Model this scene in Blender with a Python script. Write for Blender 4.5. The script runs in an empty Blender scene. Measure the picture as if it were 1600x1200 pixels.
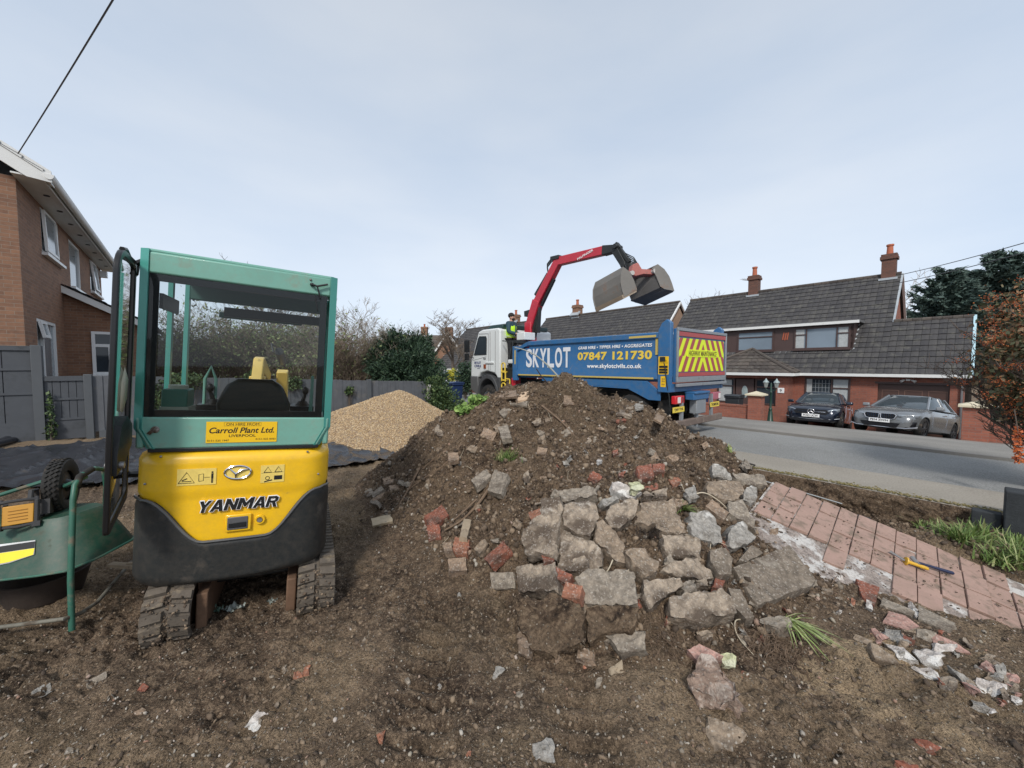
import bpy, math, random
import numpy as np
from mathutils import Vector, Matrix
R = math.radians
random.seed(7); rng = np.random.default_rng(7)
scn = bpy.context.scene
# ------------------------------------------------------------------ camera
cam = bpy.data.objects.new('camera', bpy.data.cameras.new('camera'))
scn.collection.objects.link(cam); scn.camera = cam
cam.data.sensor_width = 36; cam.data.lens = 13.5
cam.data.clip_start = .05; cam.data.clip_end = 3000
TH = math.atan(29/600)
cam.location = (0, 0, 1.75); cam.rotation_euler = (R(90)-TH, 0, 0)
# ------------------------------------------------------------------ sky, sun, exposure
w = bpy.data.worlds.new('World'); scn.world = w; w.use_nodes = True
nt = w.node_tree; nt.nodes.clear()
def wn(t, **k):
    n = nt.nodes.new(t)
    for a, b in k.items(): setattr(n, a, b)
    return n
SUN_EL, SUN_AZ = R(42), R(188)      # azimuth measured clockwise from +Y
out = wn('ShaderNodeOutputWorld'); bg = wn('ShaderNodeBackground'); bg.inputs['Strength'].default_value = .125
sky = wn('ShaderNodeTexSky', sky_type='NISHITA'); sky.sun_disc = False
sky.sun_elevation = SUN_EL; sky.sun_rotation = SUN_AZ; sky.dust_density = 2
tc = wn('ShaderNodeTexCoord'); mp = wn('ShaderNodeMapping'); mp.inputs['Scale'].default_value = (1, 1, 3.2)
n1 = wn('ShaderNodeTexNoise'); n1.inputs['Scale'].default_value = 1.6; n1.inputs['Detail'].default_value = 6; n1.inputs['Roughness'].default_value = .5
r1 = wn('ShaderNodeValToRGB'); e = r1.color_ramp.elements
e[0].position = .33; e[0].color = (3.55, 4.15, 5.0, 1); e[1].position = .68; e[1].color = (4.35, 4.75, 5.3, 1)
# brighter towards the horizon, as an overcast sky over a town
sx = wn('ShaderNodeSeparateXYZ'); mr = wn('ShaderNodeMapRange'); mr.inputs['From Min'].default_value = 0; mr.inputs['From Max'].default_value = .7
mr.inputs['To Min'].default_value = 1.16; mr.inputs['To Max'].default_value = .84
vm = wn('ShaderNodeVectorMath', operation='SCALE')
mx = wn('ShaderNodeMix', data_type='RGBA'); mx.inputs[0].default_value = .88
L = nt.links.new
L(tc.outputs['Generated'], mp.inputs['Vector']); L(mp.outputs[0], n1.inputs['Vector']); L(n1.outputs['Fac'], r1.inputs[0])
L(tc.outputs['Generated'], sx.inputs[0]); L(sx.outputs['Z'], mr.inputs['Value'])
L(r1.outputs[0], vm.inputs[0]); L(mr.outputs[0], vm.inputs['Scale'])
L(sky.outputs[0], mx.inputs[6]); L(vm.outputs[0], mx.inputs[7]); L(mx.outputs[2], bg.inputs['Color']); L(bg.outputs[0], out.inputs[0])
sl = bpy.data.lights.new('sun', 'SUN'); so = bpy.data.objects.new('sun', sl); scn.collection.objects.link(so)
sl.energy = 1.9; sl.angle = R(10); sl.color = (1, .96, .9)
sd = Vector((math.sin(SUN_AZ)*math.cos(SUN_EL), math.cos(SUN_AZ)*math.cos(SUN_EL), math.sin(SUN_EL)))
so.rotation_euler = (-sd).to_track_quat('-Z', 'Y').to_euler()
scn.view_settings.view_transform = 'Standard'; scn.view_settings.look = 'None'
scn.view_settings.exposure = .5; scn.view_settings.gamma = 1
scn.cycles.max_bounces = 8; scn.cycles.transparent_max_bounces = 12
# ------------------------------------------------------------------ helpers
CAM = np.array([0, 0, 1.75])
def ray(u, v):
    x = (u-800)/600; y = -(v-600)/600
    return np.array([x, math.cos(TH)+y*math.sin(TH), -math.sin(TH)+y*math.cos(TH)])
def at(u, v, Y):
    d = ray(u, v); return CAM+d*(Y/d[1])
_c, _s = math.cos(R(-50)), math.sin(R(-50))
def FR(x, y): return (_c*x-_s*y, _s*x+_c*y)            # street frame -> world
def IFR(X, Y): return (_c*X+_s*Y, -_s*X+_c*Y)
STREET = R(-50)
def link(o): scn.collection.objects.link(o); return o
def tag(o, label=None, cat=None, group=None, kind=None):
    if label: o['label'] = label
    if cat: o['category'] = cat
    if group: o['group'] = group
    if kind: o['kind'] = kind
    return o
def thing(name, label, cat, loc=(0, 0, 0), rot=(0, 0, 0), group=None):
    o = bpy.data.objects.new(name, None); o.empty_display_size = .2; link(o)
    o.location = loc; o.rotation_euler = rot
    return tag(o, label, cat, group)
def copy_tree(o, parent=None):
    c = o.copy(); link(c); c.parent = parent
    for ch in o.children: copy_tree(ch, c)
    return c
def rotm(r):
    if r is None: return Matrix.Identity(3)
    if isinstance(r, Matrix): return r
    from mathutils import Euler
    return Euler([R(a) for a in r]).to_matrix()
class MB:
    def __init__(s): s.v = []; s.f = []
    def add(s, vs, fs):
        n = len(s.v); s.v += [tuple(p) for p in vs]; s.f += [tuple(i+n for i in f) for f in fs]; return s
    def box(s, c, d, rot=None, tx=1, ty=1):
        m = rotm(rot); c = Vector(c); x, y, z = d[0]/2, d[1]/2, d[2]/2
        P = [(-x, -y, -z), (x, -y, -z), (x, y, -z), (-x, y, -z), (-x*tx, -y*ty, z), (x*tx, -y*ty, z), (x*tx, y*ty, z), (-x*tx, y*ty, z)]
        return s.add([c+m@Vector(p) for p in P], [(3, 2, 1, 0), (4, 5, 6, 7), (0, 1, 5, 4), (1, 2, 6, 5), (2, 3, 7, 6), (3, 0, 4, 7)])
    def bx(s, x0, x1, y0, y1, z0, z1): return s.box(((x0+x1)/2, (y0+y1)/2, (z0+z1)/2), (x1-x0, y1-y0, z1-z0))
    def ring(s, pts, rs, n=8, caps=True, up=None):
        pts = [Vector(p) for p in pts]; vs = []; fs = []
        prev = None
        for i, p in enumerate(pts):
            t = (pts[min(i+1, len(pts)-1)]-pts[max(i-1, 0)])
            t = t.normalized() if t.length > 1e-9 else Vector((0, 0, 1))
            if prev is None:
                a = Vector((0, 0, 1)) if abs(t.z) < .9 else Vector((1, 0, 0))
            else: a = prev
            b1 = (a-t*a.dot(t)).normalized(); prev = b1; b2 = t.cross(b1)
            r = rs[i] if isinstance(rs, (list, tuple)) else rs
            for k in range(n):
                q = 2*math.pi*k/n+math.pi/n
                vs.append(p+(b1*math.cos(q)+b2*math.sin(q))*r)
        for i in range(len(pts)-1):
            for k in range(n):
                k2 = (k+1) % n
                fs.append((i*n+k, i*n+k2, (i+1)*n+k2, (i+1)*n+k))
        if caps:
            fs.append(tuple(range(n-1, -1, -1))); fs.append(tuple((len(pts)-1)*n+k for k in range(n)))
        return s.add(vs, fs)
    def cyl(s, p0, p1, r0, r1=None, n=16, caps=True): return s.ring([p0, p1], [r0, r0 if r1 is None else r1], n, caps)
    def prism(s, poly, axis, a, b):
        """poly: 2-D points in the other two axes (in xyz order), extruded along axis from a to b"""
        def P(p, t):
            if axis == 'x': return (t, p[0], p[1])
            if axis == 'y': return (p[0], t, p[1])
            return (p[0], p[1], t)
        n = len(poly); vs = [P(p, a) for p in poly]+[P(p, b) for p in poly]
        fs = [(i, (i+1) % n, n+(i+1) % n, n+i) for i in range(n)]+[tuple(range(n-1, -1, -1)), tuple(range(n, 2*n))]
        return s.add(vs, fs)
    def lathe(s, prof, o, ax, n=24):
        """prof: list of (radius, height along ax)"""
        o = Vector(o); ax = Vector(ax).normalized(); a = Vector((0, 0, 1)) if abs(ax.z) < .9 else Vector((1, 0, 0))
        b1 = (a-ax*a.dot(ax)).normalized(); b2 = ax.cross(b1); vs = []; fs = []
        for r, h in prof:
            for k in range(n):
                q = 2*math.pi*k/n; vs.append(o+ax*h+(b1*math.cos(q)+b2*math.sin(q))*r)
        for i in range(len(prof)-1):
            for k in range(n): k2 = (k+1) % n; fs.append((i*n+k, i*n+k2, (i+1)*n+k2, (i+1)*n+k))
        return s.add(vs, fs)
    def grid(s, fn, nu, nv, closed=False):
        vs = [fn(i/nu, j/nv) for j in range(nv+1) for i in range(nu+1)]
        fs = [(j*(nu+1)+i, j*(nu+1)+i+1, (j+1)*(nu+1)+i+1, (j+1)*(nu+1)+i) for j in range(nv) for i in range(nu)]
        return s.add(vs, fs)
    def quad(s, a, b, c, d): return s.add([a, b, c, d], [(0, 1, 2, 3)])
    def sphere(s, c, r, n=10, sc=(1, 1, 1)):
        c = Vector(c)
        return s.grid(lambda u, v: c+Vector((r*sc[0]*math.cos(2*math.pi*u)*math.sin(math.pi*v), r*sc[1]*math.sin(2*math.pi*u)*math.sin(math.pi*v), -r*sc[2]*math.cos(math.pi*v))), n*2, n)
    def xf(s, M): s.v = [tuple(M@Vector(p)) for p in s.v]; return s
    def build(s, name, m, parent=None, bevel=0, smooth=True, loc=None, solid=0, seg=2):
        me = bpy.data.meshes.new(name); me.from_pydata(s.v, [], s.f)
        finish(me, m, smooth)
        o = bpy.data.objects.new(name, me); link(o); o.parent = parent
        if loc is not None: o.location = loc
        if solid: md = o.modifiers.new('s', 'SOLIDIFY'); md.thickness = solid
        if bevel: md = o.modifiers.new('b', 'BEVEL'); md.width = bevel; md.segments = seg; md.limit_method = 'ANGLE'; md.angle_limit = R(35)
        return o
def finish(me, m, smooth=True):
    me.validate(); me.materials.append(m)
    uvl = me.uv_layers.new(name='UVMap'); nl = len(me.loops)
    if nl:
        co = np.empty(len(me.vertices)*3); me.vertices.foreach_get('co', co); co = co.reshape(-1, 3)
        li = np.empty(nl, int); me.loops.foreach_get('vertex_index', li)
        nr = np.empty(len(me.polygons)*3); me.polygons.foreach_get('normal', nr); nr = np.abs(nr.reshape(-1, 3))
        lt = np.empty(len(me.polygons), int); me.polygons.foreach_get('loop_total', lt)
        ax = np.repeat(np.argmax(nr*np.array([1, 1, 1.0]), axis=1), lt); p = co[li]
        uv = np.where((ax == 0)[:, None], p[:, [1, 2]], np.where((ax == 1)[:, None], p[:, [0, 2]], p[:, [0, 1]]))
        uvl.data.foreach_set('uv', uv.astype(np.float32).ravel())
    if smooth:
        me.shade_smooth(); me.set_sharp_from_angle(angle=R(38))
def np_mesh(name, V, F, m, parent=None, smooth=False):
    """V (n,3); F (m,k) constant k"""
    me = bpy.data.meshes.new(name); V = np.asarray(V, np.float32); F = np.asarray(F, np.int32)
    me.vertices.add(len(V)); me.vertices.foreach_set('co', V.ravel())
    me.loops.add(F.size); me.loops.foreach_set('vertex_index', F.ravel())
    me.polygons.add(len(F)); me.polygons.foreach_set('loop_start', np.arange(0, F.size, F.shape[1], dtype=np.int32))
    me.update(calc_edges=True); me.materials.append(m)
    if smooth: me.shade_smooth()
    o = bpy.data.objects.new(name, me); link(o); o.parent = parent
    return o
def text_obj(name, body, size, m, parent, loc, rot, ext=.001, bold=0, shear=0, sx=1, align='CENTER', space=1, lab=None):
    cu = bpy.data.curves.new(name, 'FONT'); cu.body = body; cu.size = size; cu.extrude = ext; cu.offset = bold; cu.shear = shear
    cu.align_x = align; cu.align_y = 'CENTER'; cu.space_character = space
    o = bpy.data.objects.new(name, cu); link(o)
    bpy.context.view_layer.update()
    me = bpy.data.meshes.new_from_object(o.evaluated_get(bpy.context.evaluated_depsgraph_get()))
    bpy.data.objects.remove(o); me.materials.clear(); me.materials.append(m)
    for v in me.vertices: v.co.x *= sx
    o = bpy.data.objects.new(name, me); link(o); o.parent = parent; o.location = loc
    o.rotation_euler = [R(a) for a in rot]
    return o
# ------------------------------------------------------------------ materials
def newmat(name):
    m = bpy.data.materials.new(name); m.use_nodes = True; n = m.node_tree.nodes; b = n['Principled BSDF']
    return m, m.node_tree, b
def N(t, kind, **k):
    n = t.nodes.new(kind)
    for a, b in k.items():
        if a.startswith('i_'): n.inputs[a[2:].replace('_', ' ')].default_value = b
        else: setattr(n, a, b)
    return n
def mix(t, fac, a, b, mode='MIX'):
    n = t.nodes.new('ShaderNodeMix'); n.data_type = 'RGBA'; n.blend_type = mode
    for i, x in ((0, fac), (6, a), (7, b)):
        if hasattr(x, 'is_output') or isinstance(x, bpy.types.NodeSocket): t.links.new(x, n.inputs[i])
        elif i == 0: n.inputs[i].default_value = x
        else: n.inputs[i].default_value = (*x, 1) if len(x) == 3 else x
    return n.outputs[2]
def ramp(t, src, stops):
    n = t.nodes.new('ShaderNodeValToRGB'); t.links.new(src, n.inputs[0]); el = n.color_ramp.elements
    while len(el) < len(stops): el.new(.5)
    for e_, (p, c) in zip(el, stops): e_.position = p; e_.color = (*c, 1) if isinstance(c, tuple) else (c, c, c, 1)
    return n.outputs[0]
def nz(t, scale, detail=4, rough=.55, co='Object', dist=0, sc3=None):
    c = t.nodes.new('ShaderNodeTexCoord'); n = N(t, 'ShaderNodeTexNoise'); n.inputs['Scale'].default_value = scale
    n.inputs['Detail'].default_value = detail; n.inputs['Roughness'].default_value = rough; n.inputs['Distortion'].default_value = dist
    src = c.outputs[co]
    if sc3: mpp = N(t, 'ShaderNodeMapping'); mpp.inputs['Scale'].default_value = sc3; t.links.new(src, mpp.inputs[0]); src = mpp.outputs[0]
    t.links.new(src, n.inputs['Vector']); return n.outputs['Fac']
def bump(t, b, h, strength=.4, dist=.01, prev=None):
    n = N(t, 'ShaderNodeBump'); n.inputs['Strength'].default_value = strength; n.inputs['Distance'].default_value = dist
    t.links.new(h, n.inputs['Height'])
    if prev is not None: t.links.new(prev, n.inputs['Normal'])
    t.links.new(n.outputs[0], b.inputs['Normal']); return n.outputs[0]
def M(name, col, rough=.55, metal=0, var=.12, scale=4, bmp=0, bscale=60, dirt=None, coat=0, co='Object', spec=None, dust=None):
    """dirt = (colour, threshold 0..1 lower=more, scale)"""
    m, t, b = newmat(name); c = tuple(col)
    f = nz(t, scale, co=co)
    o = mix(t, f, tuple(min(1, x*(1-var)) for x in c), tuple(min(1, x*(1+var)) for x in c))
    rr = rough
    if dirt:
        df = ramp(t, nz(t, dirt[2], 8, .65, co=co), [(dirt[1], 0.), (min(1, dirt[1]+.14), 1.)])
        o = mix(t, df, o, dirt[0])
        rr_ = N(t, 'ShaderNodeMapRange'); rr_.inputs['To Min'].default_value = rough; rr_.inputs['To Max'].default_value = .9
        t.links.new(df, rr_.inputs['Value']); t.links.new(rr_.outputs[0], b.inputs['Roughness'])
    else: b.inputs['Roughness'].default_value = rough
    if dust: o = mix(t, ramp(t, nz(t, dust[1], 9, .72, co=co), [(.42, 0.), (.8, dust[2])]), o, dust[0])
    t.links.new(o, b.inputs['Base Color']); b.inputs['Metallic'].default_value = metal
    if coat: b.inputs['Coat Weight'].default_value = coat; b.inputs['Coat Roughness'].default_value = .08
    if spec is not None: b.inputs['Specular IOR Level'].default_value = spec
    if bmp: bump(t, b, nz(t, bscale, 5, .6, co=co), bmp, .01)
    return m
def brick_mat(name, c1, c2, mortar, bw=.225, rh=.075, ms=.01, var=1.0, rough=.85, grime=(.05, .04, .035)):
    m, t, b = newmat(name); c = N(t, 'ShaderNodeTexCoord')
    bt = N(t, 'ShaderNodeTexBrick'); bt.inputs['Scale'].default_value = 1
    bt.inputs['Brick Width'].default_value = bw; bt.inputs['Row Height'].default_value = rh; bt.inputs['Mortar Size'].default_value = ms*.5
    bt.inputs['Mortar Smooth'].default_value = .2; bt.inputs['Bias'].default_value = 0
    bt.inputs['Color1'].default_value = (*c1, 1); bt.inputs['Color2'].default_value = (*c2, 1); bt.inputs['Mortar'].default_value = (*mortar, 1)
    t.links.new(c.outputs['UV'], bt.inputs['Vector'])
    f = nz(t, 1.1, 6, .6, co='UV'); col = mix(t, ramp(t, f, [(.35, 0.), (.75, .35)]), bt.outputs['Color'], grime)
    f2 = nz(t, 14, 4, .6, co='UV'); col = mix(t, ramp(t, f2, [(.4, 0.), (.8, .35)]), col, tuple(x*1.35 for x in c1))
    t.links.new(col, b.inputs['Base Color']); b.inputs['Roughness'].default_value = rough
    inv = N(t, 'ShaderNodeMath', operation='SUBTRACT'); inv.inputs[0].default_value = 1; t.links.new(bt.outputs['Fac'], inv.inputs[1])
    p = bump(t, b, inv.outputs[0], .6, .006); bump(t, b, nz(t, 90, 3, co='UV'), .25, .004, p)
    return m
def island_mat(name, stops, rough=.85, hv=.25, bmp=.3, bscale=60, trans=0):
    """colour picked at random per loose piece of the mesh"""
    m, t, b = newmat(name); g = N(t, 'ShaderNodeNewGeometry')
    col = ramp(t, g.outputs['Random Per Island'], stops)
    f = nz(t, 40, 3); col = mix(t, f, col, (0, 0, 0), 'MIX') if False else col
    hs = N(t, 'ShaderNodeHueSaturation'); mr_ = N(t, 'ShaderNodeMapRange'); mr_.inputs['To Min'].default_value = 1-hv; mr_.inputs['To Max'].default_value = 1+hv
    t.links.new(f, mr_.inputs['Value']); t.links.new(mr_.outputs[0], hs.inputs['Value']); t.links.new(col, hs.inputs['Color'])
    t.links.new(hs.outputs[0], b.inputs['Base Color']); b.inputs['Roughness'].default_value = rough
    if trans: b.inputs['Transmission Weight'].default_value = 0; b.inputs['Subsurface Weight'].default_value = 0
    if bmp: bump(t, b, nz(t, bscale, 4), bmp, .005)
    return m
def glass_mat(name, tint=(.5, .55, .55), alpha=.35, rough=.03):
    """thin pane: part mirror, part see-through"""
    m, t, b = newmat(name); t.nodes.remove(b)
    gl = N(t, 'ShaderNodeBsdfGlossy'); gl.inputs['Roughness'].default_value = rough
    tr = N(t, 'ShaderNodeBsdfTransparent'); tr.inputs['Color'].default_value = (*tint, 1)
    fr = N(t, 'ShaderNodeFresnel'); fr.inputs['IOR'].default_value = 1.5
    ad = N(t, 'ShaderNodeMath', operation='ADD'); ad.inputs[1].default_value = alpha; ad.use_clamp = True
    t.links.new(fr.outputs[0], ad.inputs[0])
    ms = N(t, 'ShaderNodeMixShader'); t.links.new(ad.outputs[0], ms.inputs[0]); t.links.new(tr.outputs[0], ms.inputs[1]); t.links.new(gl.outputs[0], ms.inputs[2])
    t.links.new(ms.outputs[0], t.nodes['Material Output'].inputs[0]); return m
WHITE = M('white_upvc', (.78, .78, .77), .35, var=.04)
BLACK = M('black_plastic', (.012, .013, .014), .45, var=.3, bmp=.1)
DARK = M('dark_void', (.008, .008, .008), .8)
STEEL = M('steel', (.35, .34, .33), .45, .7, dirt=((.12, .08, .05), .5, 8))
WINGL = M('window_glass', (.035, .045, .055), .06, var=.3, scale=.8)
RUBBER = M('rubber', (.018, .017, .016), .8, var=.3, bmp=.2, dirt=((.1, .075, .055), .55, 6))
CHROME = M('chrome', (.7, .7, .72), .12, 1, var=.02)
BRICKR = brick_mat('red_brick', (.34, .115, .072), (.25, .085, .058), (.22, .17, .14))
BRICKB = brick_mat('brown_brick', (.29, .15, .088), (.19, .098, .062), (.27, .21, .16))
# roof tiles: each tile its own tone, lichen over the top
def roof_mat(name, stops, lich):
    m = island_mat(name, stops, .85, .35, .5, 30); t = m.node_tree; b = t.nodes['Principled BSDF']; src = b.inputs['Base Color'].links[0].from_socket
    t.links.new(mix(t, ramp(t, nz(t, 3.2, 8, .7), [(.53, 0.), (.66, .7)]), src, lich), b.inputs['Base Color']); return m
ROOFM = roof_mat('roof_tile', [(0, (.046, .044, .046)), (.5, (.058, .055, .056)), (1, (.07, .066, .064))], (.125, .12, .1)); ROOFL = roof_mat('roof_tile_brown', [(0, (.055, .045, .04)), (.5, (.085, .07, .06)), (1, (.11, .09, .075))], (.14, .13, .11))
# ------------------------------------------------------------------ vectorised noise
_perm = rng.permutation(512); _perm = np.concatenate([_perm, _perm, _perm])
_ang = rng.random(512)*2*np.pi
def perlin(x, y):
    xi = np.floor(x).astype(int); yi = np.floor(y).astype(int); xf = x-xi; yf = y-yi
    u = xf**3*(xf*(xf*6-15)+10); v = yf**3*(yf*(yf*6-15)+10)
    def g(i, j, dx, dy):
        a = _ang[_perm[(_perm[(i & 511)]+j) & 511]]; return np.cos(a)*dx+np.sin(a)*dy
    a = g(xi, yi, xf, yf); b = g(xi+1, yi, xf-1, yf); c = g(xi, yi+1, xf, yf-1); d = g(xi+1, yi+1, xf-1, yf-1)
    return (a*(1-u)+b*u)*(1-v)+(c*(1-u)+d*u)*v
def fbm(x, y, o=4, g=.5, billow=False):
    s = 0; a = 1; f = 1
    for i in range(o):
        n = perlin(x*f+i*17.3, y*f-i*9.1); s = s+a*(np.abs(n)*2-.4 if billow else n); a *= g; f *= 2.03
    return s
# ================================================================== TERRAIN
def sst(a, b, x): t = np.clip((x-a)/(b-a), 0, 1); return t*t*(3-2*t)
SP = [(11.2, .08), (13, .0), (16.8, -.37), (19, -.68), (21.7, -1.0), (60, -1.05)]
def street_z(s): return np.interp(s, [p[0] for p in SP], [p[1] for p in SP])
PTH = np.array([at(1212, 751, 4.25), at(1177, 797, 3.75), at(1571, 897, 3.4), at(1380, 890, 3.2), at(1600, 1020, 2.55)])
_sol, *_ = np.linalg.lstsq(np.c_[PTH[:, 0], PTH[:, 1], np.ones(5)], PTH[:, 2], rcond=None); _qa, _qb, _qc = _sol
_pe = PTH[2, :2]-PTH[0, :2]; _pL = np.linalg.norm(_pe); _pe = _pe/_pL; _pf = np.array([_pe[1], -_pe[0]])
if np.dot(_pf, PTH[1, :2]-PTH[0, :2]) < 0: _pf = -_pf
def path_cut(X, Y, z, d=.07):
    a = (X-PTH[0, 0])*_pe[0]+(Y-PTH[0, 1])*_pe[1]; b_ = (X-PTH[0, 0])*_pf[0]+(Y-PTH[0, 1])*_pf[1]
    m = sst(-.02, .08, a)*(1-sst(_pL*1.5, _pL*1.9, a))*sst(-.25, .0, b_)*(1-sst(.95, 1.35, b_)); q = _qa*X+_qb*Y+_qc-d
    return np.where(m > 0, z*(1-m)+np.minimum(z, q)*m, z)
def ground_base(X, Y):
    xf, s = IFR(X, Y)
    z = sst(-7.5, -10.8, xf)*(.36-.045*(s+2)).clip(0, .6)
    z = z-.34*sst(5.8, 6.3, s)*(1-.5*sst(6.6, 6.84, s))*sst(-3.6, -2.6, xf)*(1-.8*sst(-.5, .0, xf))+.04*sst(5.5, 6.8, s)*sst(-3, -5, xf)
    z = np.where(s > 6.86, np.minimum(z, -.0), np.where(s > 7.5, np.minimum(z, -.06), z))
    z = np.where(s > 11.0, street_z(s)-.12, z)
    dx = X+1.95; dy = Y-3.3
    z = z-.10*np.exp(-(dx*dx+dy*dy)/2.2)
    return path_cut(X, Y, z)
def rut_noise(X, Y):
    # two wheel/track ruts running up the plot
    q = 0
    for cx in (-.5, .28):
        d = X-cx-.06*np.sin(Y*1.3)+(Y-2)*.05; q = q-.05*np.exp(-(d/.17)**4)*(1+.45*np.tanh(3*np.sin(Y*52+d*9)))*(1-sst(3.2, 4.6, Y))
    return q
def ground_noise(X, Y):
    xf, s = IFR(X, Y)
    a = sst(6.92, 6.86, s)
    return a*(fbm(X*1.7, Y*1.7, 3)*.035+fbm(X*6+5, Y*6, 3, .6, True)*.042*(.5+sst(-.3, .5, perlin(X*.9, Y*.9)))+fbm(X*30, Y*30+9, 2, .6, True)*.008+rut_noise(X, Y))
def G(X, Y): return ground_base(X, Y)+ground_noise(X, Y)
# spoil heap control points: (u, v, Y) seen in the photo, or world points on its foot
_cp = [at(*p) for p in [(600, 757, 5.0), (640, 702, 5.3), (690, 652, 5.7), (735, 630, 5.8), (790, 608, 5.8), (850, 602, 5.7), (884, 588, 5.6), (925, 612, 5.6), (960, 628, 5.6),
      (1010, 636, 5.5), (1050, 660, 5.3), (1085, 680, 5.2), (1125, 690, 5.1), (1150, 716, 4.9), (1185, 745, 4.6),
      (800, 740, 4.12), (700, 790, 4.1), (900, 700, 4.3), (1000, 700, 4.3), (860, 930, 2.52), (1000, 935, 2.5), (1100, 935, 2.6), (870, 775, 3.35), (1000, 775, 3.45), (1100, 775, 3.6), (1240, 900, 2.95), (1180, 800, 3.75), (1150, 760, 4.1), (1080, 730, 4.4)]]
_ft = []
for u, v in [(575, 790), (606, 830), (650, 862), (695, 895), (755, 905), (802, 940), (812, 1012), (900, 1022), (980, 1032), (1060, 1040), (1180, 1045), (1290, 1010), (1345, 940)]:
    d = ray(u, v); t = -1.75/d[2]; _ft.append((d[0]*t, d[1]*t))
_ft += [(3.0, 3.5), (3.35, 4.4), (3.4, 5.4), (2.9, 6.3), (2.0, 7.0), (.6, 7.7), (-.8, 7.6), (-1.9, 6.8), (-2.3, 5.7)]
_cp += [np.array([x, y, 0.]) for x, y in _ft]
_cc = np.array([.55, 4.9])
for x, y in _ft:
    for k, zz in ((.45, -.22), (1.5, -.6)):
        dv = np.array([x, y])-_cc; dv = dv/np.linalg.norm(dv); _cp.append(np.array([x+dv[0]*k, y+dv[1]*k, zz]))
_cp = np.array(_cp)
def _tps(r2): return np.where(r2 > 1e-9, .5*r2*np.log(np.maximum(r2, 1e-9)), 0)
_n = len(_cp); _A = np.zeros((_n+3, _n+3)); _d = _cp[:, None, :2]-_cp[None, :, :2]; _A[:_n, :_n] = _tps((_d**2).sum(-1))+np.eye(_n)*.004
_A[:_n, _n] = 1; _A[:_n, _n+1:] = _cp[:, :2]; _A[_n, :_n] = 1; _A[_n+1:, :_n] = _cp[:, :2].T
_w = np.linalg.solve(_A, np.concatenate([_cp[:, 2], [0, 0, 0]]))
def heap_base(X, Y):
    X = np.asarray(X, float); Y = np.asarray(Y, float); s = _w[_n]+_w[_n+1]*X+_w[_n+2]*Y
    for i in range(_n): s = s+_w[i]*_tps((X-_cp[i, 0])**2+(Y-_cp[i, 1])**2)
    far = (X < -3.4) | (X > 4.6) | (Y < 1.7) | (Y > 8.8)
    return np.where(far, -1, s)
def heap_noise(X, Y):
    return fbm(X*2.3+3, Y*2.3, 3)*.09+fbm(X*6.5, Y*6.5+4, 3, .6, True)*.07+fbm(X*22, Y*22, 2, .6, True)*.02
def HP(X, Y):
    b = heap_base(X, Y); return path_cut(X, Y, b+heap_noise(X, Y)*sst(-.12, .25, b), .09)
def gravel_h(X, Y):
    ax, ay, bx, by = -2.8, 9.4, -4.7, 8.9
    vx, vy = bx-ax, by-ay; t = np.clip(((X-ax)*vx+(Y-ay)*vy)/(vx*vx+vy*vy), 0, 1)
    d = np.sqrt((X-ax-t*vx)**2+(Y-ay-t*vy)**2); d = np.sqrt(d*d+.02)-.14
    return (1.14-.66*t)-.6*d+fbm(X*2, Y*2, 2)*.03
def TOP(X, Y):
    return np.maximum(np.maximum(G(X, Y), HP(X, Y)), gravel_h(X, Y))
def TOPS(X, Y):   # smooth version for normals
    return np.maximum(np.maximum(ground_base(X, Y), heap_base(X, Y)), gravel_h(X, Y))
def hit(u, v, fn=TOP):
    d = ray(u, v); t = np.linspace(1.2, 14, 900); P = CAM[None]+d[None]*t[:, None]
    h = fn(P[:, 0], P[:, 1]); k = np.argmax(P[:, 2] < h)
    if P[k, 2] >= h[k]: k = 899
    k = max(k, 1); a = P[k-1, 2]-h[k-1]; b = h[k]-P[k, 2]; q = a/(a+b) if a+b > 0 else 0
    return P[k-1]*(1-q)+P[k]*q
def normal(x, y, e=.12):
    X = np.array([x-e, x+e, x, x]); Y = np.array([y, y, y-e, y+e]); z = TOPS(X, Y)
    n = np.array([-(z[1]-z[0])/(2*e), -(z[3]-z[2])/(2*e), 1]); return n/np.linalg.norm(n)
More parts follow.
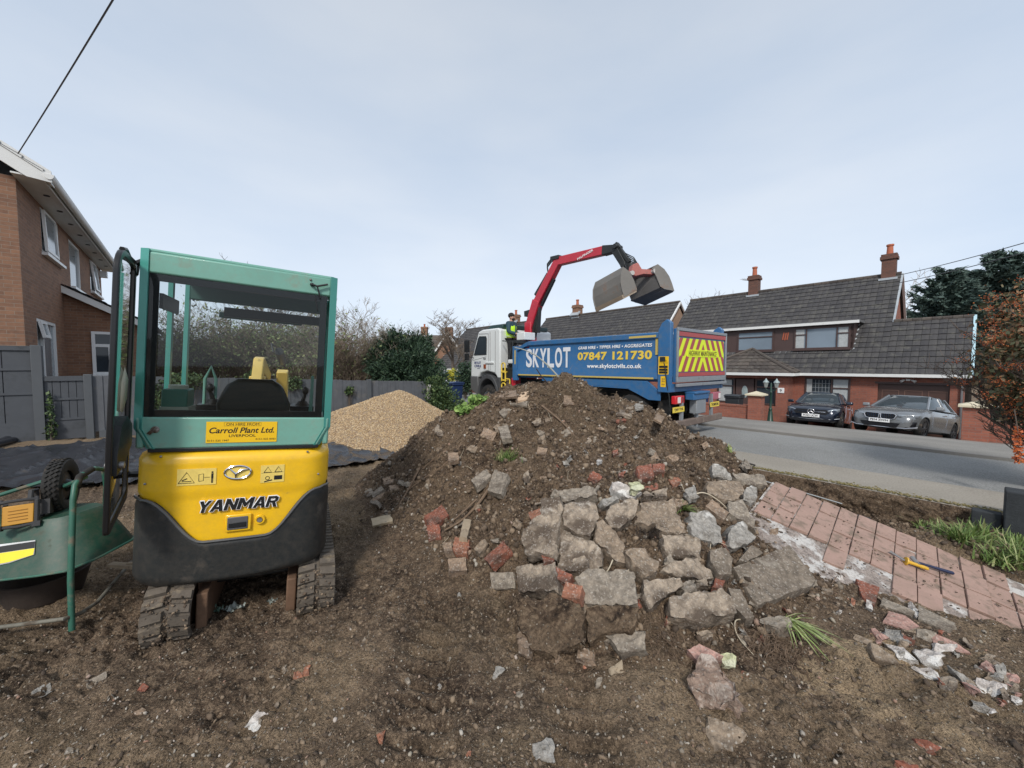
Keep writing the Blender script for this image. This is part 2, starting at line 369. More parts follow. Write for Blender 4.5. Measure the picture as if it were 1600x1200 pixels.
# ---- soil materials
def soil_mat(name, dark, mid, light, stone=(.42, .36, .28), dens=.62, tan=None):
    m, t, b = newmat(name)
    f1 = nz(t, 1.6, 6, .6); f2 = nz(t, 11, 8, .68); f3 = nz(t, 95, 3, .6)
    c = ramp(t, f2, [(.36, dark), (.5, mid), (.66, light)])
    c = mix(t, ramp(t, f1, [(.42, 0.), (.7, .6)]), c, light)
    if tan:
        gm = N(t, 'ShaderNodeNewGeometry'); vs_ = N(t, 'ShaderNodeVectorMath', operation='SUBTRACT'); vs_.inputs[1].default_value = (2.25, 2.08, 0); t.links.new(gm.outputs['Position'], vs_.inputs[0]); mpg = N(t, 'ShaderNodeMapping'); mpg.inputs['Rotation'].default_value = (0, 0, .75); mpg.inputs['Scale'].default_value = (.72, 1.5, .1); t.links.new(vs_.outputs[0], mpg.inputs[0])
        ln = N(t, 'ShaderNodeVectorMath', operation='LENGTH'); t.links.new(mpg.outputs[0], ln.inputs[0]); ad = N(t, 'ShaderNodeMath', operation='ADD'); t.links.new(ln.outputs['Value'], ad.inputs[0]); t.links.new(nz(t, 4, 5, .6), ad.inputs[1])
        c = mix(t, ramp(t, ad.outputs[0], [(.95, .85), (1.25, 0.)]), c, tuple(x*1.15 for x in tan))
        c = mix(t, ramp(t, nz(t, .8, 4, .6, dist=.6), [(.47, 0.), (.58, .65)]), c, dark)
    if tan: c = mix(t, ramp(t, nz(t, .55, 5, .6), [(.47, 0.), (.6, .7)]), c, tan)
    co = N(t, 'ShaderNodeTexCoord'); vo = N(t, 'ShaderNodeTexVoronoi'); vo.inputs['Scale'].default_value = 75; vo.inputs['Randomness'].default_value = 1
    t.links.new(co.outputs['Object'], vo.inputs['Vector'])
    pk = N(t, 'ShaderNodeSeparateColor'); t.links.new(vo.outputs['Color'], pk.inputs[0])
    near = ramp(t, vo.outputs['Distance'], [(.28, 1.), (.4, 0.)])
    sel = ramp(t, pk.outputs[0], [(dens+.2, 0.), (dens+.24, 1.)])
    ml = N(t, 'ShaderNodeMath', operation='MULTIPLY'); t.links.new(near, ml.inputs[0]); t.links.new(sel, ml.inputs[1])
    sc = ramp(t, pk.outputs[1], [(0., tuple(x*.45 for x in stone)), (.6, tuple(x*.8 for x in stone)), (1., tuple(min(1, x*1.25) for x in stone))])
    c = mix(t, ml.outputs[0], c, sc)
    c = mix(t, ramp(t, f3, [(.42, 0.), (.66, .7)]), c, dark); c = mix(t, ramp(t, nz(t, 48, 4, .7), [(.5, 0.), (.7, .65)]), c, tuple(x*1.35 for x in light))
    t.links.new(c, b.inputs['Base Color']); b.inputs['Roughness'].default_value = .92; b.inputs['Specular IOR Level'].default_value = .25
    p = bump(t, b, f2, .9, .05); p = bump(t, b, f3, 1., .02, p); bump(t, b, ml.outputs[0], .5, .008, p)
    return m
SOIL = soil_mat('trampled_soil', (.028, .018, .012), (.128, .087, .058), (.31, .225, .15), tan=(.42, .31, .195))
SPOIL = soil_mat('spoil_soil', (.024, .016, .011), (.115, .076, .05), (.28, .2, .13), dens=.66)
GRAVB = M('gravel_bed', (.3, .225, .15), .9, var=.5, scale=60, bmp=.8, bscale=120)
# ---- ground sheet, in the street frame
def steps(lo, a, b, hi, d, g=1.16):
    mid = list(np.arange(a, b, d)); o = []; x = b; st = d
    while x < hi: o.append(x); st *= g; x += st
    o.append(hi); l = []; x = a-d; st = d
    while x > lo: l.append(x); st *= g; x -= st
    l.append(lo); return np.array(l[::-1]+mid+o)
gx = steps(-900, -6.3, 1.7, 900, .0175); gy = steps(-900, -1.6, 6.9, 1200, .0175)
XF, SF = np.meshgrid(gx, gy); WX, WY = FR(XF, SF); GZ = G(WX, WY)
V = np.stack([WX, WY, GZ], -1).reshape(-1, 3); nx, ny = len(gx), len(gy)
ii = np.arange(nx*ny).reshape(ny, nx); F = np.stack([ii[:-1, :-1], ii[:-1, 1:], ii[1:, 1:], ii[1:, :-1]], -1).reshape(-1, 4)
tag(np_mesh('ground', V, F, SOIL, smooth=True), kind='structure')
# ---- spoil heap
hx = np.arange(-3.2, 4.4, .0175); hy = np.arange(1.9, 8.5, .0175); HX, HY = np.meshgrid(hx, hy); HZ = HP(HX, HY)
nx, ny = len(hx), len(hy); ii = np.arange(nx*ny).reshape(ny, nx)
gb = ground_base(HX, HY); keep = (HZ > gb-.07); kf = keep[:-1, :-1] | keep[1:, 1:] | keep[:-1, 1:] | keep[1:, :-1]
F = np.stack([ii[:-1, :-1], ii[:-1, 1:], ii[1:, 1:], ii[1:, :-1]], -1)[kf]
used = np.unique(F); mp_ = -np.ones(nx*ny, int); mp_[used] = np.arange(len(used))
V = np.stack([HX, HY, HZ], -1).reshape(-1, 3)[used]
tag(np_mesh('spoil_heap', V, mp_[F], SPOIL, smooth=True), 'large heap of dug brown soil full of rubble and roots beside the road', 'soil heap')
# ---- loose stones
def rock_variants(k, kind='ico', seed=3):
    r = np.random.default_rng(seed); out_ = []
    if kind == 'ico':
        p = (1+5**.5)/2
        B = np.array([(-1, p, 0), (1, p, 0), (-1, -p, 0), (1, -p, 0), (0, -1, p), (0, 1, p), (0, -1, -p), (0, 1, -p), (p, 0, -1), (p, 0, 1), (-p, 0, -1), (-p, 0, 1)])/1.9
        Fc = np.array([(0, 11, 5), (0, 5, 1), (0, 1, 7), (0, 7, 10), (0, 10, 11), (1, 5, 9), (5, 11, 4), (11, 10, 2), (10, 7, 6), (7, 1, 8), (3, 9, 4), (3, 4, 2), (3, 2, 6), (3, 6, 8), (3, 8, 9), (4, 9, 5), (2, 4, 11), (6, 2, 10), (8, 6, 7), (9, 8, 1)])
    else:
        B = np.array([(1, 0, 0), (-1, 0, 0), (0, 1, 0), (0, -1, 0), (0, 0, 1), (0, 0, -1)], float)
        Fc = np.array([(0, 2, 4), (2, 1, 4), (1, 3, 4), (3, 0, 4), (2, 0, 5), (1, 2, 5), (3, 1, 5), (0, 3, 5)])
    for i in range(k): out_.append(B*(1+r.uniform(-.42, .42, (len(B), 3)))*r.uniform(.45, 1.15, 3))
    return np.array(out_), Fc
def rand_rot(n, r):
    q = r.normal(size=(n, 4)); q /= np.linalg.norm(q, axis=1)[:, None]; a, b, c, d = q.T
    return np.stack([np.stack([1-2*(c*c+d*d), 2*(b*c-d*a), 2*(b*d+c*a)], -1), np.stack([2*(b*c+d*a), 1-2*(b*b+d*d), 2*(c*d-b*a)], -1), np.stack([2*(b*d-c*a), 2*(c*d+b*a), 1-2*(b*b+c*c)], -1)], 1)
def scatter(name, P, S, m, kind='ico', seed=3, flat=1):
    r = np.random.default_rng(seed); Vv, Fc = rock_variants(12, kind, seed); n = len(P)
    Bv = Vv[r.integers(0, 12, n)]*S[:, None, None]; Rm = rand_rot(n, r)
    W = np.einsum('nij,nkj->nki', Rm, Bv); W[..., 2] *= flat; W = W+P[:, None, :]
    k = Bv.shape[1]; F = (Fc[None]+(np.arange(n)*k)[:, None, None]).reshape(-1, 3)
    return np_mesh(name, W.reshape(-1, 3), F, m)
STONES = island_mat('stones', [(0., (.2, .17, .14)), (.25, (.32, .28, .22)), (.45, (.1, .075, .055)), (.7, (.42, .38, .32)), (.86, (.26, .14, .09)), (.95, (.5, .47, .42)), (1., (.16, .13, .1))])
CLODS = island_mat('clods', [(0., (.05, .035, .024)), (.5, (.135, .095, .064)), (1., (.27, .2, .135))], bmp=.9, bscale=130)
GRAV = island_mat('gravel', [(0., (.46, .32, .17)), (.3, (.54, .4, .24)), (.55, (.37, .25, .14)), (.8, (.6, .48, .32)), (1., (.28, .18, .11))], hv=.2, bmp=.2)
def pts_near(n, ymin=1.35, ymax=7.5):
    Y = ymin+(ymax-ymin)*rng.random(n)**1.7; X = Y*rng.uniform(-1.5, 1.5, n); xf, s = IFR(X, Y)
    k = (s < 6.7) & (xf > -7.4); return X[k], Y[k]
X, Y = pts_near(15000); S = .002+.009*rng.random(len(X))**5+.003*rng.random(len(X))*(Y/4)
tag(scatter('small_stones', np.stack([X, Y, TOP(X, Y)+S*.3], -1), S, STONES, seed=5), 'small pale stones and grit trodden into the bare soil', 'stones', kind='stuff')
X, Y = pts_near(16000); S = .004+.017*rng.random(len(X))**4+.003*Y/4
k = fbm(X*1.5, Y*1.5, 2) > -.12; X, Y, S = X[k], Y[k], S[k]
tag(scatter('soil_clods', np.stack([X, Y, TOP(X, Y)-S*.05], -1), S, CLODS, seed=6, flat=.8), 'crumbled dark clods of earth over the plot and heap', 'clods', kind='stuff')
n = 3500; xf_ = rng.uniform(-3.2, 1.2, n); s_ = rng.uniform(5.6, 6.83, n); X, Y = FR(xf_, s_); S = .01+.03*rng.random(n)**3
tag(scatter('trench_clods', np.stack([X, Y, TOP(X, Y)+S*.3], -1), S, CLODS, seed=16), 'dark lumps of earth along the dug trench beside the footway', 'clods', kind='stuff')
# heap gets its own denser cover
n = 16000; X = rng.uniform(-2.3, 3.4, n); Y = rng.uniform(2.2, 6.4, n); b_ = heap_base(X, Y); k = b_ > .05; X, Y = X[k], Y[k]
S = .006+.028*rng.random(len(X))**4
tag(scatter('heap_crumbs', np.stack([X, Y, TOP(X, Y)+S*.3], -1), S, CLODS, seed=8), 'loose crumbs of earth covering the spoil heap', 'clods', kind='stuff')
n = 3500; X = rng.uniform(-2.2, 3.3, n); Y = rng.uniform(2.2, 6.2, n); k = heap_base(X, Y) > .0; X, Y = X[k], Y[k]; S = .006+.02*rng.random(len(X))**4
tag(scatter('heap_stones', np.stack([X, Y, TOP(X, Y)+S*.3], -1), S, STONES, seed=9), 'small stones and brick crumbs on the spoil heap', 'stones', kind='stuff')
# ---- gravel pile
hx = np.arange(-8.5, -.4, .05); hy = np.arange(6.8, 12.2, .05); HX, HY = np.meshgrid(hx, hy); HZ = gravel_h(HX, HY)
nx, ny = len(hx), len(hy); ii = np.arange(nx*ny).reshape(ny, nx); kf = (HZ > -.05); kf = kf[:-1, :-1] | kf[1:, 1:]
F = np.stack([ii[:-1, :-1], ii[:-1, 1:], ii[1:, 1:], ii[1:, :-1]], -1)[kf]; used = np.unique(F); mp_ = -np.ones(nx*ny, int); mp_[used] = np.arange(len(used))
gp = thing('gravel_pile', 'pale tan gravel heaped in a cone in front of the grey fence', 'gravel pile', (-3, 9.2, 0))
o = np_mesh('gravel_mound', np.stack([HX, HY, HZ], -1).reshape(-1, 3)[used]-np.array([-3, 9.2, 0]), mp_[F], GRAVB, gp, True)
n = 60000; X = rng.uniform(-7.2, -.9, n); Y = rng.uniform(7.0, 11.2, n); z = gravel_h(X, Y); k = (z > .03); X, Y, z = X[k], Y[k], z[k]
S = .012+.014*rng.random(len(X))
o = scatter('loose_gravel', np.stack([X+3, Y-9.2, z+S*.3], -1), S, GRAV, 'octa', 11); o.parent = gp; tag(o, kind='stuff')
# ================================================================== STREET SURFACES
def asphalt(name, a, b_, sc=140, patches=.3):
    m, t, b = newmat(name); f = nz(t, sc, 3, .7); g = nz(t, .5, 5, .6)
    c = ramp(t, f, [(.3, a), (.7, b_)]); c = mix(t, ramp(t, g, [(.4, 0.), (.7, patches)]), c, tuple(x*1.6 for x in b_)); c = mix(t, ramp(t, nz(t, 2.2, 7, .7), [(.5, 0.), (.75, .2)]), c, a); b.inputs['Specular IOR Level'].default_value = .15
    t.links.new(c, b.inputs['Base Color']); b.inputs['Roughness'].default_value = .85; bump(t, b, f, .5, .01); return m
ASPH = asphalt('asphalt', (.13, .13, .125), (.33, .33, .32), 60, .15)
PAVE = asphalt('pavement_tarmac', (.17, .16, .145), (.3, .285, .26), 90)
PAVE2 = asphalt('footway_concrete', (.22, .195, .165), (.36, .33, .28), 50)
DRIVE = asphalt('driveway_tarmac', (.12, .115, .11), (.2, .195, .19), 60)
MOSS = M('mossy_edge', (.17, .13, .055), .95, var=.5, scale=20, bmp=.8)
def strip(name, pr, x0, x1, m, dx=2.0, kind='structure'):
    """pr: (s,z) profile of a long strip along the street"""
    xs = np.arange(x0, x1+.01, dx); mb = MB(); k = len(pr)
    vs = [(*FR(x, s), z) for x in xs for s, z in pr]
    mb.add(vs, [(i*k+j, (i+1)*k+j, (i+1)*k+j+1, i*k+j+1) for i in range(len(xs)-1) for j in range(k-1)])
    return tag(mb.build(name, m, smooth=False), kind=kind)
strip('road', [(7.98, .055), (9.6, .075), (11.22, .04)], -90, 40, ASPH)
strip('pavement', [(6.84, .10), (6.89, .115), (7.86, .125), (7.98, .115), (7.985, .0)], -60, 40, PAVE2)
ux = np.arange(-60, -6, 1.0); ux = np.concatenate([ux, np.arange(-6, 3, .03), np.arange(3, 40, 1.0)]); uz = np.linspace(.101, -.5, 20); XX, ZZ = np.meshgrid(ux, uz)
SS = 6.838-(.101-ZZ)**.8*.32*(.6+fbm(XX*2.2, ZZ*4, 3))-np.abs(perlin(XX*9, ZZ*16))*.09*(ZZ < .09)-np.abs(perlin(XX*24, ZZ*30))*.03*(ZZ < .09); WX, WY = FR(XX, SS); ii = np.arange(XX.size).reshape(XX.shape)
tag(np_mesh('footway_edge', np.stack([WX, WY, ZZ], -1).reshape(-1, 3), np.stack([ii[:-1, :-1], ii[1:, :-1], ii[1:, 1:], ii[:-1, 1:]], -1).reshape(-1, 4), SPOIL), kind='structure')
strip('pavement', [(11.2, -.1), (11.2, .095), (11.35, .105), (13, .02), (16.75, -.365), (16.78, -.38)], -90, 40, PAVE)
strip('kerb', [(11.13, -.1), (11.135, .10), (11.198, .105), (11.199, 0)], -90, 40, M('kerb_stone', (.2, .19, .175), .9, bmp=.3))
strip('driveway', [(16.79, -.40), (16.8, -.36), (19, -.675), (21.6, -.99), (22.5, -1.0)], -30, 40, DRIVE)
# ragged mossy margin lying along the footway edge
mb = MB(); P = []
for i in range(2600):
    x = random.uniform(-3.2, 3.5); s = 6.85+abs(random.gauss(0, .06)); X_, Y_ = FR(x, s); r_ = random.uniform(.006, .018)
    P.append((X_, Y_, .118, r_))
P = np.array(P); o = scatter('moss_crumbs', P[:, :3], P[:, 3], island_mat('moss', [(0, (.2, .15, .05)), (.5, (.12, .11, .03)), (1, (.3, .24, .14))]), seed=4, flat=.5)
tag(o, 'yellow brown moss and crumbs along the footway edge', 'moss', kind='stuff')
# ---- black membrane
MEMB = M('black_membrane', (.03, .032, .038), .27, var=.35, scale=3, bmp=.35, bscale=9, dirt=((.12, .1, .08), .62, 3))
gx = np.linspace(0, 1, 150); gs = np.linspace(-5.5, 4.4, 220); U_, S_ = np.meshgrid(gx, gs)
ne = np.where(S_ < 1.7, -6.85+.39*(S_-1.7), -6.8+.04*np.sin(S_*9)); fe = -10.2+.15*np.sin(S_*1.7); XF = fe+(ne-fe)*U_+.03*np.sin(S_*5)
WX, WY = FR(XF, S_); wr = (np.abs(perlin(XF*.9+7, S_*2.6)))**1.5*.14+(1-np.abs(perlin(XF*1.3+S_*.7, S_*3.1))*2.2).clip(0, 1)**6*.05+np.abs(perlin(XF*2.3, S_*7))*.03
Z = ground_base(WX, WY)+.035+wr; ii = np.arange(U_.size).reshape(U_.shape)
F = np.stack([ii[:-1, :-1], ii[:-1, 1:], ii[1:, 1:], ii[1:, :-1]], -1).reshape(-1, 4)
tag(np_mesh('ground_membrane', np.stack([WX, WY, Z], -1).reshape(-1, 3), F, MEMB, smooth=True), 'creased black plastic membrane laid flat on the ground behind the machine', 'membrane')
a = at(-60, 728, 5.9); b = at(40, 693, 7.2); a[2] = .42; b[2] = .43
mb = MB(); pts = [Vector(a).lerp(Vector(b), t) + Vector((0, 0, .02*math.sin(t*9))) for t in [i/8 for i in range(9)]]
mb.ring(pts, [.07, .075, .07, .08, .075, .07, .08, .075, .07], 14); mb.ring([pts[0]+Vector((.02, .13, -.02)), pts[-1]+Vector((.02, .1, -.02))], .06, 12)
tag(mb.build('membrane_roll', MEMB), 'rolled length of black membrane lying below the tall grey fence', 'membrane roll')
# ================================================================== RUBBLE
def conc(name, base, pale, dirt, pt=.58, dt=.5, bs=.8):
    m, t, b = newmat(name); f = nz(t, 26, 8, .7); g = nz(t, 7, 6, .65); h = nz(t, 4.3, 5, .6)
    c = mix(t, ramp(t, f, [(.3, 0.), (.68, 1.)]), tuple(x*.38 for x in base), tuple(x*1.45 for x in base))
    c = mix(t, ramp(t, g, [(pt, 0.), (pt+.08, .85)]), c, pale)
    c = mix(t, ramp(t, h, [(dt, 0.), (dt+.12, .92)]), c, dirt)
    co = N(t, 'ShaderNodeTexCoord'); vo = N(t, 'ShaderNodeTexVoronoi'); vo.inputs['Scale'].default_value = 110; t.links.new(co.outputs['Object'], vo.inputs['Vector'])
    pk = N(t, 'ShaderNodeSeparateColor'); t.links.new(vo.outputs['Color'], pk.inputs[0])
    c = mix(t, ramp(t, pk.outputs[0], [(.8, 0.), (.84, .35)]), c, ramp(t, pk.outputs[1], [(0., (.12, .09, .07)), (.5, (.38, .33, .27)), (1., (.6, .56, .5))]))
    t.links.new(c, b.inputs['Base Color']); b.inputs['Roughness'].default_value = .92
    p = bump(t, b, f, bs, .02); bump(t, b, vo.outputs['Distance'], .35, .01, p); return m
DIRTC = (.07, .05, .037)
CONC = conc('broken_concrete', (.33, .265, .2), (.64, .58, .5), (.085, .06, .042), .57, .465)
CONCW = conc('pale_concrete', (.31, .29, .26), (.6, .58, .54), (.12, .095, .07), .55, .54)
CONCB = conc('brown_stone', (.25, .19, .135), (.42, .36, .28), (.1, .075, .055), .62, .56, .5)
BRKR = conc('red_brick_piece', (.24, .085, .052), (.34, .24, .19), (.09, .055, .04), .62, .52, .5)
BRKO = conc('orange_brick_piece', (.29, .125, .075), (.45, .36, .28), (.11, .07, .05), .6, .6, .5)
BRKT = conc('tan_brick_piece', (.27, .19, .13), (.42, .35, .27), (.11, .08, .06), .62, .55, .4)
GREYP = conc('grey_block_piece', (.25, .21, .165), (.38, .33, .27), (.1, .075, .055), .62, .55, .4)
PINK = conc('pink_tile_piece', (.37, .22, .18), (.48, .36, .32), (.15, .1, .08), .62, .68, .25)
WHITEP = conc('lime_mortar_lump', (.5, .45, .41), (.72, .7, .66), (.3, .2, .15), .5, .66)
SPONGE = conc('yellow_foam', (.5, .5, .3), (.62, .62, .45), (.3, .26, .15), .5, .68)
CLODM = SPOIL
WOODP = M('old_timber', (.33, .26, .18), .8, var=.35, scale=18, bmp=.5, bscale=40, dirt=(DIRTC, .56, 9))
TOC = None
def slab(name, label, cat, poly, thick, m, rough=1., lift=.6, tilt=(0, 0), group=None, flatn=.0, sub=.022, fn=TOP, inset=.9, cb=.3):
    cx = sum(p[0] for p in poly)/len(poly); cy = sum(p[1] for p in poly)/len(poly)
    h = hit(cx, cy, fn); n = normal(h[0], h[1]); tc_ = CAM-h; tc_ /= np.linalg.norm(tc_)
    n = n*(1-flatn)+np.array([0, 0, 1.])*flatn+tc_*cb+np.array([tilt[0], tilt[1], 0]); n /= np.linalg.norm(n)
    p0 = h+n*thick*lift
    P = []
    for u, v in poly:
        d = ray(u, v); t = np.dot(p0-CAM, n)/np.dot(d, n); P.append(CAM+d*t)
    P = np.array(P); c = P.mean(0); ex = P[1]-P[0]; ex /= np.linalg.norm(ex); ey = np.cross(n, ex)
    Q = [((p-c)@ex, (p-c)@ey) for p in P]
    if sum(Q[i][0]*Q[(i+1) % len(Q)][1]-Q[(i+1) % len(Q)][0]*Q[i][1] for i in range(len(Q))) < 0: Q = Q[::-1]
    # resample outline
    O = []
    for i in range(len(Q)):
        a = np.array(Q[i]); b = np.array(Q[(i+1) % len(Q)]); l = np.linalg.norm(b-a); k = max(2, int(l/sub))
        for j in range(k): O.append(a+(b-a)*j/k)
    O = np.array(O); sd = random.uniform(0, 99); k = len(O)
    lay = [(inset, -thick), (1.0, -thick*.72), (1.01, -thick*.4), (1.0, -thick*.1), (.985, 0), (.86, 0), (.66, 0), (.42, 0), (.2, 0)]
    mb = MB(); vs = []
    for sc, z in lay:
        q = O*sc; am = .012*rough*(1 if sc > .9 else .0)
        jx = (perlin(q[:, 0]*13+sd, q[:, 1]*13+z*25)*2.1+perlin(q[:, 0]*38+sd, q[:, 1]*38+z*60))*am*1.3; jy = (perlin(q[:, 0]*13, q[:, 1]*13+sd+z*25)*2.1+perlin(q[:, 0]*38, q[:, 1]*38+sd+z*60))*am*1.3
        zz = z+(perlin(q[:, 0]*5+sd, q[:, 1]*5)*.03+perlin(q[:, 0]*16+sd, q[:, 1]*16)*.02+perlin(q[:, 0]*44+sd, q[:, 1]*44)*.011)*rough*(1 if z > -thick*.2 else .5)
        vs += [tuple(ex*(x+a_)+ey*(y+b_)+n*z_) for x, y, a_, b_, z_ in zip(q[:, 0], q[:, 1], jx, jy, zz)]
    fs = []
    for r_ in range(len(lay)-1):
        for i in range(k): j = (i+1) % k; fs.append((r_*k+i, r_*k+j, (r_+1)*k+j, (r_+1)*k+i))
    vs.append((0, 0, 0)); L_ = (len(lay)-1)*k
    for i in range(k): fs.append((L_+i, L_+(i+1) % k, len(vs)-1))
    fs.append(tuple(range(k-1, -1, -1)))
    mb.add(vs, fs); o = mb.build(name, m, loc=tuple(c)); return tag(o, label, cat, group)
def z3(pts, ox=780, oy=580, s=3.75): return [(ox+x/s, oy+y/s) for x, y in pts]
def z4(pts): return z3(pts, 780, 820, 3.81)
def z6(pts): return z3(pts, 1130, 850, 3.404)
def z2(pts): return z3(pts, 560, 580, 3.75)
def rc(cx, cy, l, w_, ang):
    a = R(ang); c, s = math.cos(a), math.sin(a)
    return [(cx+x*c+y*s, cy-x*s+y*c) for x, y in ((-l/2, -w_/2), (l/2, -w_/2), (l/2, w_/2), (-l/2, w_/2))]
GS = 'broken concrete slabs on the front of the soil heap'
SL = [
 (z3([(250, 740), (360, 735), (378, 800), (352, 900), (332, 1050), (318, 1085), (140, 1060), (135, 940), (190, 870), (240, 830)]), .12, CONC, 'tall pale concrete slab with red crumbs, leftmost of the row at the top of the slabs'),
 (z3([(385, 775), (530, 750), (583, 800), (578, 860), (530, 972), (465, 950), (372, 895)]), .12, CONC, 'pale cracked concrete slab right of the tall leftmost slab'),
 (z3([(355, 908), (465, 965), (545, 988), (598, 1042), (612, 1140), (480, 1172), (345, 1160)]), .12, CONC, 'brownish concrete slab below the crack, beside the dark vertical gap'),
 (z4([(352, 196), (520, 186), (532, 245), (440, 272), (350, 244)]), .08, CONC, 'narrow concrete strip along the foot of the cracked pale slab'),
 (z3([(650, 780), (760, 750), (818, 762), (795, 850), (750, 880), (700, 932), (650, 920), (617, 862)]), .11, CONC, 'rounded concrete slab with a clean curved left edge in the middle of the slabs'),
 (z3([(826, 765), (1028, 748), (1060, 850), (1098, 940), (955, 955), (922, 900), (775, 892), (802, 855)]), .1, CONCB, 'broad brown slab with rusty stain above the hanging roots'),
 (z3([(560, 902), (610, 872), (680, 940), (738, 1030), (742, 1128), (690, 1118), (612, 1040), (552, 982)]), .1, CONCB, 'long brown slab leaning down to the right, left of the hanging roots'),
 (z3([(950, 968), (1100, 952), (1180, 982), (1193, 1098), (1090, 1075), (992, 1088), (958, 1030)]), .1, CONC, 'concrete slab just under the broad brown slab, with a crack across its foot'),
 (z3([(748, 1042), (840, 1032), (928, 1110), (933, 1168), (870, 1196), (772, 1120)]), .12, CONCB, 'blocky grey brown slab below the hanging roots'),
 (z3([(1125, 822), (1230, 817), (1298, 920), (1318, 1000), (1270, 1018), (1122, 960)]), .12, CONCW, 'large grey concrete lump to the right of the green weed'),
 (z3([(1350, 1020), (1362, 900), (1430, 877), (1513, 970), (1470, 1008), (1380, 1038)]), .12, CONCW, 'whitest jagged concrete lump, near the corner of the pink paving'),
 (z3([(1215, 652), (1290, 632), (1412, 642), (1433, 700), (1400, 753), (1330, 763), (1222, 718)]), .14, CONCB, 'big smooth yellow brown stone at the top right of the slabs'),
 (z3([(1240, 547), (1290, 537), (1368, 625), (1300, 628), (1252, 610)]), .1, CONCW, 'pale grey stone leaning behind the big yellow brown stone'),
 (z3([(1432, 702), (1470, 662), (1513, 692), (1508, 758), (1470, 788), (1428, 752)]), .12, CONCW, 'speckled grey stone between the yellow brown stone and the pink paving'),
 (z3([(1338, 768), (1418, 758), (1500, 880), (1508, 915), (1430, 878), (1342, 830)]), .1, GREYP, 'dark flat stone below the speckled grey stone'),
 (z3([(1370, 592), (1555, 602), (1568, 668), (1442, 668), (1385, 632)]), .1, GREYP, 'long dull slab lying across the far end of the pink paving'),
 (z3([(650, 662), (700, 657), (838, 705), (780, 738), (652, 690)]), .06, WHITEP, 'pale tapering slab edge sticking out above the slabs'),
 (z3([(348, 692), (560, 667), (578, 720), (402, 763), (352, 742)]), .09, GREYP, 'dark horizontal slab half buried above the cracked pale slab'),
 (z3([(592, 748), (690, 732), (708, 745), (622, 788), (602, 790)]), .07, CONCW, 'small white edged slab over a dark hollow'),
 (z3([(1237, 1042), (1330, 1037), (1368, 1100), (1363, 1188), (1290, 1196), (1237, 1110)]), .13, CONCW, 'upright whitish concrete lump left of the big square slab'),
 (z3([(1402, 1108), (1482, 1014), (1546, 1062), (1452, 1116)]), .08, BRKT, 'pinkish grey block end wedged behind the big square slab'),
 (z6([(52, 125), (353, 4), (498, 190), (470, 218), (182, 328), (150, 288)]), .14, CONCB, 'big square brown slab tilted on the right shoulder of the heap'),
 (z4([(952, 270), (1050, 213), (1170, 198), (1268, 270), (1277, 308), (1190, 328), (1060, 300)]), .1, CONC, 'wedge shaped tan concrete slab with an orange stain'),
 (z4([(1003, 450), (1100, 412), (1330, 383), (1400, 430), (1413, 518), (1250, 543), (1200, 585), (1012, 543)]), .15, CONC, 'largest tan rough slab at the lower right of the pile of slabs'),
 (z4([(862, 322), (1080, 313), (1105, 350), (1000, 420), (890, 508), (862, 420)]), .1, CONC, 'concrete slab with a grey broken lower edge beside the dark gap'),
 (z4([(1362, 372), (1430, 382), (1518, 550), (1472, 558), (1402, 480)]), .11, CONCW, 'smooth grey block standing between the largest tan slab and the big square slab'),
 (z4([(102, 232), (330, 222), (358, 398), (102, 388)]), .12, CONC, 'squat concrete slab scattered with red brick crumbs at the lower left'),
 (z4([(522, 272), (800, 262), (828, 470), (520, 472), (442, 332)]), .1, GREYP, 'wide muddy brown slab in the lower middle of the heap'),
 (z4([(522, 482), (828, 484), (818, 615), (640, 636), (522, 700)]), .09, CLODM, 'dark soil covered slab with a straight top edge'),
 (z4([(640, 642), (870, 632), (880, 742), (722, 778)]), .07, GREYP, 'thin grey slab standing on edge at the foot of the heap'),
 (z6([(192, 400), (310, 372), (358, 382), (383, 448), (290, 468), (222, 430)]), .08, GREYP, 'dark slab corner above the uprooted plant'),
]
for po, th, m, lb in SL:
    if 'big square' in lb: slab('concrete_slab', lb, 'concrete slab', po, .13, conc('slab_brown', (.18, .145, .11), (.27, .235, .19), (.1, .075, .055), .56, .55, .5), .3, 1.0, (0, 0), GS); continue
    slab('concrete_slab', lb, 'concrete slab', [(sum(q[0] for q in po)/len(po)*.02+a*.98, sum(q[1] for q in po)/len(po)*.02+b*.98) for a, b in po], th*1.5, m, .95, random.uniform(.75, 1.15), (random.uniform(-.22, .22), random.uniform(-.22, .22)), GS)
slab('soil_clod', 'square block of dark crumbly soil at the foot of the slabs', 'clod', z4([(90, 432), (300, 425), (500, 470), (505, 700), (330, 750), (205, 755), (112, 600)]), .2, CLODM, 1.6, .55)
def brick(lb, cx, cy, l, w_, ang, m, z=z2, th=.06, name='brick', cat='brick', group=None, rough=.35, lift=.5, tilt=None):
    po = z(rc(cx, cy, l, w_, ang))
    if po[0][1] < 665: th *= .5; lift -= .1
    tl = tilt or (random.uniform(-.25, .25), random.uniform(-.2, .2))
    return slab(name, lb, cat, po, max(th, .03)*1.15, m, rough, lift+.35 if th > .045 else lift, tl, group, inset=1.0, flatn=.35, cb=.1)
brick('orange red brick half standing by the left foot of the heap', 458, 848, 125, 75, 35, BRKR, th=.07)
brick('orange red brick half just below the tilted red one', 443, 940, 75, 80, 8, BRKR, th=.07)
brick('grey wooden block end standing above the red brown bricks', 628, 920, 45, 110, -14, WOODP, name='timber_block', cat='timber')
brick('red brown brick in the group of three at the foot of the heap', 600, 1020, 90, 85, -10, BRKO, th=.07)
brick('small pale tan brick end left of the red brown brick', 523, 1030, 50, 55, 5, BRKT)
brick('long orange red brick leaning up to the right beside the slabs', 810, 1065, 150, 58, 42, BRKR, th=.07)
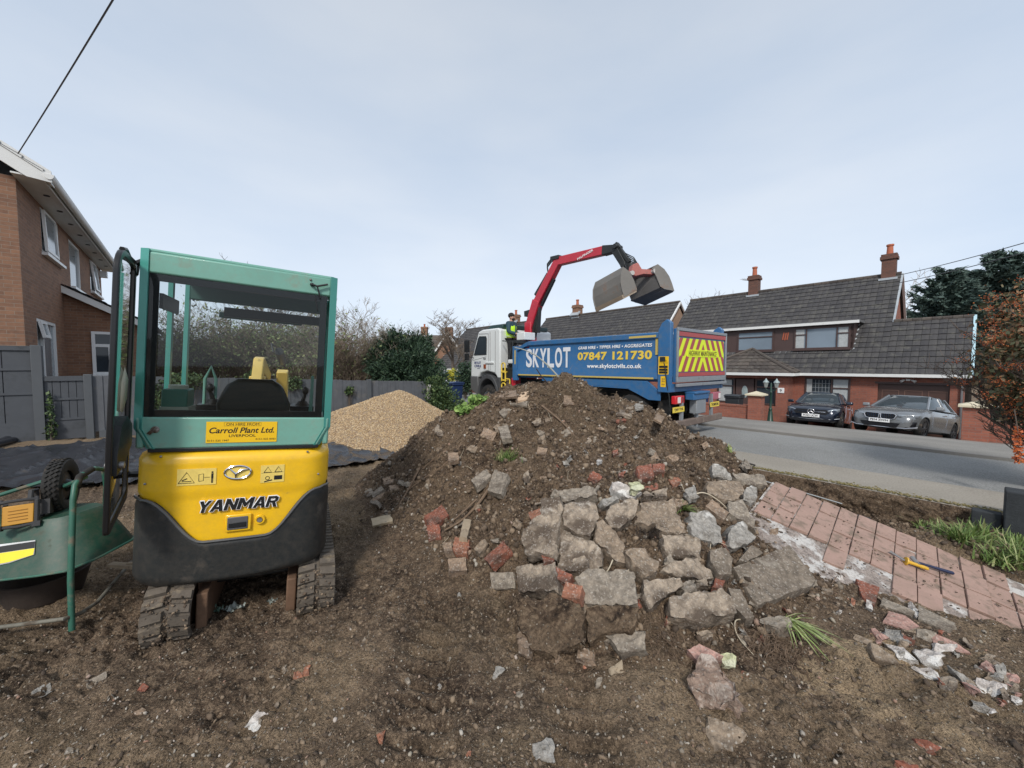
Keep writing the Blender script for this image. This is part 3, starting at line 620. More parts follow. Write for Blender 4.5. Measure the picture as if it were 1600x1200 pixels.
brick('greyish tan brick end nearest the camera on the left of the heap', 580, 1130, 105, 78, 5, BRKT, th=.08)
brick('pale sawn timber offcut lying on the soil left of the heap', 137, 870, 120, 42, 14, M('pale_timber', (.5, .4, .27), .75, var=.25, scale=12, bmp=.3), name='timber_offcut', cat='timber', th=.03)
brick('flat grey brick left of the large grey brick, halfway up the heap', 720, 625, 110, 55, 36, GREYP)
brick('large upright grey brick halfway up the heap', 815, 650, 85, 130, -18, GREYP)
brick('pale tan brick left of the grass tuft near the top', 763, 368, 80, 55, -22, BRKT)
brick('grey brick just above the grass tuft', 857, 357, 58, 80, 15, GREYP)
brick('pale square brick face high on the crest of the heap', 1233, 168, 60, 52, -3, BRKT)
brick('pale sawn wood block lying on the slate at the crest', 963, 146, 92, 44, 14, M('pale_block', (.55, .4, .27), .75, var=.2, scale=12), name='timber_block', cat='timber', th=.05)
brick('flat grey slate under the pale wood block on the crest', 940, 182, 100, 28, -6, GREYP, th=.015, name='slate', cat='slate')
brick('long grey brown stone slanting below the slate', 868, 226, 85, 40, 38, GREYP)
brick('row of brown bricks lying flat along the crest', 870, 132, 110, 36, 4, BRKT)
brick('small tan brick end right of the grass tuft', 1075, 465, 58, 34, -5, BRKT)
brick('small pinkish stone left of the grass tuft', 556, 498, 62, 44, 8, BRKT)
GL = 'broken pieces at the left foot of the heap'
for i, (cx, cy, l, w_, a) in enumerate([(175, 640, 60, 38, 15), (110, 705, 80, 28, 35), (135, 735, 110, 30, 30), (62, 710, 46, 36, 25), (212, 678, 62, 28, 5), (95, 765, 50, 26, -20)]):
    brick('small greyish piece of masonry in the cluster at the left foot of the heap', cx, cy, l, w_, a, [BRKT, GREYP][i % 2], group=GL, th=.045, name='masonry_piece', cat='rubble')
brick('dull red brick half right of centre high on the slabs', 857, 588, 88, 80, 12, BRKR, z3)
brick('dark red brick beside the dull red one, under the crest', 934, 566, 72, 46, 2, BRKR, z3)
brick('flat pink brick piece right of the red pair', 1028, 638, 56, 44, 30, BRKO, z3, th=.03)
brick('pinkish red brick slip behind the pale slab edge', 890, 682, 82, 34, 16, BRKR, z3, th=.03)
brick('greyish chunk on the right end of the crest', 738, 222, 92, 70, -10, CONC, z3, rough=1)
brick('small grey concrete block on the right end of the crest', 818, 198, 52, 36, 10, CONCW, z3)
brick('tan square brick leaning at the right end of the crest', 944, 262, 50, 52, -28, BRKT, z3)
brick('tiny bright red brick crumb in the middle of the slope', 681, 474, 34, 26, 20, BRKR, z3, th=.02)
brick('white china chip in the middle of the slope', 588, 520, 26, 20, 30, WHITEP, z3, th=.012, name='china_chip', cat='china chip')
brick('pale yellow green stone above the slabs', 802, 668, 58, 48, 10, SPONGE, z3, th=.05, name='stone', cat='stone', rough=1)
brick('grey block left of the yellow green stone row', 945, 716, 70, 44, 5, CONC, z3, rough=1)
brick('small round grey stone under the red brick slip', 872, 722, 60, 34, 0, CONC, z3, rough=1)
brick('small upright grey stone right of the pile of slabs top', 1130, 716, 55, 70, 15, CONCW, z3, rough=1)
brick('rust brown slab fragment behind the arching root', 1280, 810, 130, 56, -38, BRKT, z3)
brick('orange brick lump under the top of the tall leftmost slab', 214, 842, 72, 56, 20, BRKO, z3, th=.05, lift=1.3)
brick('small orange brick chip set on the tall leftmost slab', 202, 962, 44, 26, 10, BRKR, z3, th=.03, lift=2.6)
brick('pink red brick crumb on the top of the tall leftmost slab', 318, 792, 52, 40, 15, BRKR, z3, th=.03, lift=2.6)
brick('red brick lump on the squat slab, upper one', 290, 195, 66, 58, 10, BRKR, z4, th=.05, lift=2)
brick('bright red wet brick lump above the red and white brick', 372, 300, 108, 64, -22, BRKR, z4, th=.06, lift=1.3)
brick('red brick with one white face beside the squat slab', 434, 392, 110, 88, -12, BRKO, z4, th=.09, lift=.9)
brick('thin orange brick piece on the squat slab', 212, 338, 88, 44, 24, BRKO, z4, th=.03, lift=2.6)
brick('bluish grey smooth chip on the squat slab', 232, 268, 84, 66, 8, CONCW, z4, th=.03, lift=2.6)
brick('round red brick end between the tan slabs on the right', 1308, 348, 62, 52, -15, BRKR, z4, th=.07)
brick('small grey cobble above the largest tan slab', 1132, 366, 84, 62, 25, GREYP, z4, th=.07, rough=1, name='cobble', cat='stone')
brick('grey concrete rubble behind the small cobble', 1215, 345, 60, 50, 10, CONC, z4, th=.07, rough=1)
brick('pale upright stone at the foot of the soil block', 152, 682, 74, 120, -8, BRKT, z4, th=.07, rough=1.2, name='stone', cat='stone')
brick('small grey stone stacked on the pale upright stone', 136, 588, 46, 66, -5, GREYP, z4, th=.04, lift=1.1, name='stone', cat='stone')
brick('reddish brown lump right of the soil block', 512, 768, 100, 60, -15, BRKT, z4, th=.06, rough=1.4)
brick('small cream stone lying on the soil below the thin slab', 700, 850, 80, 44, 25, WOODP, z4, th=.03, rough=1, name='stone', cat='stone')
slab('brick', 'pinkish brick with a mortar covered face near the foot of the heap', 'brick', z4([(1122, 742), (1195, 702), (1330, 788), (1205, 828)]), .08, PINK, .5, .7)
slab('foam_block', 'pale yellow green foam block beside the pinkish brick', 'foam', z4([(1302, 770), (1350, 757), (1413, 790), (1402, 848), (1342, 838)]), .06, SPONGE, .5, .7)
slab('mortar_lump', 'big rough brown and white lump of mortar nearest the camera', 'mortar lump', z4([(1142, 872), (1210, 822), (1290, 824), (1398, 930), (1438, 1078), (1332, 1058), (1152, 988)]), .13, conc('rough_mortar', (.27, .19, .145), (.56, .47, .4), (.09, .065, .05), .54, .57), 2.2, .6)
slab('brick', 'dark damp brick block at the left edge of the slabs', 'brick', z3([(765, 893), (802, 893), (805, 918), (768, 920)], 0, 0, 1), .08, GREYP, .5, .6)
GR = 'broken pieces beside the fallen paving'
for nm, cat, po, th, m, lb, rg in [
 ('paving_tile', 'tile', [(880, 357), (970, 380), (1045, 435), (1030, 475), (850, 412)], .03, PINK, 'loose pink tile piece lying flat, nearest the fallen paving', .15),
 ('paving_tile', 'tile', [(1085, 460), (1230, 520), (1310, 572), (1318, 582), (1170, 572), (1130, 540)], .03, PINK, 'larger pointed pink tile piece, right of the other loose tile', .15),
 ('paving_block', 'paving block', [(702, 182), (832, 228), (802, 330), (740, 282)], .08, BRKR, 'dark red paving block standing on edge by the rubble', .3),
 ('paving_block', 'paving block', [(852, 282), (1020, 360), (1000, 385), (830, 322)], .07, GREYP, 'long muddy grey block edge under the paving', .3),
 ('paving_block', 'paving block', [(1037, 322), (1240, 420), (1200, 472), (1040, 402)], .09, GREYP, 'muddy block in the broken side of the path', .4),
 ('mortar_piece', 'mortar', [(872, 522), (960, 552), (1038, 618), (932, 598)], .05, WHITEP, 'long white mortar piece between the two loose tiles', 1),
 ('mortar_piece', 'mortar', [(1012, 642), (1100, 652), (1168, 722), (1102, 702)], .04, WHITEP, 'flat white mortar piece on the edge of the pale soil', 1),
 ('mortar_piece', 'mortar', [(1357, 722), (1440, 722), (1488, 768), (1440, 820), (1372, 790)], .07, WHITEP, 'lumpy pinkish white mortar piece furthest right', 1.3),
 ('mortar_piece', 'mortar', [(1192, 652), (1350, 756), (1340, 790), (1280, 742)], .05, CONCW, 'long grey white mortar strip pointing at the lumpy white piece', 1),
 ('paving_tile', 'tile', [(1442, 657), (1532, 690), (1460, 702)], .03, PINK, 'small triangular pink tile piece right of the white strip', .2),
 ('stone', 'stone', [(772, 528), (900, 592), (930, 640), (802, 602)], .08, CONCB, 'brown stone block at the top of the pale soil patch', .8),
 ('stone', 'stone', [(702, 482), (800, 520), (768, 545), (692, 502)], .04, CONCB, 'thin brown stone slip above the brown block', .5),
 ('brick', 'brick', [(1017, 1022), (1082, 1042), (1163, 1098), (1100, 1108), (1042, 1078)], .05, BRKR, 'red and white brick chip lying alone on the pale soil', .8),
 ('brick', 'brick', [(902, 1162), (960, 1142), (1048, 1188), (960, 1200)], .05, BRKR, 'broken red brick at the very bottom edge', .8),
 ('concrete_slab', 'concrete slab', [(-88, 905), (80, 968), (122, 1010), (112, 1060), (-40, 1085), (-90, 1000)], .05, CONCB, 'flat grey brown stone sunk in the soil in the foreground', .8),
 ('mortar_piece', 'mortar', [(850, 440), (940, 462), (990, 520), (930, 540), (862, 500)], .05, CONCW, 'grey mortar rubble under the loose pink tile', 1.3),
 ('mortar_piece', 'mortar', [(1010, 560), (1090, 545), (1180, 600), (1140, 640), (1060, 620)], .05, WHITEP, 'white crumbling mortar below the pointed tile', 1.3),
 ('mortar_piece', 'mortar', [(760, 300), (790, 310), (788, 350), (758, 335)], .05, WHITEP, 'small white mortar lump under the dark red block', 1),
 ('mortar_piece', 'mortar', [(1525, 805), (1585, 830), (1560, 850)], .03, WHITEP, 'white mortar chip at the right edge of the picture', 1)]:
    slab(nm, lb, cat, z6(po), th, m, rg, .6, (random.uniform(-.1, .1), random.uniform(-.1, .1)), GR)
# small pieces lying alone in the foreground
for lb, cx, cy, l, w_, a, m in [('orange brick chip on the soil below the digger', 472, 1055, 26, 20, 20, BRKO), ('grey white angular stone chip in the foreground', 402, 1126, 30, 22, 50, WHITEP), ('round pale stone at the bottom edge in the centre', 850, 1174, 32, 28, 10, CONCW),
      ('tiny red brick chip left in the foreground', 220, 1078, 20, 8, 45, BRKR), ('small pale chip in the middle of the bare soil', 779, 1051, 12, 20, -20, CONCW), ('flat brown stone left in the foreground', 150, 1066, 34, 20, 25, GREYP), ('whitish crushed lump left in the foreground', 68, 1078, 34, 16, 30, CONCW)]:
    slab('stone_chip', lb, 'stone chip', rc(cx, cy, l, w_, a), .022, m, .8, .6, sub=.008)
# generic half buried pieces filling between the named ones
GB = 'small broken pieces half buried in the heap'
k = 0; rs = random.Random(12)
while k < 190:
    u = rs.uniform(600, 1330); v = rs.uniform(650, 1010); h = hit(u, v)
    if heap_base(h[0], h[1]) < .04: continue
    if 800 < u < 1200 and v > 770 and rs.random() < .3: continue
    l = (.03+  .11*rs.random()**2)*600/h[1]; w_ = l*rs.uniform(.45, .8)*.8
    slab('rubble_piece', 'small broken piece of brick, stone or mortar half buried in the soil heap', 'rubble', [(a+rs.uniform(-.16, .16)*l, b_+rs.uniform(-.16, .16)*l) for a, b_ in rc(u, v, l, w_, rs.uniform(-60, 60))], rs.uniform(.03, .08), rs.choice([CONC, CONC, CONCB, CONCB, GREYP, GREYP, GREYP, CONCW, BRKT, BRKT, BRKR]), 1.2, .4, (rs.uniform(-.3, .3), rs.uniform(-.3, .3)), GB, sub=.02)
    k += 1
# ---- fallen piece of tiled path
def plane_fit(P):
    A_ = np.c_[P[:, 0], P[:, 1], np.ones(len(P))]; s_, *_ = np.linalg.lstsq(A_, P[:, 2], rcond=None); return s_
pn = np.array([-_qa, -_qb, 1.]); pn /= np.linalg.norm(pn)
def onp(u, v, off=0):
    d = ray(u, v); p0 = np.array([0, 0, _qc])+pn*off; t = np.dot(p0-CAM, pn)/np.dot(d, pn); return CAM+d*t
o0 = onp(1212, 751); ea = onp(1571, 897)-o0; LEN = np.linalg.norm(ea); ea /= LEN; eb = onp(1177, 797)-o0; WID = np.linalg.norm(eb); eb /= WID
path = thing('fallen_path', 'slab of pink tiled garden path tipped up on the rubble at the right', 'tiled path', tuple(o0))
TILE = M('pink_paving', (.36, .235, .19), .8, var=.2, scale=5, bmp=.45, bscale=45, dirt=((.2, .145, .11), .5, 9), dust=((.27, .19, .14), 26, .7))
mb = MB(); rs = random.Random(4)
tl = LEN/12; tw = WID/3
def V3(a, b_, z): return tuple(ea*a+eb*b_+pn*z)
def proj(P):
    d = np.array(P)-CAM; f = d[1]*math.cos(TH)-d[2]*math.sin(TH); y = d[1]*math.sin(TH)+d[2]*math.cos(TH); return 800+600*d[0]/f, 600-600*y/f
for i in range(14):
    for j in range(6):
        a0 = i*tl; b0 = j*tw
        lim = 3 if i < 4 else (3.6 if i < 5 else (3 if i < 7 else 4.2+.25*(i-7)))
        if j+.5 > lim: continue
        if i >= 6 and j >= 3 and rs.random() < .42: continue
        if i > 11 and j < 1: continue
        uu, vv = proj(V3(a0+tl/2, b0+tw, 0))
        if vv > 852+(uu-1292)*(.42 if i < 7 else .46) or i > 12: continue
        g = .004; gr = .010; dz = rs.uniform(-.008, .008)+(.0 if j < 3 else rs.uniform(-.01, .02)); q = rs.uniform(-.012, .012)
        P = [V3(a0+g, b0+gr, dz), V3(a0+tl-g, b0+gr, dz+q), V3(a0+tl-g, b0+tw-gr, dz+q), V3(a0+g, b0+tw-gr, dz)]
        B_ = [tuple(np.array(p)-pn*.03) for p in P]
        mb.add(P+B_, [(0, 3, 2, 1), (4, 5, 6, 7), (0, 1, 5, 4), (1, 2, 6, 5), (2, 3, 7, 6), (3, 0, 4, 7)])
mb.build('paving_tiles', TILE, path, bevel=.003)
BED = conc('mortar_bed', (.3, .25, .22), (.62, .6, .57), (.13, .09, .07), .5, .6)
gu = np.linspace(-.02, LEN*1.35, 110); gv = np.linspace(-.06, 1, 60); vs = []
for a in gu:
    wmax = WID*1.03
    for kk in range(60):
        uu, vv = proj(V3(a, wmax, 0))
        if vv < 868+(uu-1330)*.6 and wmax < 1.6: wmax += .02
    for q in gv:
        b_ = q*wmax if q > 0 else q*.5; x, y = a*7, b_*7
        z = -.022+float(perlin(np.array([x]), np.array([y]))[0])*.012-.12*max(0, (q-.9))*10*.6
        if q < 0: z += q*2.2
        jb = .05*float(perlin(np.array([a*9]), np.array([3.3]))[0])*max(q, 0)
        vs.append(V3(a, b_+jb, z if q < 1 else -.2))
n_ = len(gv); mb = MB(); mb.add(vs, [(i*n_+j, i*n_+j+1, (i+1)*n_+j+1, (i+1)*n_+j) for i in range(len(gu)-1) for j in range(n_-1)])
mb.build('mortar_bed', BED, path)
mb = MB(); c_ = [V3(.02, .02, -.04), V3(LEN*1.3, .02, -.04), V3(LEN*1.3, WID*1.5, -.04), V3(.02, WID*.95, -.04)]; d_ = [tuple(np.array(p)-pn*.14) for p in c_]
mb.add(c_+d_, [(0, 1, 2, 3), (7, 6, 5, 4), (0, 4, 5, 1), (1, 5, 6, 2), (2, 6, 7, 3), (3, 7, 4, 0)]); mb.build('path_base', CONCB, path)
n_c = 1500; ca = rng.uniform(0, LEN*1.1, n_c); cb_ = WID*1.7*rng.random(n_c)**.7; PP = o0[None]+ea[None]*ca[:, None]+eb[None]*cb_[:, None]+pn[None]*.008
kk = fbm(ca*5, cb_*5, 2) > .02; PP = PP[kk]; Sx = .003+.011*rng.random(len(PP))**3
tag(scatter('path_crumbs', PP, Sx, CLODS, seed=41, flat=.6), 'crumbs of soil scattered over the pink paving', 'crumbs', kind='stuff')
# ---- hand tools on the path
def tool_pts(a, b_, off): return Vector(onp(*a, off)), Vector(onp(*b_, off))
YEL = M('yellow_plastic', (.62, .36, .03), .45, var=.2, dirt=((.12, .08, .05), .55, 30))
p, q = tool_pts((1432, 878), (1490, 896), .03); t = thing('club_hammer', 'dark blue handled hammer lying on the pink paving', 'hammer', tuple(p)); d_ = q-p
mb = MB(); mb.ring([Vector((0, 0, 0)), d_*.3, d_*.8, d_*.97, d_], [.009, .010, .014, .015, .01], 12); mb.build('handle', M('navy_rubber', (.02, .028, .07), .5), t)
x_ = d_.normalized().cross(Vector(pn)); mb = MB(); mb.ring([-x_*.05-d_*.02, -x_*.02-d_*.02, x_*.02-d_*.02, x_*.05-d_*.02], [.02, .017, .017, .02], 8); mb.build('head', STEEL, t)
p, q = tool_pts((1414, 876), (1450, 889), .028); t = thing('cold_chisel', 'bolster chisel with a yellow hand guard lying on the paving', 'chisel', tuple(p)); d_ = q-p
mb = MB(); mb.lathe([(0, 0), (.034, .002), (.036, .012), (.018, .02), (.014, .06), (.016, d_.length*.8), (.013, d_.length), (0, d_.length)], (0, 0, 0), d_, 16); mb.build('grip', YEL, t)
q2 = Vector(onp(1391, 862, .02))-p; mb = MB(); mb.ring([Vector((0, 0, 0)), q2*.7, q2], [.009, .009, .014], 6); mb.build('blade', STEEL, t)
# ---- roots, twigs
ROOT = M('root_bark', (.17, .115, .075), .85, var=.4, scale=20); ROOTP = M('pale_root', (.5, .43, .32), .7, var=.25, scale=20); ROOTD = M('dark_root', (.035, .025, .02), .85)
def wireY(name, lb, cat, pts, r, m, n=6): return wire(name, lb, cat, None, r, m, P=[at(u, v, 5.45) for u, v in pts], n=n)
def wire(name, lb, cat, pts, r, m, off=.02, group=None, n=6, P=None):
    P = P or [hit(u, v)+np.array([0, 0, o_]) for (u, v, o_) in [(p+(off,))[:3] if len(p) == 2 else p for p in pts]]
    P = [Vector(p) for p in P]; Q = []
    for i in range(len(P)-1):
        a, b_ = P[i], P[i+1]; p0 = P[max(i-1, 0)]; p3 = P[min(i+2, len(P)-1)]
        for k in range(6):
            t_ = k/6; Q.append(.5*((2*a)+(-p0+b_)*t_+(2*p0-5*a+4*b_-p3)*t_*t_+(-p0+3*a-3*b_+p3)*t_**3))
    Q.append(P[-1]); o_ = Q[0].copy(); rr = [r*(1-.6*i/len(Q)) for i in range(len(Q))]
    mb = MB(); mb.ring([q-o_ for q in Q], rr, n); return tag(mb.build(name, m, loc=tuple(o_)), lb, cat, group)
def W2(p): return [(560+a/3.75, 580+b/3.75, *c) for a, b, *c in p]
def W4(p): return [(780+a/3.81, 820+b/3.81, *c) for a, b, *c in p]
wire('root', 'long brown root slanting across the upper slope of the heap', 'root', W2([(1075, 225, .05), (1150, 285, .05), (1210, 340, .05), (1285, 410, .02)]), .014, ROOT)
wireY('branch', 'crooked dark branch standing up from the crest against the lorry', 'branch', [(840, 632), (858, 612), (856, 600), (846, 588), (838, 576)], .016, ROOTD)
wireY('branch', 'thin dark twig forking from the crooked branch', 'branch', [(858, 610), (866, 600), (869, 592)], .007, ROOTD)
wireY('pole', 'long thin grey green pole rising from the crest in front of the lorry side', 'pole', [(877, 594), (858, 573), (838, 556), (820, 547), (804, 543)], .014, M('pole_grey', (.35, .36, .32), .6), n=8)
for i, pp in enumerate([[(360, 575), (300, 690), (240, 790)], [(470, 500), (400, 560), (250, 700)], [(600, 440), (500, 560), (380, 640), (160, 800)], [(630, 310), (610, 370), (560, 430)]]):
    wire('root', 'straight pale brown root streak running down the left side of the heap', 'root', W2(pp), .012-.002*i, ROOT, group='roots on the left slope')
wire('root', 'thick brown root pair end pointing down to the timber block', 'root', W2([(760, 720, .04), (690, 820, .05), (600, 900, .04), (505, 945, .02)]), .016, ROOT)
wire('root', 'second thinner root lying along the thick one', 'root', W2([(690, 770, .03), (600, 860, .04), (520, 915, .02)]), .01, ROOT)
wire('root', 'white curled cable like root by the largest tan slab', 'root', W4([(1415, 535, .05), (1462, 590, .04), (1405, 600, .03), (1420, 690, .03), (1515, 785, .01)]), .005, ROOTP)
wire('root', 'pale thin root over the squat slab and soil', 'root', W4([(675, 258, .06), (640, 320, .05), (570, 350, .04), (505, 400, .03)]), .005, ROOTP)
wire('root', 'long thin pale root hanging over the wide muddy slab', 'root', W4([(850, 230, .06), (780, 290, .05), (715, 440, .04), (690, 560, .03), (645, 630, .02)]), .005, ROOTP)
wire('root', 'short white root by the long leaning slab', 'root', W4([(615, 145, .06), (670, 190, .05), (712, 238, .04)]), .006, ROOTP)
wire('root', 'arching brown root right of the green weed', 'root', z2 and [(780+a/3.75, 580+b/3.75, c) for a, b, c in [(1100, 765, .03), (1190, 755, .07), (1290, 800, .06), (1385, 875, .02)]], .007, ROOTP)
wire('root', 'thick dark root at the right end of the crest', 'root', [(780+a/3.75, 580+b/3.75, c) for a, b, c in [(1450, 552, .03), (1520, 580, .06), (1570, 630, .02)]], .014, ROOTD)
GT = 'fine rootlets on the heap'
rs = random.Random(5)
for i in range(170):
    u = rs.uniform(640, 1300); v = rs.uniform(620, 1010); h = hit(u, v)
    if heap_base(h[0], h[1]) < .0: continue
    a = rs.uniform(0, 6.28); l = rs.uniform(10, 34)*3.4/h[1]
    wire('rootlet', 'fine dry rootlet trailing over the soil heap', 'root', [(u, v, .012), (u+l*.5*math.cos(a)+rs.uniform(-4, 4), v+l*.5*math.sin(a)+rs.uniform(-4, 4), rs.uniform(.015, .05)), (u+l*math.cos(a), v+l*math.sin(a), .008)], rs.uniform(.0015, .004), rs.choice([ROOT, ROOT, ROOTP, ROOTD]), group=GT, n=4)
# matted dead roots and turf on the crest and in the hollow
def fibre(name, lb, cat, cen, n, rad, ln, r, m, kind='stuff', down=0, fz=.6):
    mb = MB(); c = Vector(cen)
    for i in range(n):
        p = c+Vector((rs.gauss(0, rad[0]), rs.gauss(0, rad[1]), rs.gauss(0, rad[2]))); zz = float(TOP(np.array([p.x]), np.array([p.y]))[0])
        if fz: p.z = max(p.z, zz) if down else zz+abs(rs.gauss(0, rad[2]))
        d = Vector((rs.gauss(0, 1), rs.gauss(0, 1), rs.gauss(0, .5)-down)).normalized()*ln*rs.uniform(.5, 1.2)
        k = Vector((rs.gauss(0, .3), rs.gauss(0, .3), rs.gauss(0, .3)))*ln
        mb.ring([p-c, p+d*.5+k*.3-c, p+d-c+k*.2], [r, r*.8, r*.4], 3, False)
    o_ = mb.build(name, m, loc=tuple(c), smooth=False); return tag(o_, lb, cat, kind=kind)
STRAW = island_mat('dead_fibre', [(0, (.2, .145, .09)), (.5, (.3, .23, .15)), (1, (.1, .07, .045))], bmp=0)
fibre('dead_roots', 'mat of dry straw coloured roots and turf on the crest of the heap', 'roots', hit(885, 610), 900, (.3, .2, .035), .09, .0022, STRAW)
fibre('dead_roots', 'dry fibrous roots on the slope below the crest', 'roots', hit(920, 660), 500, (.5, .25, .02), .08, .002, STRAW)
fibre('dead_roots', 'dark roots hanging in the hollow between the slabs', 'roots', hit(1012, 840)+np.array([0, 0, .06]), 260, (.06, .05, .03), .12, .0022, ROOTD, down=1)
fibre('dead_roots', 'brown root tangle left of the pinkish brick', 'roots', hit(1050, 1010), 160, (.09, .06, .02), .08, .002, ROOT)
fibre('dead_roots', 'brown root tangle under the uprooted plant', 'roots', hit(1205, 1012), 260, (.09, .06, .03), .08, .002, ROOT)
# ---- grass and weeds
GRASS = island_mat('grass_blade', [(0, (.07, .13, .025)), (.5, (.13, .2, .045)), (.8, (.2, .25, .08)), (1, (.33, .32, .15))], bmp=0, rough=.6)
GRASSP = island_mat('pale_blade', [(0, (.12, .2, .04)), (.4, (.3, .36, .12)), (.8, (.5, .52, .28)), (1, (.2, .28, .07))], bmp=0, rough=.6)
def tuft(name, lb, cat, base, n, h, spread, m, wd=.006, lean=(0, 0, 0), rs=rs):
    mb = MB(); base = Vector(base)
    for i in range(n):
        p = Vector((rs.gauss(0, spread*.35), rs.gauss(0, spread*.35), 0)); a = rs.uniform(0, 6.28); l = h*rs.uniform(.55, 1.15); o_ = rs.uniform(.15, 1)
        d = Vector((math.cos(a)*o_, math.sin(a)*o_, 1))+Vector(lean); d.normalize(); s = Vector((-math.sin(a), math.cos(a), 0))*wd*.5*rs.uniform(.7, 1.3); vs = []
        for k, t_ in enumerate((0, .35, .7, 1)):
            q = p+d*l*t_+Vector((math.cos(a), math.sin(a), -1.1))*l*.42*o_*t_*t_+Vector(lean)*l*.25*t_*t_; wq = (1, 1, .7, .05)[k]; vs += [q-s*wq, q+s*wq]
        mb.add(vs, [(0, 1, 3, 2), (2, 3, 5, 4), (4, 5, 7, 6)])
    o_ = mb.build(name, m, loc=tuple(base), smooth=False); return tag(o_, lb, cat)
tuft('grass_tuft', 'green grass tuft growing halfway up the heap', 'grass tuft', hit(790, 718), 170, .17, .16, GRASS, .006, (.3, -.3, 0))
tuft('grass_tuft', 'green weed hanging between the slabs on the right', 'weed', hit(1068, 796), 46, .17, .05, GRASS, .01, (.0, -.7, -.3))
tuft('uprooted_plant', 'uprooted plant with pale green leaves flopped down the foot of the heap', 'plant', hit(1232, 985)+np.array([0, 0, .07]), 60, .2, .05, GRASSP, .011, (.25, -.8, -.6))
tuft('grass_tuft', 'small grass blades at the right end of the crest', 'grass tuft', hit(1140, 706), 26, .13, .05, GRASSP, .008)
tuft('grass_tuft', 'spiky green plant at the left of the garden bed by the dark pier', 'plant', hit(1500, 850, G), 120, .3, .12, GRASS, .014)
tuft('grass_tuft', 'spiky green plant in the middle of the bed by the pier', 'plant', hit(1530, 846, G), 110, .28, .12, GRASS, .013)
tuft('grass_tuft', 'dense low green grass clump at the right edge below the pier', 'plant', hit(1596, 870, G), 260, .2, .3, GRASS, .01)
tuft('grass_tuft', 'dry grassy clump by the trench edge', 'plant', hit(1440, 812, G), 150, .12, .16, GRASSP, .006)
for u, v, n_, h_, lb in ((1492, 842, 90, .2, 'leafy green clump nearest the low dark block'), (1588, 852, 160, .17, 'wide green grass patch under the dark pier at the frame edge'), (1450, 826, 90, .12, 'short olive grass at the left end of the garden bed'), (1570, 880, 200, .16, 'green grass patch just above the path at the right edge')): tuft('grass_tuft', lb, 'plant', hit(u, v, G), n_, h_, .22, GRASS, .012)
rs2 = random.Random(77); k = 0
while k < 46:
    u = rs2.uniform(1300, 1590); v = rs2.uniform(0, 1)*90+875+(u-1300)*.6; h = hit(u, v)
    l = (.02+.09*rs2.random()**2)*600/h[1]
    slab('rubble_piece', 'small broken piece of tile, mortar or brick below the fallen paving', 'rubble', [(a+rs2.uniform(-.15, .15)*l, b_+rs2.uniform(-.15, .15)*l) for a, b_ in rc(u, v, l, l*rs2.uniform(.35, .7), rs2.uniform(-60, 20))], rs2.uniform(.02, .06), rs2.choice([PINK, CONCW, WHITEP, BRKR, GREYP, CONCB, CONC]), .9, .6, (rs2.uniform(-.3, .3), rs2.uniform(-.3, .3)), 'rubble below the fallen paving', sub=.02); k += 1
k = 0
while k < 60:
    u = rs2.uniform(10, 1560); v = rs2.uniform(930, 1190); h = hit(u, v)
    if heap_base(h[0], h[1]) > .02: continue
    l = (.012+.04*rs2.random()**3)*600/h[1]
    slab('stone_chip', 'small stone or brick chip lying on the trampled soil in the foreground', 'stone chip', [(a+rs2.uniform(-.15, .15)*l, b_+rs2.uniform(-.15, .15)*l) for a, b_ in rc(u, v, l, l*rs2.uniform(.5, .8), rs2.uniform(-60, 60))], rs2.uniform(.01, .025), rs2.choice([CONC, CONCB, GREYP, GREYP, CONCW, BRKT, BRKO]), .8, .4, (0, 0), 'stone chips in the foreground', sub=.01); k += 1
# ================================================================== EXCAVATOR
def plane_pt(u, v, o, Rm, ax, val):
    """point seen at a pixel on the plane local[ax]=val of a frame"""
    Rn = np.array(Rm); oo = Rn.T@(CAM-np.array(o)); d = Rn.T@ray(u, v); t = (val-oo[ax])/d[ax]; return oo+t*d
TEAL = M('teal_paint', (.17, .385, .31), .45, var=.12, scale=3, dirt=((.23, .3, .24), .56, 6), coat=.1, dust=((.2, .17, .12), 22, .25))
TEALD = M('dark_green_trim', (.02, .085, .065), .5, var=.2)
YELP = M('yellow_paint', (.9, .53, .015), .33, var=.08, scale=2.5, dirt=((.45, .28, .05), .66, 8), coat=.3, dust=((.35, .23, .08), 16, .28))
CWM = M('black_counterweight', (.018, .02, .02), .5, var=.35, scale=2, bmp=.15, bscale=30, dirt=((.08, .065, .05), .58, 4), dust=((.13, .105, .08), 18, .25))
MUDR = M('muddy_track_rubber', (.11, .09, .07), .9, var=.5, scale=9, bmp=.7, bscale=40, dirt=((.24, .19, .13), .55, 11))
RUST = M('rusty_frame', (.15, .085, .05), .85, var=.4, scale=7, bmp=.4, bscale=40)
STKY = M('yellow_sticker', (.85, .52, .01), .45, var=.03); STKP = M('worn_yellow_sticker', (.8, .6, .15), .6, var=.2, scale=30)
TXTB = M('text_black', (.01, .01, .01), .5, var=0); TXTW = M('text_white', (.85, .85, .85), .45, var=0)
CABGL = glass_mat('cab_glass', (.74, .79, .79), .0)
EO = Vector((-1.98, 2.64, .005)); ER = Matrix.Rotation(R(27.5), 3, 'Z')@Matrix.Rotation(R(3.8), 3, 'Y')
ex = thing('mini_excavator', 'yellow and teal mini digger seen from behind with its cab door swung open', 'mini digger', EO)
ex.rotation_euler = ER.to_euler()
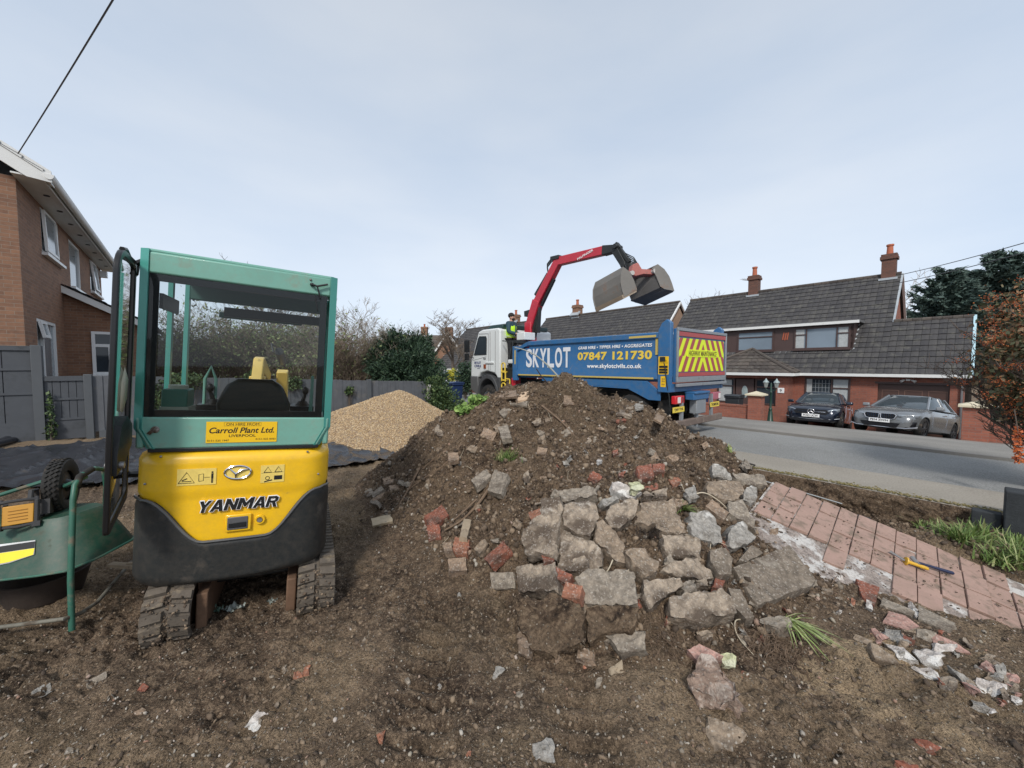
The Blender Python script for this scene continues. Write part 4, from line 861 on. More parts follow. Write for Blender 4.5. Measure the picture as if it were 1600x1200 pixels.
def fit_text(name, body, w_, h_, m, parent, loc, rot, bold=0, shear=0, ext=.0015, space=1):
    o = text_obj(name, body, 1, m, parent, loc, rot, ext, bold, shear, space=space)
    xs = [v.co.x for v in o.data.vertices]; ys = [v.co.y for v in o.data.vertices]
    cx, cy = (min(xs)+max(xs))/2, (min(ys)+max(ys))/2; kx = w_/(max(xs)-min(xs)); ky = h_/(max(ys)-min(ys))
    for v in o.data.vertices: v.co.x = (v.co.x-cx)*kx; v.co.y = (v.co.y-cy)*ky
    return o
# plan outline of the tail, wrapped round the rear
def tail_path(n=60, W=.56, rc_=.16, bulge=.035, front=.85):
    P = [(-W, front), (-W, .55), (-W, .3)]
    for i in range(9): a = math.pi-i/8*math.pi/2; P.append((-W+rc_+rc_*math.cos(a), rc_-rc_*math.sin(a)))
    for i in range(1, 24): x = -W+rc_+(2*W-2*rc_)*i/24; P.append((x, 0))
    for i in range(9): a = math.pi/2-i/8*math.pi/2; P.append((W-rc_+rc_*math.cos(a), rc_-rc_*math.sin(a)))
    P += [(W, .3), (W, .55), (W, front)]
    return [(x, y-bulge*(1-(x/W)**2)) for x, y in P]
TPth = tail_path()
def tail_surf(name, m, zf, off, nv=14):
    n = len(TPth); nr = []
    for i in range(n):
        a = TPth[max(i-1, 0)]; b = TPth[min(i+1, n-1)]; dx, dy = b[0]-a[0], b[1]-a[1]; l = math.hypot(dx, dy); nr.append((dy/l, -dx/l))
    vs = []; fs = []
    for j in range(nv+1):
        for i in range(n):
            z0, z1 = zf(TPth[i][0], TPth[i][1]); t = j/nv; z = z0+(z1-z0)*t; o_ = off(z, t)
            vs.append((TPth[i][0]+nr[i][0]*o_, TPth[i][1]+nr[i][1]*o_, z))
    fs = [(j*n+i, j*n+i+1, (j+1)*n+i+1, (j+1)*n+i) for j in range(nv) for i in range(n-1)]
    fs.append(tuple(range(n-1, -1, -1)))
    if name == 'engine_cover': fs.append(tuple(nv*n+i for i in range(n)))
    mb = MB(); mb.add(vs, fs); return mb.build(name, m, ex)
def cwtop(x): return .545+.30*float(sst(.17, .47, abs(x)))
def yoff(z, t):
    o_ = 0
    if z > 1.10: o_ -= .06*((z-1.10)/.06)**2
    o_ += .012*float(sst(.84, .88, z))
    return o_
tail_surf('engine_cover', YELP, lambda x, y: (.48, 1.16), yoff, 22)
tail_surf('counterweight', CWM, lambda x, y: (.255+.03*(x/.56)**2, cwtop(x)), lambda z, t: .022-.03*max(0, 1-t*9)**2-.012*max(0, t*12-11), 26)
mb = MB(); pts = [(x*1.045, y-.026 if abs(x) < .5 else y, cwtop(x)+.004) for x, y in TPth[5:-5]]; mb.ring(pts, .009, 6); mb.build('counterweight_lip', M('grey_lip_edge', (.1, .1, .1), .4, var=.4, scale=8), ex)  # lip coloured a lighter grey than the counterweight
mb = MB(); mb.bx(-.5, .5, .05, 1.15, .36, .5); mb.bx(-.53, .53, .7, 1.18, .5, 1.16); mb.build('deck', CWM, ex, bevel=.02)
mb = MB(); mb.bx(-.49, .49, -.012, .06, 1.155, 1.18); mb.build('seal_strip', BLACK, ex, bevel=.004)
# --- cab shell
cab = MB()
W = .555; cab.prism([(-W+.07, 1.175), (W-.07, 1.175), (W-.002, 1.31), (W-.002, 1.385), (-W+.002, 1.385), (-W+.002, 1.31)], 'y', -.012, .04)
o = cab.build('cab_panel', TEAL, ex, bevel=.012); MB().bx(-W+.03, W-.03, -.012, .04, 2.305, 2.44).build('cab_panel', TEAL, ex, bevel=.012)
MB().bx(-W, -W+.04, .0, .95, 1.18, 1.33).build('cab_sill', TEAL, ex, bevel=.012); MB().bx(W-.04, W, .0, .95, 1.18, 1.33).build('cab_sill', TEAL, ex, bevel=.012)
TP = M('teal_pillar', (.07, .32, .27), .38, var=.12, scale=4, dirt=((.1, .18, .15), .62, 12), coat=.2)
for s in (-1, 1):
    cab = MB()
    cab.prism([(s*(W-.035), -.02), (s*(W+.012), .005), (s*(W+.012), .07), (s*(W-.035), .05)], 'z', 1.31, 2.455)
    cab.prism([(s*(W-.03), .93), (s*(W), .93), (s*(W), .985), (s*(W-.03), .985)], 'z', 1.2, 2.42)
    cab.prism([(s*(W-.03), .5), (s*(W), .5), (s*(W), .545), (s*(W-.03), .545)], 'z', 1.2, 2.42)
    cab.prism([(s*(W-.035), -.02), (s*(W+.012), .005), (s*(W+.012), .07), (s*(W-.035), .05)], 'z', 1.31, 1.312)
    lo = [(s*(W-.035), -.018), (s*(W+.01), .005), (s*(W+.01), .07), (s*(W-.035), .05)]; q = [(x-s*.065, y) for x, y in lo]
    cab.add([(x, y, 1.31) for x, y in lo]+[(x, y, 1.178) for x, y in q], [(0, 1, 5, 4), (1, 2, 6, 5), (2, 3, 7, 6), (3, 0, 4, 7)]); cab.build('cab_pillar', TP, ex, bevel=.008)
mb = MB(); mb.bx(-W, W, .0, .99, 2.43, 2.462); mb.build('cab_roof', TEAL, ex, bevel=.02)
mb = MB(); mb.bx(-W+.03, W-.03, .93, .985, 1.18, 1.3); mb.bx(-W+.03, W-.03, .93, .985, 2.28, 2.42); mb.bx(-.32, .32, .93, .98, 2.15, 2.2); mb.build('front_frame', TEALD, ex, bevel=.01)
mb = MB(); mb.prism([(-.5, .04), (.5, .04), (.5, .9), (-.5, .9)], 'z', 1.17, 1.19); mb.build('cab_floor', BLACK, ex)
# rear window with black border (ceramic band) and pane
mb = MB()
for a in ((-.523, -.47, 1.385, 2.305), (.455, .503, 1.385, 2.305), (-.47, .455, 1.385, 1.43), (-.47, .455, 2.26, 2.305)): mb.bx(a[0], a[1], .0, .012, a[2], a[3])
rw = mb.build('rear_window', BLACK, ex)
mb = MB(); mb.quad((-.52, -.003, 1.388), (.5, -.003, 1.388), (.5, -.003, 2.303), (-.52, -.003, 2.303)); mb.build('pane', CABGL, rw)
mb = MB(); mb.quad((W-.015, .07, 1.33), (W-.015, .5, 1.33), (W-.015, .5, 2.4), (W-.015, .07, 2.4)); mb.quad((W-.015, .545, 1.33), (W-.015, .93, 1.33), (W-.015, .93, 2.4), (W-.015, .545, 2.4)); mb.build('side_pane', glass_mat('side_glass', (.75, .8, .8), .05), ex)
mb = MB(); mb.ring([(.42, .3, 1.3), (.43, .3, 1.62), (.43, .32, 1.68), (.43, .38, 1.62), (.43, .38, 1.3)], .012, 8); mb.build('grab_rail', TEAL, ex); mb = MB()
mb.ring([(-.33, .6, 1.2), (-.33, .6, 1.62), (-.29, .58, 1.72), (-.26, .6, 1.62), (-.26, .6, 1.35)], .012, 8); mb.build('grab_rail', TEAL, ex)
# interior
mb = MB(); mb.prism([(-.17, 1.2), (.25, 1.2), (.28, 1.45), (.22, 1.6), (.15, 1.645), (-.07, 1.645), (-.14, 1.6), (-.2, 1.45)], 'y', .26, .36); mb.bx(-.17, .25, .3, .72, 1.22, 1.36)
mb.build('seat', M('seat_vinyl', (.006, .012, .01), .38, var=.3), ex, bevel=.03)
mb = MB(); mb.bx(-.47, -.33, .12, .3, 1.4, 1.56); o = mb.build('document_box', M('green_box', (.04, .19, .14), .5), ex, bevel=.01)
mb = MB(); mb.cyl((-.4, .21, 1.555), (-.4, .21, 1.585), .055, n=16); mb.bx(-.475, -.32, .115, .305, 1.395, 1.44); mb.build('box_lid', M('cream_plastic', (.5, .5, .4), .5), o)
mb = MB()
for s, x in ((-1, -.27), (1, .36)):
    mb.ring([(x, .62, 1.2), (x, .6, 1.45), (x+.02*s, .58, 1.52)], [.035, .02, .012], 8); mb.sphere((x+.02*s, .57, 1.55), .026, 6, (1, 1, 1.4)); mb.bx(x-.09, x+.09, .5, .8, 1.2, 1.42)
    mb.cyl((x, .6, 1.42), (x, .6, 1.46), .06, .03, 10)
for x in (-.05, .05): mb.ring([(x, .88, 1.2), (x, .86, 1.55)], .01, 6)
mb.build('control_levers', BLACK, ex)
mb = MB(); mb.box((.1, .9, 2.2), (.75, .03, .08)); mb.box((-.49, .3, 2.15), (.02, .35, .1)); mb.build('interior_trim', BLACK, ex)
# markings
def bk(x, z, w_, h_, name, m, y=-.0, t=.002, par=None):
    mb = MB(); yy = -.035*(1-(x/.56)**2)-.003+y if z < 1.16 else -.0155
    mb.box((x, yy-(.012 if .9 < z < 1.16 else 0), z), (w_, t, h_)); return mb.build(name, m, par or ex), yy-(.012 if .9 < z < 1.16 else 0)-t/2
p_, y_ = bk(.012, 1.283, .41, .145, 'hire_sticker', STKY)
def tx(nm, s, w_, h_, x, z, y, par, m=TXTB, bold=.0, shear=0): return fit_text(nm, s, w_, h_, m, par, (x, y-.0006, z), (90, 0, 0), bold, shear, .0004)
tx('text', 'ON HIRE FROM', .19, .018, .012, 1.338, y_, p_)
mb = MB()
for a in ((-.095, .119, 1.3495, 1.3505), (-.095, .119, 1.3255, 1.3265)): mb.bx(a[0], a[1], y_-.0008, y_, a[2], a[3])
for a in (-.095, .118): mb.bx(a, a+.001, y_-.0008, y_, 1.3265, 1.3495)
mb.build('text_frame', TXTB, p_)
tx('text', 'Carroll Plant Ltd.', .375, .04, .012, 1.296, y_, p_, bold=.018, shear=.25)
tx('text', 'LIVERPOOL', .155, .018, .012, 1.258, y_, p_, bold=.01)
tx('text', '0151-525 1947', .12, .012, -.125, 1.226, y_, p_); tx('text', '0151-525 8383', .12, .012, .15, 1.232, y_, p_)
def curved_text(o, y0=-.0):
    for v in o.data.vertices:
        x = v.co.x+o.location.x; v.co.z += .035*(1-(x/.56)**2)
# big maker's lettering: black italic with a white edge
GL = {'Y': [(0, 1), (.3, 1), (.5, .66), (.7, 1), (1, 1), (.64, .42), (.64, 0), (.36, 0), (.36, .42)],
 'A': [(0, 0), (.34, 1), (.66, 1), (1, 0), (.71, 0), (.65, .19), (.5, .19), (.5, .4), (.59, .4), (.5, .74), (.41, .4), (.5, .4), (.5, .19), (.35, .19), (.29, 0)],
 'N': [(0, 0), (0, 1), (.28, 1), (.72, .42), (.72, 1), (1, 1), (1, 0), (.72, 0), (.28, .58), (.28, 0)],
 'M': [(0, 0), (0, 1), (.26, 1), (.5, .56), (.74, 1), (1, 1), (1, 0), (.76, 0), (.76, .6), (.56, .22), (.44, .22), (.24, .6), (.24, 0)],
 'R': [(0, 0), (0, 1), (.72, 1), (.96, .86), (.96, .58), (.76, .45), (1, 0), (.7, 0), (.48, .4), (.28, .4), (.28, .6), (.62, .6), (.68, .7), (.62, .8), (.28, .8), (.28, .6), (.28, .4), (.28, 0)]}
mbl, mbe = MB(), MB(); x0 = -.222
for ch, w_ in zip('YANMAR', (.068, .074, .07, .088, .074, .068)):
    P = []
    for a, c in GL[ch]: x = x0+a*w_+c*.02; P.append((x, -.0545+.035*x*x/.3136-.035*0, .745+c*.078+.035*(1-(x/.56)**2)-.03))
    P = [(x, -.0475-.0+.035*x*x/.3136, z) for x, y, z in P]
    mbl.add([(x, y-.0075, z) for x, y, z in P], [tuple(range(len(P)))]); mbe.ring([(x, y-.001, z) for x, y, z in P]+[(P[0][0], P[0][1]-.001, P[0][2])], .0062, 5, False); x0 += w_+.0035
mbl.build('lettering', TXTB, ex, smooth=False); mbe.build('lettering_edge', TXTW, ex)
# badge
mb = MB(); c = []
for i in range(40): a = i/40*2*math.pi; c.append((.075*math.cos(a), -.052-.004, 1.01+.045*math.sin(a)))
c.append(c[0]); mb.ring(c, .006, 6); mb.ring([(-.045, -.058, 1.035), (-.01, -.06, 1.0), (-.012, -.058, .972)], [.004, .008, .003], 6); mb.ring([(.06, -.058, 1.03), (.02, -.06, 1.025), (-.01, -.06, 1.0)], [.003, .008, .006], 6); mb.build('badge', CHROME, ex)
mb = MB()
mb.add([(-.0, -.051, 1.01)]+[(.073*math.cos(i/24*2*math.pi), -.051, 1.01+.043*math.sin(i/24*2*math.pi)) for i in range(24)], [(0, 1+(i+1) % 24, 1+i) for i in range(24)]); mb.build('badge_plate', STKP, ex)
def tri(x, z, s, y, par):
    mb = MB(); P = [(x-s/2, y, z-s*.4), (x+s/2, y, z-s*.4), (x, y, z+s*.45)]; P.append(P[0]); mb.ring(P, .0022, 4); return mb.build('symbol', TXTB, par)
p_, y_ = bk(-.225, .99, .21, .11, 'warning_sticker', STKP, -.0)
tri(-.28, .985, .085, y_, p_)
mb = MB(); P = [(-.215, y_, .96), (-.19, y_, .963), (-.19, y_, 1.01), (-.215, y_, 1.005), (-.215, y_, .96)]; mb.ring(P, .0015, 4)
mb.ring([(-.185, y_, .985), (-.155, y_, .985)], .0014, 4); mb.bx(-.148, -.136, y_-.001, y_, .975, 1.01); mb.bx(-.147, -.143, y_-.001, y_, .945, .975); mb.bx(-.141, -.137, y_-.001, y_, .945, .975); mb.cyl((-.142, y_-.001, 1.018), (-.142, y_, 1.018), .006, n=10)
mb.box((-.29, y_-.0004, .975), (.03, .001, .006), (0, -25, 0)); mb.box((-.28, y_-.0004, .962), (.05, .001, .004)); mb.build('symbol', TXTB, p_)
p_, y_ = bk(.205, .985, .145, .125, 'warning_sticker', STKP, -.0)
tri(.175, 1.015, .045, y_, p_); tri(.24, 1.015, .045, y_, p_)
mb = MB(); mb.bx(.137, .273, y_-.0006, y_, .992, .994); mb.lathe([(.014, 0), (.014, .001), (.01, .001), (.01, 0)], (.175, y_, .955), (0, -1, 0), 12); mb.box((.18, y_, .935), (.05, .001, .008), (0, -12, 0)); mb.box((.24, y_, .955), (.05, .001, .03)); mb.build('symbol', TXTB, p_)
mb = MB(); mb.box((.015, -.048, .655), (.15, .012, .118)); mb.build('latch_recess', YELP, ex, bevel=.01)
mb = MB(); mb.box((.012, -.056, .655), (.118, .01, .088)); o = mb.build('latch', M('grey_latch', (.1, .1, .105), .4), ex, bevel=.006)
mb = MB(); mb.box((.012, -.064, .645), (.1, .006, .035)); mb.build('latch_grip', BLACK, o, bevel=.003)
mb = MB(); mb.lathe([(.035, 0), (.03, .016), (.02, .016), (.018, .01), (0, .01)], (.14, -.035, .66), (0, -1, 0), 20); mb.build('lock_ring', YELP, ex)
mb = MB(); mb.lathe([(.016, 0), (.016, .02), (0, .02)], (.14, -.036, .66), (0, -1, 0), 14); mb.build('lock', STEEL, ex)
mb = MB(); mb.lathe([(.022, 0), (.022, .008), (.012, .014), (0, .014)], (-.455, -.012, 1.305), (0, -1, 0), 14); mb.box((-.475, -.022, 1.29), (.02, .006, .035), (0, 40, 0)); mb.build('fuel_cap_lock', STEEL, ex)
mb = MB(); mb.ring([(.39, -.012, 2.375), (.4, -.04, 2.372), (.43, -.04, 2.365), (.5, -.035, 2.39)], .008, 6); mb.ring([(.43, -.04, 2.365), (.455, -.03, 2.28)], .006, 6); mb.ring([(.42, -.02, 2.29), (.44, -.02, 2.19)], .005, 6); mb.sphere((.395, -.02, 2.375), .014, 6); mb.build('wiper_stalk', BLACK, ex)
mb = MB(); mb.sphere((.385, -.014, 2.41), .009, 6); mb.build('bolt', STEEL, ex)
# gap pieces at the bottom of the cover
mb = MB(); mb.bx(-.16, .22, -.03, .02, .53, .56); mb.build('vent_gap', DARK, ex)
# --- tracks
def track(xc):
    n = 200; y0, y1, r, zc = .09, 1.36, .17, .06; Lf = y1-y0; per = 2*Lf+2*math.pi*r
    def pt(s, off=0):
        s = s % per
        if s < Lf: return (y1-s, zc-r-off, -1, 0, 0) if False else (y1-s, zc-r-off)
        s -= Lf
        if s < math.pi*r: a = s/r; return (y0-(r+off)*math.sin(a), zc-(r+off)*math.cos(a))
        s -= math.pi*r
        if s < Lf: return (y0+s, zc+r+off)
        s -= Lf; a = s/r; return (y1+(r+off)*math.sin(a), zc+(r+off)*math.cos(a))
    mb = MB(); N_ = 120; vs = []
    for i in range(N_):
        for off, x in ((0, -.125), (.02, -.125), (.02, .125), (0, .125)): y, z = pt(per*i/N_, off); vs.append((xc+x, y, z))
    mb.add(vs, [(i*4+k, i*4+(k+1) % 4, ((i+1) % N_)*4+(k+1) % 4, ((i+1) % N_)*4+k) for i in range(N_) for k in range(4)])
    m_ = 54
    for i in range(m_):
        for x0, x1, sh in ((-.128, -.012, .012), (.012, .128, -.012)):
            s0 = per*i/m_+sh; s1 = s0+per/m_*.74; P = []
            for off, q in ((.018, 0), (.046, .006)):
                for ss, xx in ((s0+q, x0+q), (s0+q+(.012 if x0 < 0 else -.012), x1-q), (s1-q+(.012 if x0 < 0 else -.012), x1-q), (s1-q, x0+q)): y, z = pt(ss, off+random.uniform(-.002, .002)); P.append((xc+xx, y, z))
            mb.add(P, [(0, 3, 2, 1), (4, 5, 6, 7), (0, 1, 5, 4), (1, 2, 6, 5), (2, 3, 7, 6), (3, 0, 4, 7)])
    t = mb.build('track', MUDR, ex)
    s = 1 if xc < 0 else -1
    mb = MB(); mb.bx(min(xc+s*.135, xc+s*.2), max(xc+s*.135, xc+s*.2), .0, 1.3, -.1, .17); mb.build('track_frame', RUST, t, bevel=.01)
    mb = MB()
    for y in (.09, 1.36): mb.lathe([(0, -.1), (.155, -.1), (.155, .1), (0, .1)], (xc, y, zc), (1, 0, 0), 24)
    for y in (.4, .72, 1.05): mb.lathe([(0, -.11), (.07, -.11), (.07, .11), (0, .11)], (xc, y, -.02), (1, 0, 0), 16)
    mb.build('track_roller', RUST, t)
track(-.345); track(.525)
P = np.array([(x+random.uniform(-.12, .12), .09-.215*math.sin(a)+random.gauss(0, .006), .06-.215*math.cos(a)) for x in (-.345, .525) for a in [random.uniform(.1, 2.4) for _ in range(170)]]+[(x+random.uniform(-.02, .02), .09-.19*math.sin(a), .06-.19*math.cos(a)) for x in (-.345, .525) for a in [random.uniform(.1, 2.6) for _ in range(120)]])
o = scatter('packed_mud', P, .004+.012*rng.random(len(P))**2, CLODS, seed=51); o.parent = ex; tag(o, kind='stuff')
SEAM = M('panel_seam', (.25, .15, .01), .6)
for x_ in (-.47, .47):
    mb = MB(); mb.ring([(x_, -.035*(1-(x_/.56)**2)-.0135+.03*(abs(x_) > .4), z) for z in (.9, 1.0, 1.12)], .0022, 4); mb.build('panel_seam', SEAM, ex)
for x_, z_ in ((-.42, 1.13), (.42, 1.13), (-.5, .95), (.5, .95)):
    mb = MB(); mb.sphere((x_, -.035*(1-(x_/.56)**2)-.006+(.02 if abs(x_) > .45 else 0), z_), .008, 5); mb.build('bolt', STEEL, ex)
mb = MB(); mb.bx(-.2, .38, .3, 1.1, .08, .26); mb.cyl((.05, .6, .25), (.05, .6, .38), .24, n=28); mb.build('undercarriage', CWM, ex, bevel=.02)
mb = MB(); mb.bx(-.4, .6, 1.75, 1.79, -.1, .2); mb.bx(-.15, -.07, 1.1, 1.75, .05, .13); mb.bx(.3, .38, 1.1, 1.75, .05, .13); mb.build('dozer_blade', YELP, ex, bevel=.01)
# --- boom
YB = M('boom_yellow', (.72, .5, .13), .45, var=.15, dirt=((.15, .11, .07), .6, 12))
mb = MB(); mb.bx(-.08, .2, 1.1, 1.45, .5, .8); mb.build('swing_bracket', CWM, ex, bevel=.02)
mb = MB()
mb.prism([(1.3, .6), (1.48, .55), (1.8, 1.2), (2.0, 1.66), (2.75, 1.5), (2.82, 1.64), (2.0, 1.84), (1.88, 1.82), (1.6, 1.3)], 'x', -.16, -.06); mb.bx(-.19, -.04, 1.84, 1.95, 1.5, 1.62)
mb.build('boom', YB, ex, bevel=.012)
mb = MB(); mb.ring([(.075, 1.55, .75), (.075, 1.78, 1.2)], .05, 12); mb.ring([(.075, 1.78, 1.2), (.075, 1.95, 1.52)], .025, 10); mb.ring([(.075, 2.0, 1.92), (.075, 2.6, 1.8)], .045, 12); mb.ring([(.03, 1.85, 1.9), (.0, 1.9, 2.0), (.02, 2.1, 1.98)], .01, 6)
mb.build('boom_ram', BLACK, ex)
mb = MB(); mb.prism([(2.68, 1.66), (2.84, 1.7), (2.98, 1.5), (3.05, .55), (2.93, .53), (2.78, 1.4)], 'x', .01, .14); mb.build('dipper_arm', YB, ex, bevel=.012)
mb = MB(); P = [(2.95, .55), (3.1, .5), (3.2, .2), (3.1, .0), (2.85, -.03), (2.7, .12), (2.68, .18), (2.72, .19), (2.87, .03), (3.07, .05), (3.14, .22), (3.05, .4), (2.95, .4)]; mb.prism(P, 'x', -.12, .28); mb.build('bucket', RUST, ex, bevel=.006)
# --- open door
Ei = ER.inverted(); A_ = Ei@(Vector((-2.50, 2.50, 1.55))-EO); B_ = Ei@(Vector((-2.235, 2.13, 1.55))-EO)
A_.z = B_.z = 0; dv = (B_-A_); DW = dv.length; dv.normalize(); dn = dv.cross(Vector((0, 0, 1)))
def DP(d, z, t=0): return A_+dv*d+Vector((0, 0, z))+dn*t
def rrect(d0, d1, z0, z1, rt, rb=.04, k=6):
    P = []
    for cx, cz, a0, r in ((d1-rt, z1-rt, 0, rt), (d0+.03, z1-.03, 90, .03), (d0+rb, z0+rb, 180, rb), (d1-rb, z0+rb, 270, rb)):
        for i in range(k+1): a = R(a0+90*i/k); P.append((cx+r*math.cos(a), cz+r*math.sin(a)))
    return P
mb = MB(); z0, z1 = .74, 2.385
o_ = rrect(0, DW, z0, z1, .15); i_ = rrect(.03, DW-.035, z0+.05, z1-.04, .12); n_ = len(o_)
# the lower edge slopes up towards the hinge
def slope(P): return [(d, z+(.10*(1-d/DW) if z < 1.0 else 0)) for d, z in P]
o_ = slope(o_); i_ = slope(i_); vs = []
for t_ in (-.013, .013):
    vs += [DP(d, z, t_) for d, z in o_]+[DP(d, z, t_) for d, z in i_]
fs = []
for i in range(n_):
    j = (i+1) % n_; fs += [(i, j, n_+j, n_+i), (2*n_+j, 2*n_+i, 3*n_+i, 3*n_+j), (i, 2*n_+i, 2*n_+j, j), (n_+i, n_+j, 3*n_+j, 3*n_+i)]
mb.add(vs, fs); door = mb.build('cab_door', M('black_door_frame', (.012, .012, .013), .3, var=.3), ex, bevel=.006)
mb = MB(); mb.add([DP(d, z, 0) for d, z in slope(rrect(.04, DW-.045, z0+.055, z1-.045, .11))], [tuple(range(n_))]); mb.build('door_pane', glass_mat('door_glass', (.78, .86, .84), .02), door)
mb = MB(); P = [(.05, 1.33), (.2, 1.4), (.34, 1.36), (DW-.04, 1.2), (DW-.04, 1.08), (.25, 1.1), (.05, 1.2)]; mb.add([DP(d, z, .012) for d, z in P]+[DP(d, z, -.03) for d, z in P], [tuple(range(7)), tuple(range(13, 6, -1))]+[(i, 7+i, 7+(i+1) % 7, (i+1) % 7) for i in range(7)]); mb.build('latch_panel', BLACK, door)
mb = MB(); mb.lathe([(.02, 0), (.02, .02), (0, .025)], DP(DW-.1, 1.13, .01), dn, 12); mb.lathe([(.02, 0), (.02, .02), (0, .025)], DP(DW-.1, 1.13, -.03), -dn, 12); mb.build('door_latch', STEEL, door)
for P in ([DP(0, 2.3), DP(-.06, 2.38), Vector((-.53, .1, 2.42))], [DP(0, 1.0), DP(-.05, .98), Vector((-.54, .15, .98))]): MB().ring(P, .022, 6).build('door_hinge', BLACK, ex)
mb = MB(); mb.ring([DP(0, 2.33), DP(.25, 2.40), DP(DW-.12, 2.385)], .014, 6); mb.build('door_stay', BLACK, ex)
mb = MB(); P = [(.08, 1.62), (.1, 1.5), (.2, 1.42), (.27, 1.44), (.26, 1.6), (.19, 1.7)]; mb.add([DP(d, z, -.006) for d, z in P], [tuple(range(6))]); mb.build('paper_note', M('paper', (.5, .47, .36), .8), door, solid=.001)
for o in [c for c in ex.children if c.name.startswith('warning_sticker')]+[g for c in ex.children if c.name.startswith('warning_sticker') for g in c.children]:
    x0 = -.225 if min(v.co.x for v in o.data.vertices) < 0 else .205
    for v in o.data.vertices: v.co.y += .035*(v.co.x**2-x0*x0)/.3136
# torn plastic scraps between the tracks
for u, v, s_, lb in ((365, 953, 1.0, 'crumpled pale plastic scrap on the soil between the digger tracks'), (425, 942, .5, 'small pale plastic scrap near the right hand track'), (336, 955, .7, 'greenish plastic scrap beside the left hand track frame')):
    h = hit(u, v, G); mb = MB(); c = Vector(h)
    mb.grid(lambda a, b: Vector(((a-.5)*.13*s_, (b-.5)*.09*s_, .012+.022*s_*math.sin(a*9+b*5)*math.cos(b*7)+.01*math.sin(a*23)))*1.0, 12, 9)
    o = mb.build('plastic_scrap', M('scrap', (.3, .33, .3) if s_ != .7 else (.1, .16, .12), .4, var=.3, scale=30), loc=tuple(c+Vector((0, 0, .005)))); tag(o, lb, 'plastic scrap')
# ================================================================== WHEELBARROW
GRN = M('green_barrow_paint', (.012, .06, .038), .5, var=.35, scale=6, dirt=((.05, .08, .06), .6, 10), dust=((.14, .11, .08), 20, .5)); GRNT = M('green_tube', (.035, .13, .09), .45, var=.3, scale=9, dirt=((.16, .14, .1), .52, 14))
wb = thing('wheelbarrow', 'green wheelbarrow lying upside down with its wheel in the air', 'wheelbarrow', (-3.2, 2.65, 0)); O = Vector((3.2, -2.65, 0))
rim = [Vector(p)+O for p in ((-4.1, 2.34, .30), (-3.06, 2.535, .345), (-2.97, 2.68, .37), (-2.95, 2.95, .40), (-3.15, 3.05, .4), (-4.1, 3.0, .36))]
flo = [Vector(p)+O for p in ((-3.95, 2.52, .63), (-3.22, 2.66, .67), (-3.14, 2.74, .68), (-3.12, 2.9, .685), (-3.25, 2.96, .68), (-3.95, 2.88, .66))]
mb = MB(); n_ = 6; rings = []
for t_, k in ((0, 1.03), (.0, 1), (.25, 1), (.5, 1), (.75, 1), (.93, 1), (1, .97)):
    pts = [rim[i].lerp(flo[i], t_) for i in range(6)]; c = sum(pts, Vector())/6; rings.append([c+(p-c)*k for p in pts])
# smooth the plan outline
def chaikin(P, it=2):
    for _ in range(it):
        Q = []
        for i in range(len(P)): a, b = P[i], P[(i+1) % len(P)]; Q += [a.lerp(b, .12), a.lerp(b, .88)]
        P = Q
    return P
rings = [chaikin(r_, 1) for r_ in rings]; k = len(rings[0]); vs = [p for r_ in rings for p in r_]; fs = [(j*k+i, j*k+(i+1) % k, (j+1)*k+(i+1) % k, (j+1)*k+i) for j in range(6) for i in range(k)]+[tuple(6*k+i for i in range(k))]
mb.add(vs, fs); tray = mb.build('tray', GRN, wb, solid=.004)
mb = MB(); r0 = [p for p in rings[1]]; mb.ring(r0+[r0[0]], .008, 8, False); mb.build('tray_rim', GRNT, tray)
a, b = rim[0], rim[1]; c, d = flo[0], flo[1]
def side(s, t, off=.006):
    p = a.lerp(b, s).lerp(c.lerp(d, s), t); n = (b-a).cross(c-a).normalized(); 
    if n.y > 0: n = -n
    return p+n*off
s_u = lambda X: (X)
mb = MB(); P = [(.22, .62), (.86, .64), (.86, .38), (.72, .28), (.6, .24), (.5, .36), (.4, .28), (.22, .16)]; mb.add([side(*p) for p in P], [tuple(range(len(P)))]); stk = mb.build('sticker', TXTW, tray, solid=.001)
mb = MB(); P = [(.5, .58), (.86, .62), (.86, .5), (.5, .46)]; mb.add([side(*p, .0085) for p in P], [(0, 1, 2, 3)]); mb.build('sticker_band', TXTB, stk)
mb = MB(); P = [(.5, .455), (.86, .495), (.855, .38), (.72, .3), (.6, .27), (.5, .36)]; mb.add([side(*p, .0085) for p in P], [tuple(range(6))]); mb.build('sticker_band', M('sticker_yellow', (.85, .7, .03), .5), stk)
mb = MB(); Q = lambda *p: Vector(p)+O
mb.ring([Q(-2.96, 2.5, -.03), Q(-2.985, 2.53, .3), Q(-3.02, 2.6, .82), Q(-3.035, 2.63, .92), Q(-3.06, 2.7, .975), Q(-3.1, 2.82, .985), Q(-3.14, 2.92, .95), Q(-3.17, 2.96, .8), Q(-3.2, 2.97, .62)], .017, 12)
mb.ring([Q(-3.06, 2.72, .95), Q(-3.3, 2.8, .86), Q(-3.42, 2.88, .84)], .015, 8)
mb.ring([Q(-3.75, 2.55, .6), Q(-3.75, 2.75, .8), Q(-3.6, 2.9, .86), Q(-3.5, 2.92, .84)], .015, 8); mb.build('frame', GRNT, wb)
mb = MB(); mb.ring([Q(-3.9, 2.36, .03), Q(-3.4, 2.40, .05), Q(-2.97, 2.47, .07), Q(-2.96, 2.56, .05), Q(-3.0, 2.7, .04), Q(-3.3, 3.25, .05)], .013, 10); mb.build('stand_bar', M('muddy_bar_metal', (.16, .15, .12), .7, var=.4, dirt=((.09, .07, .05), .5, 12)), wb)
mb = MB(); mb.ring([Q(-3.035, 2.632, .90), Q(-3.055, 2.68, .965), Q(-3.09, 2.79, .988)], .022, 12); mb.build('rubber_grip', RUBBER, wb)
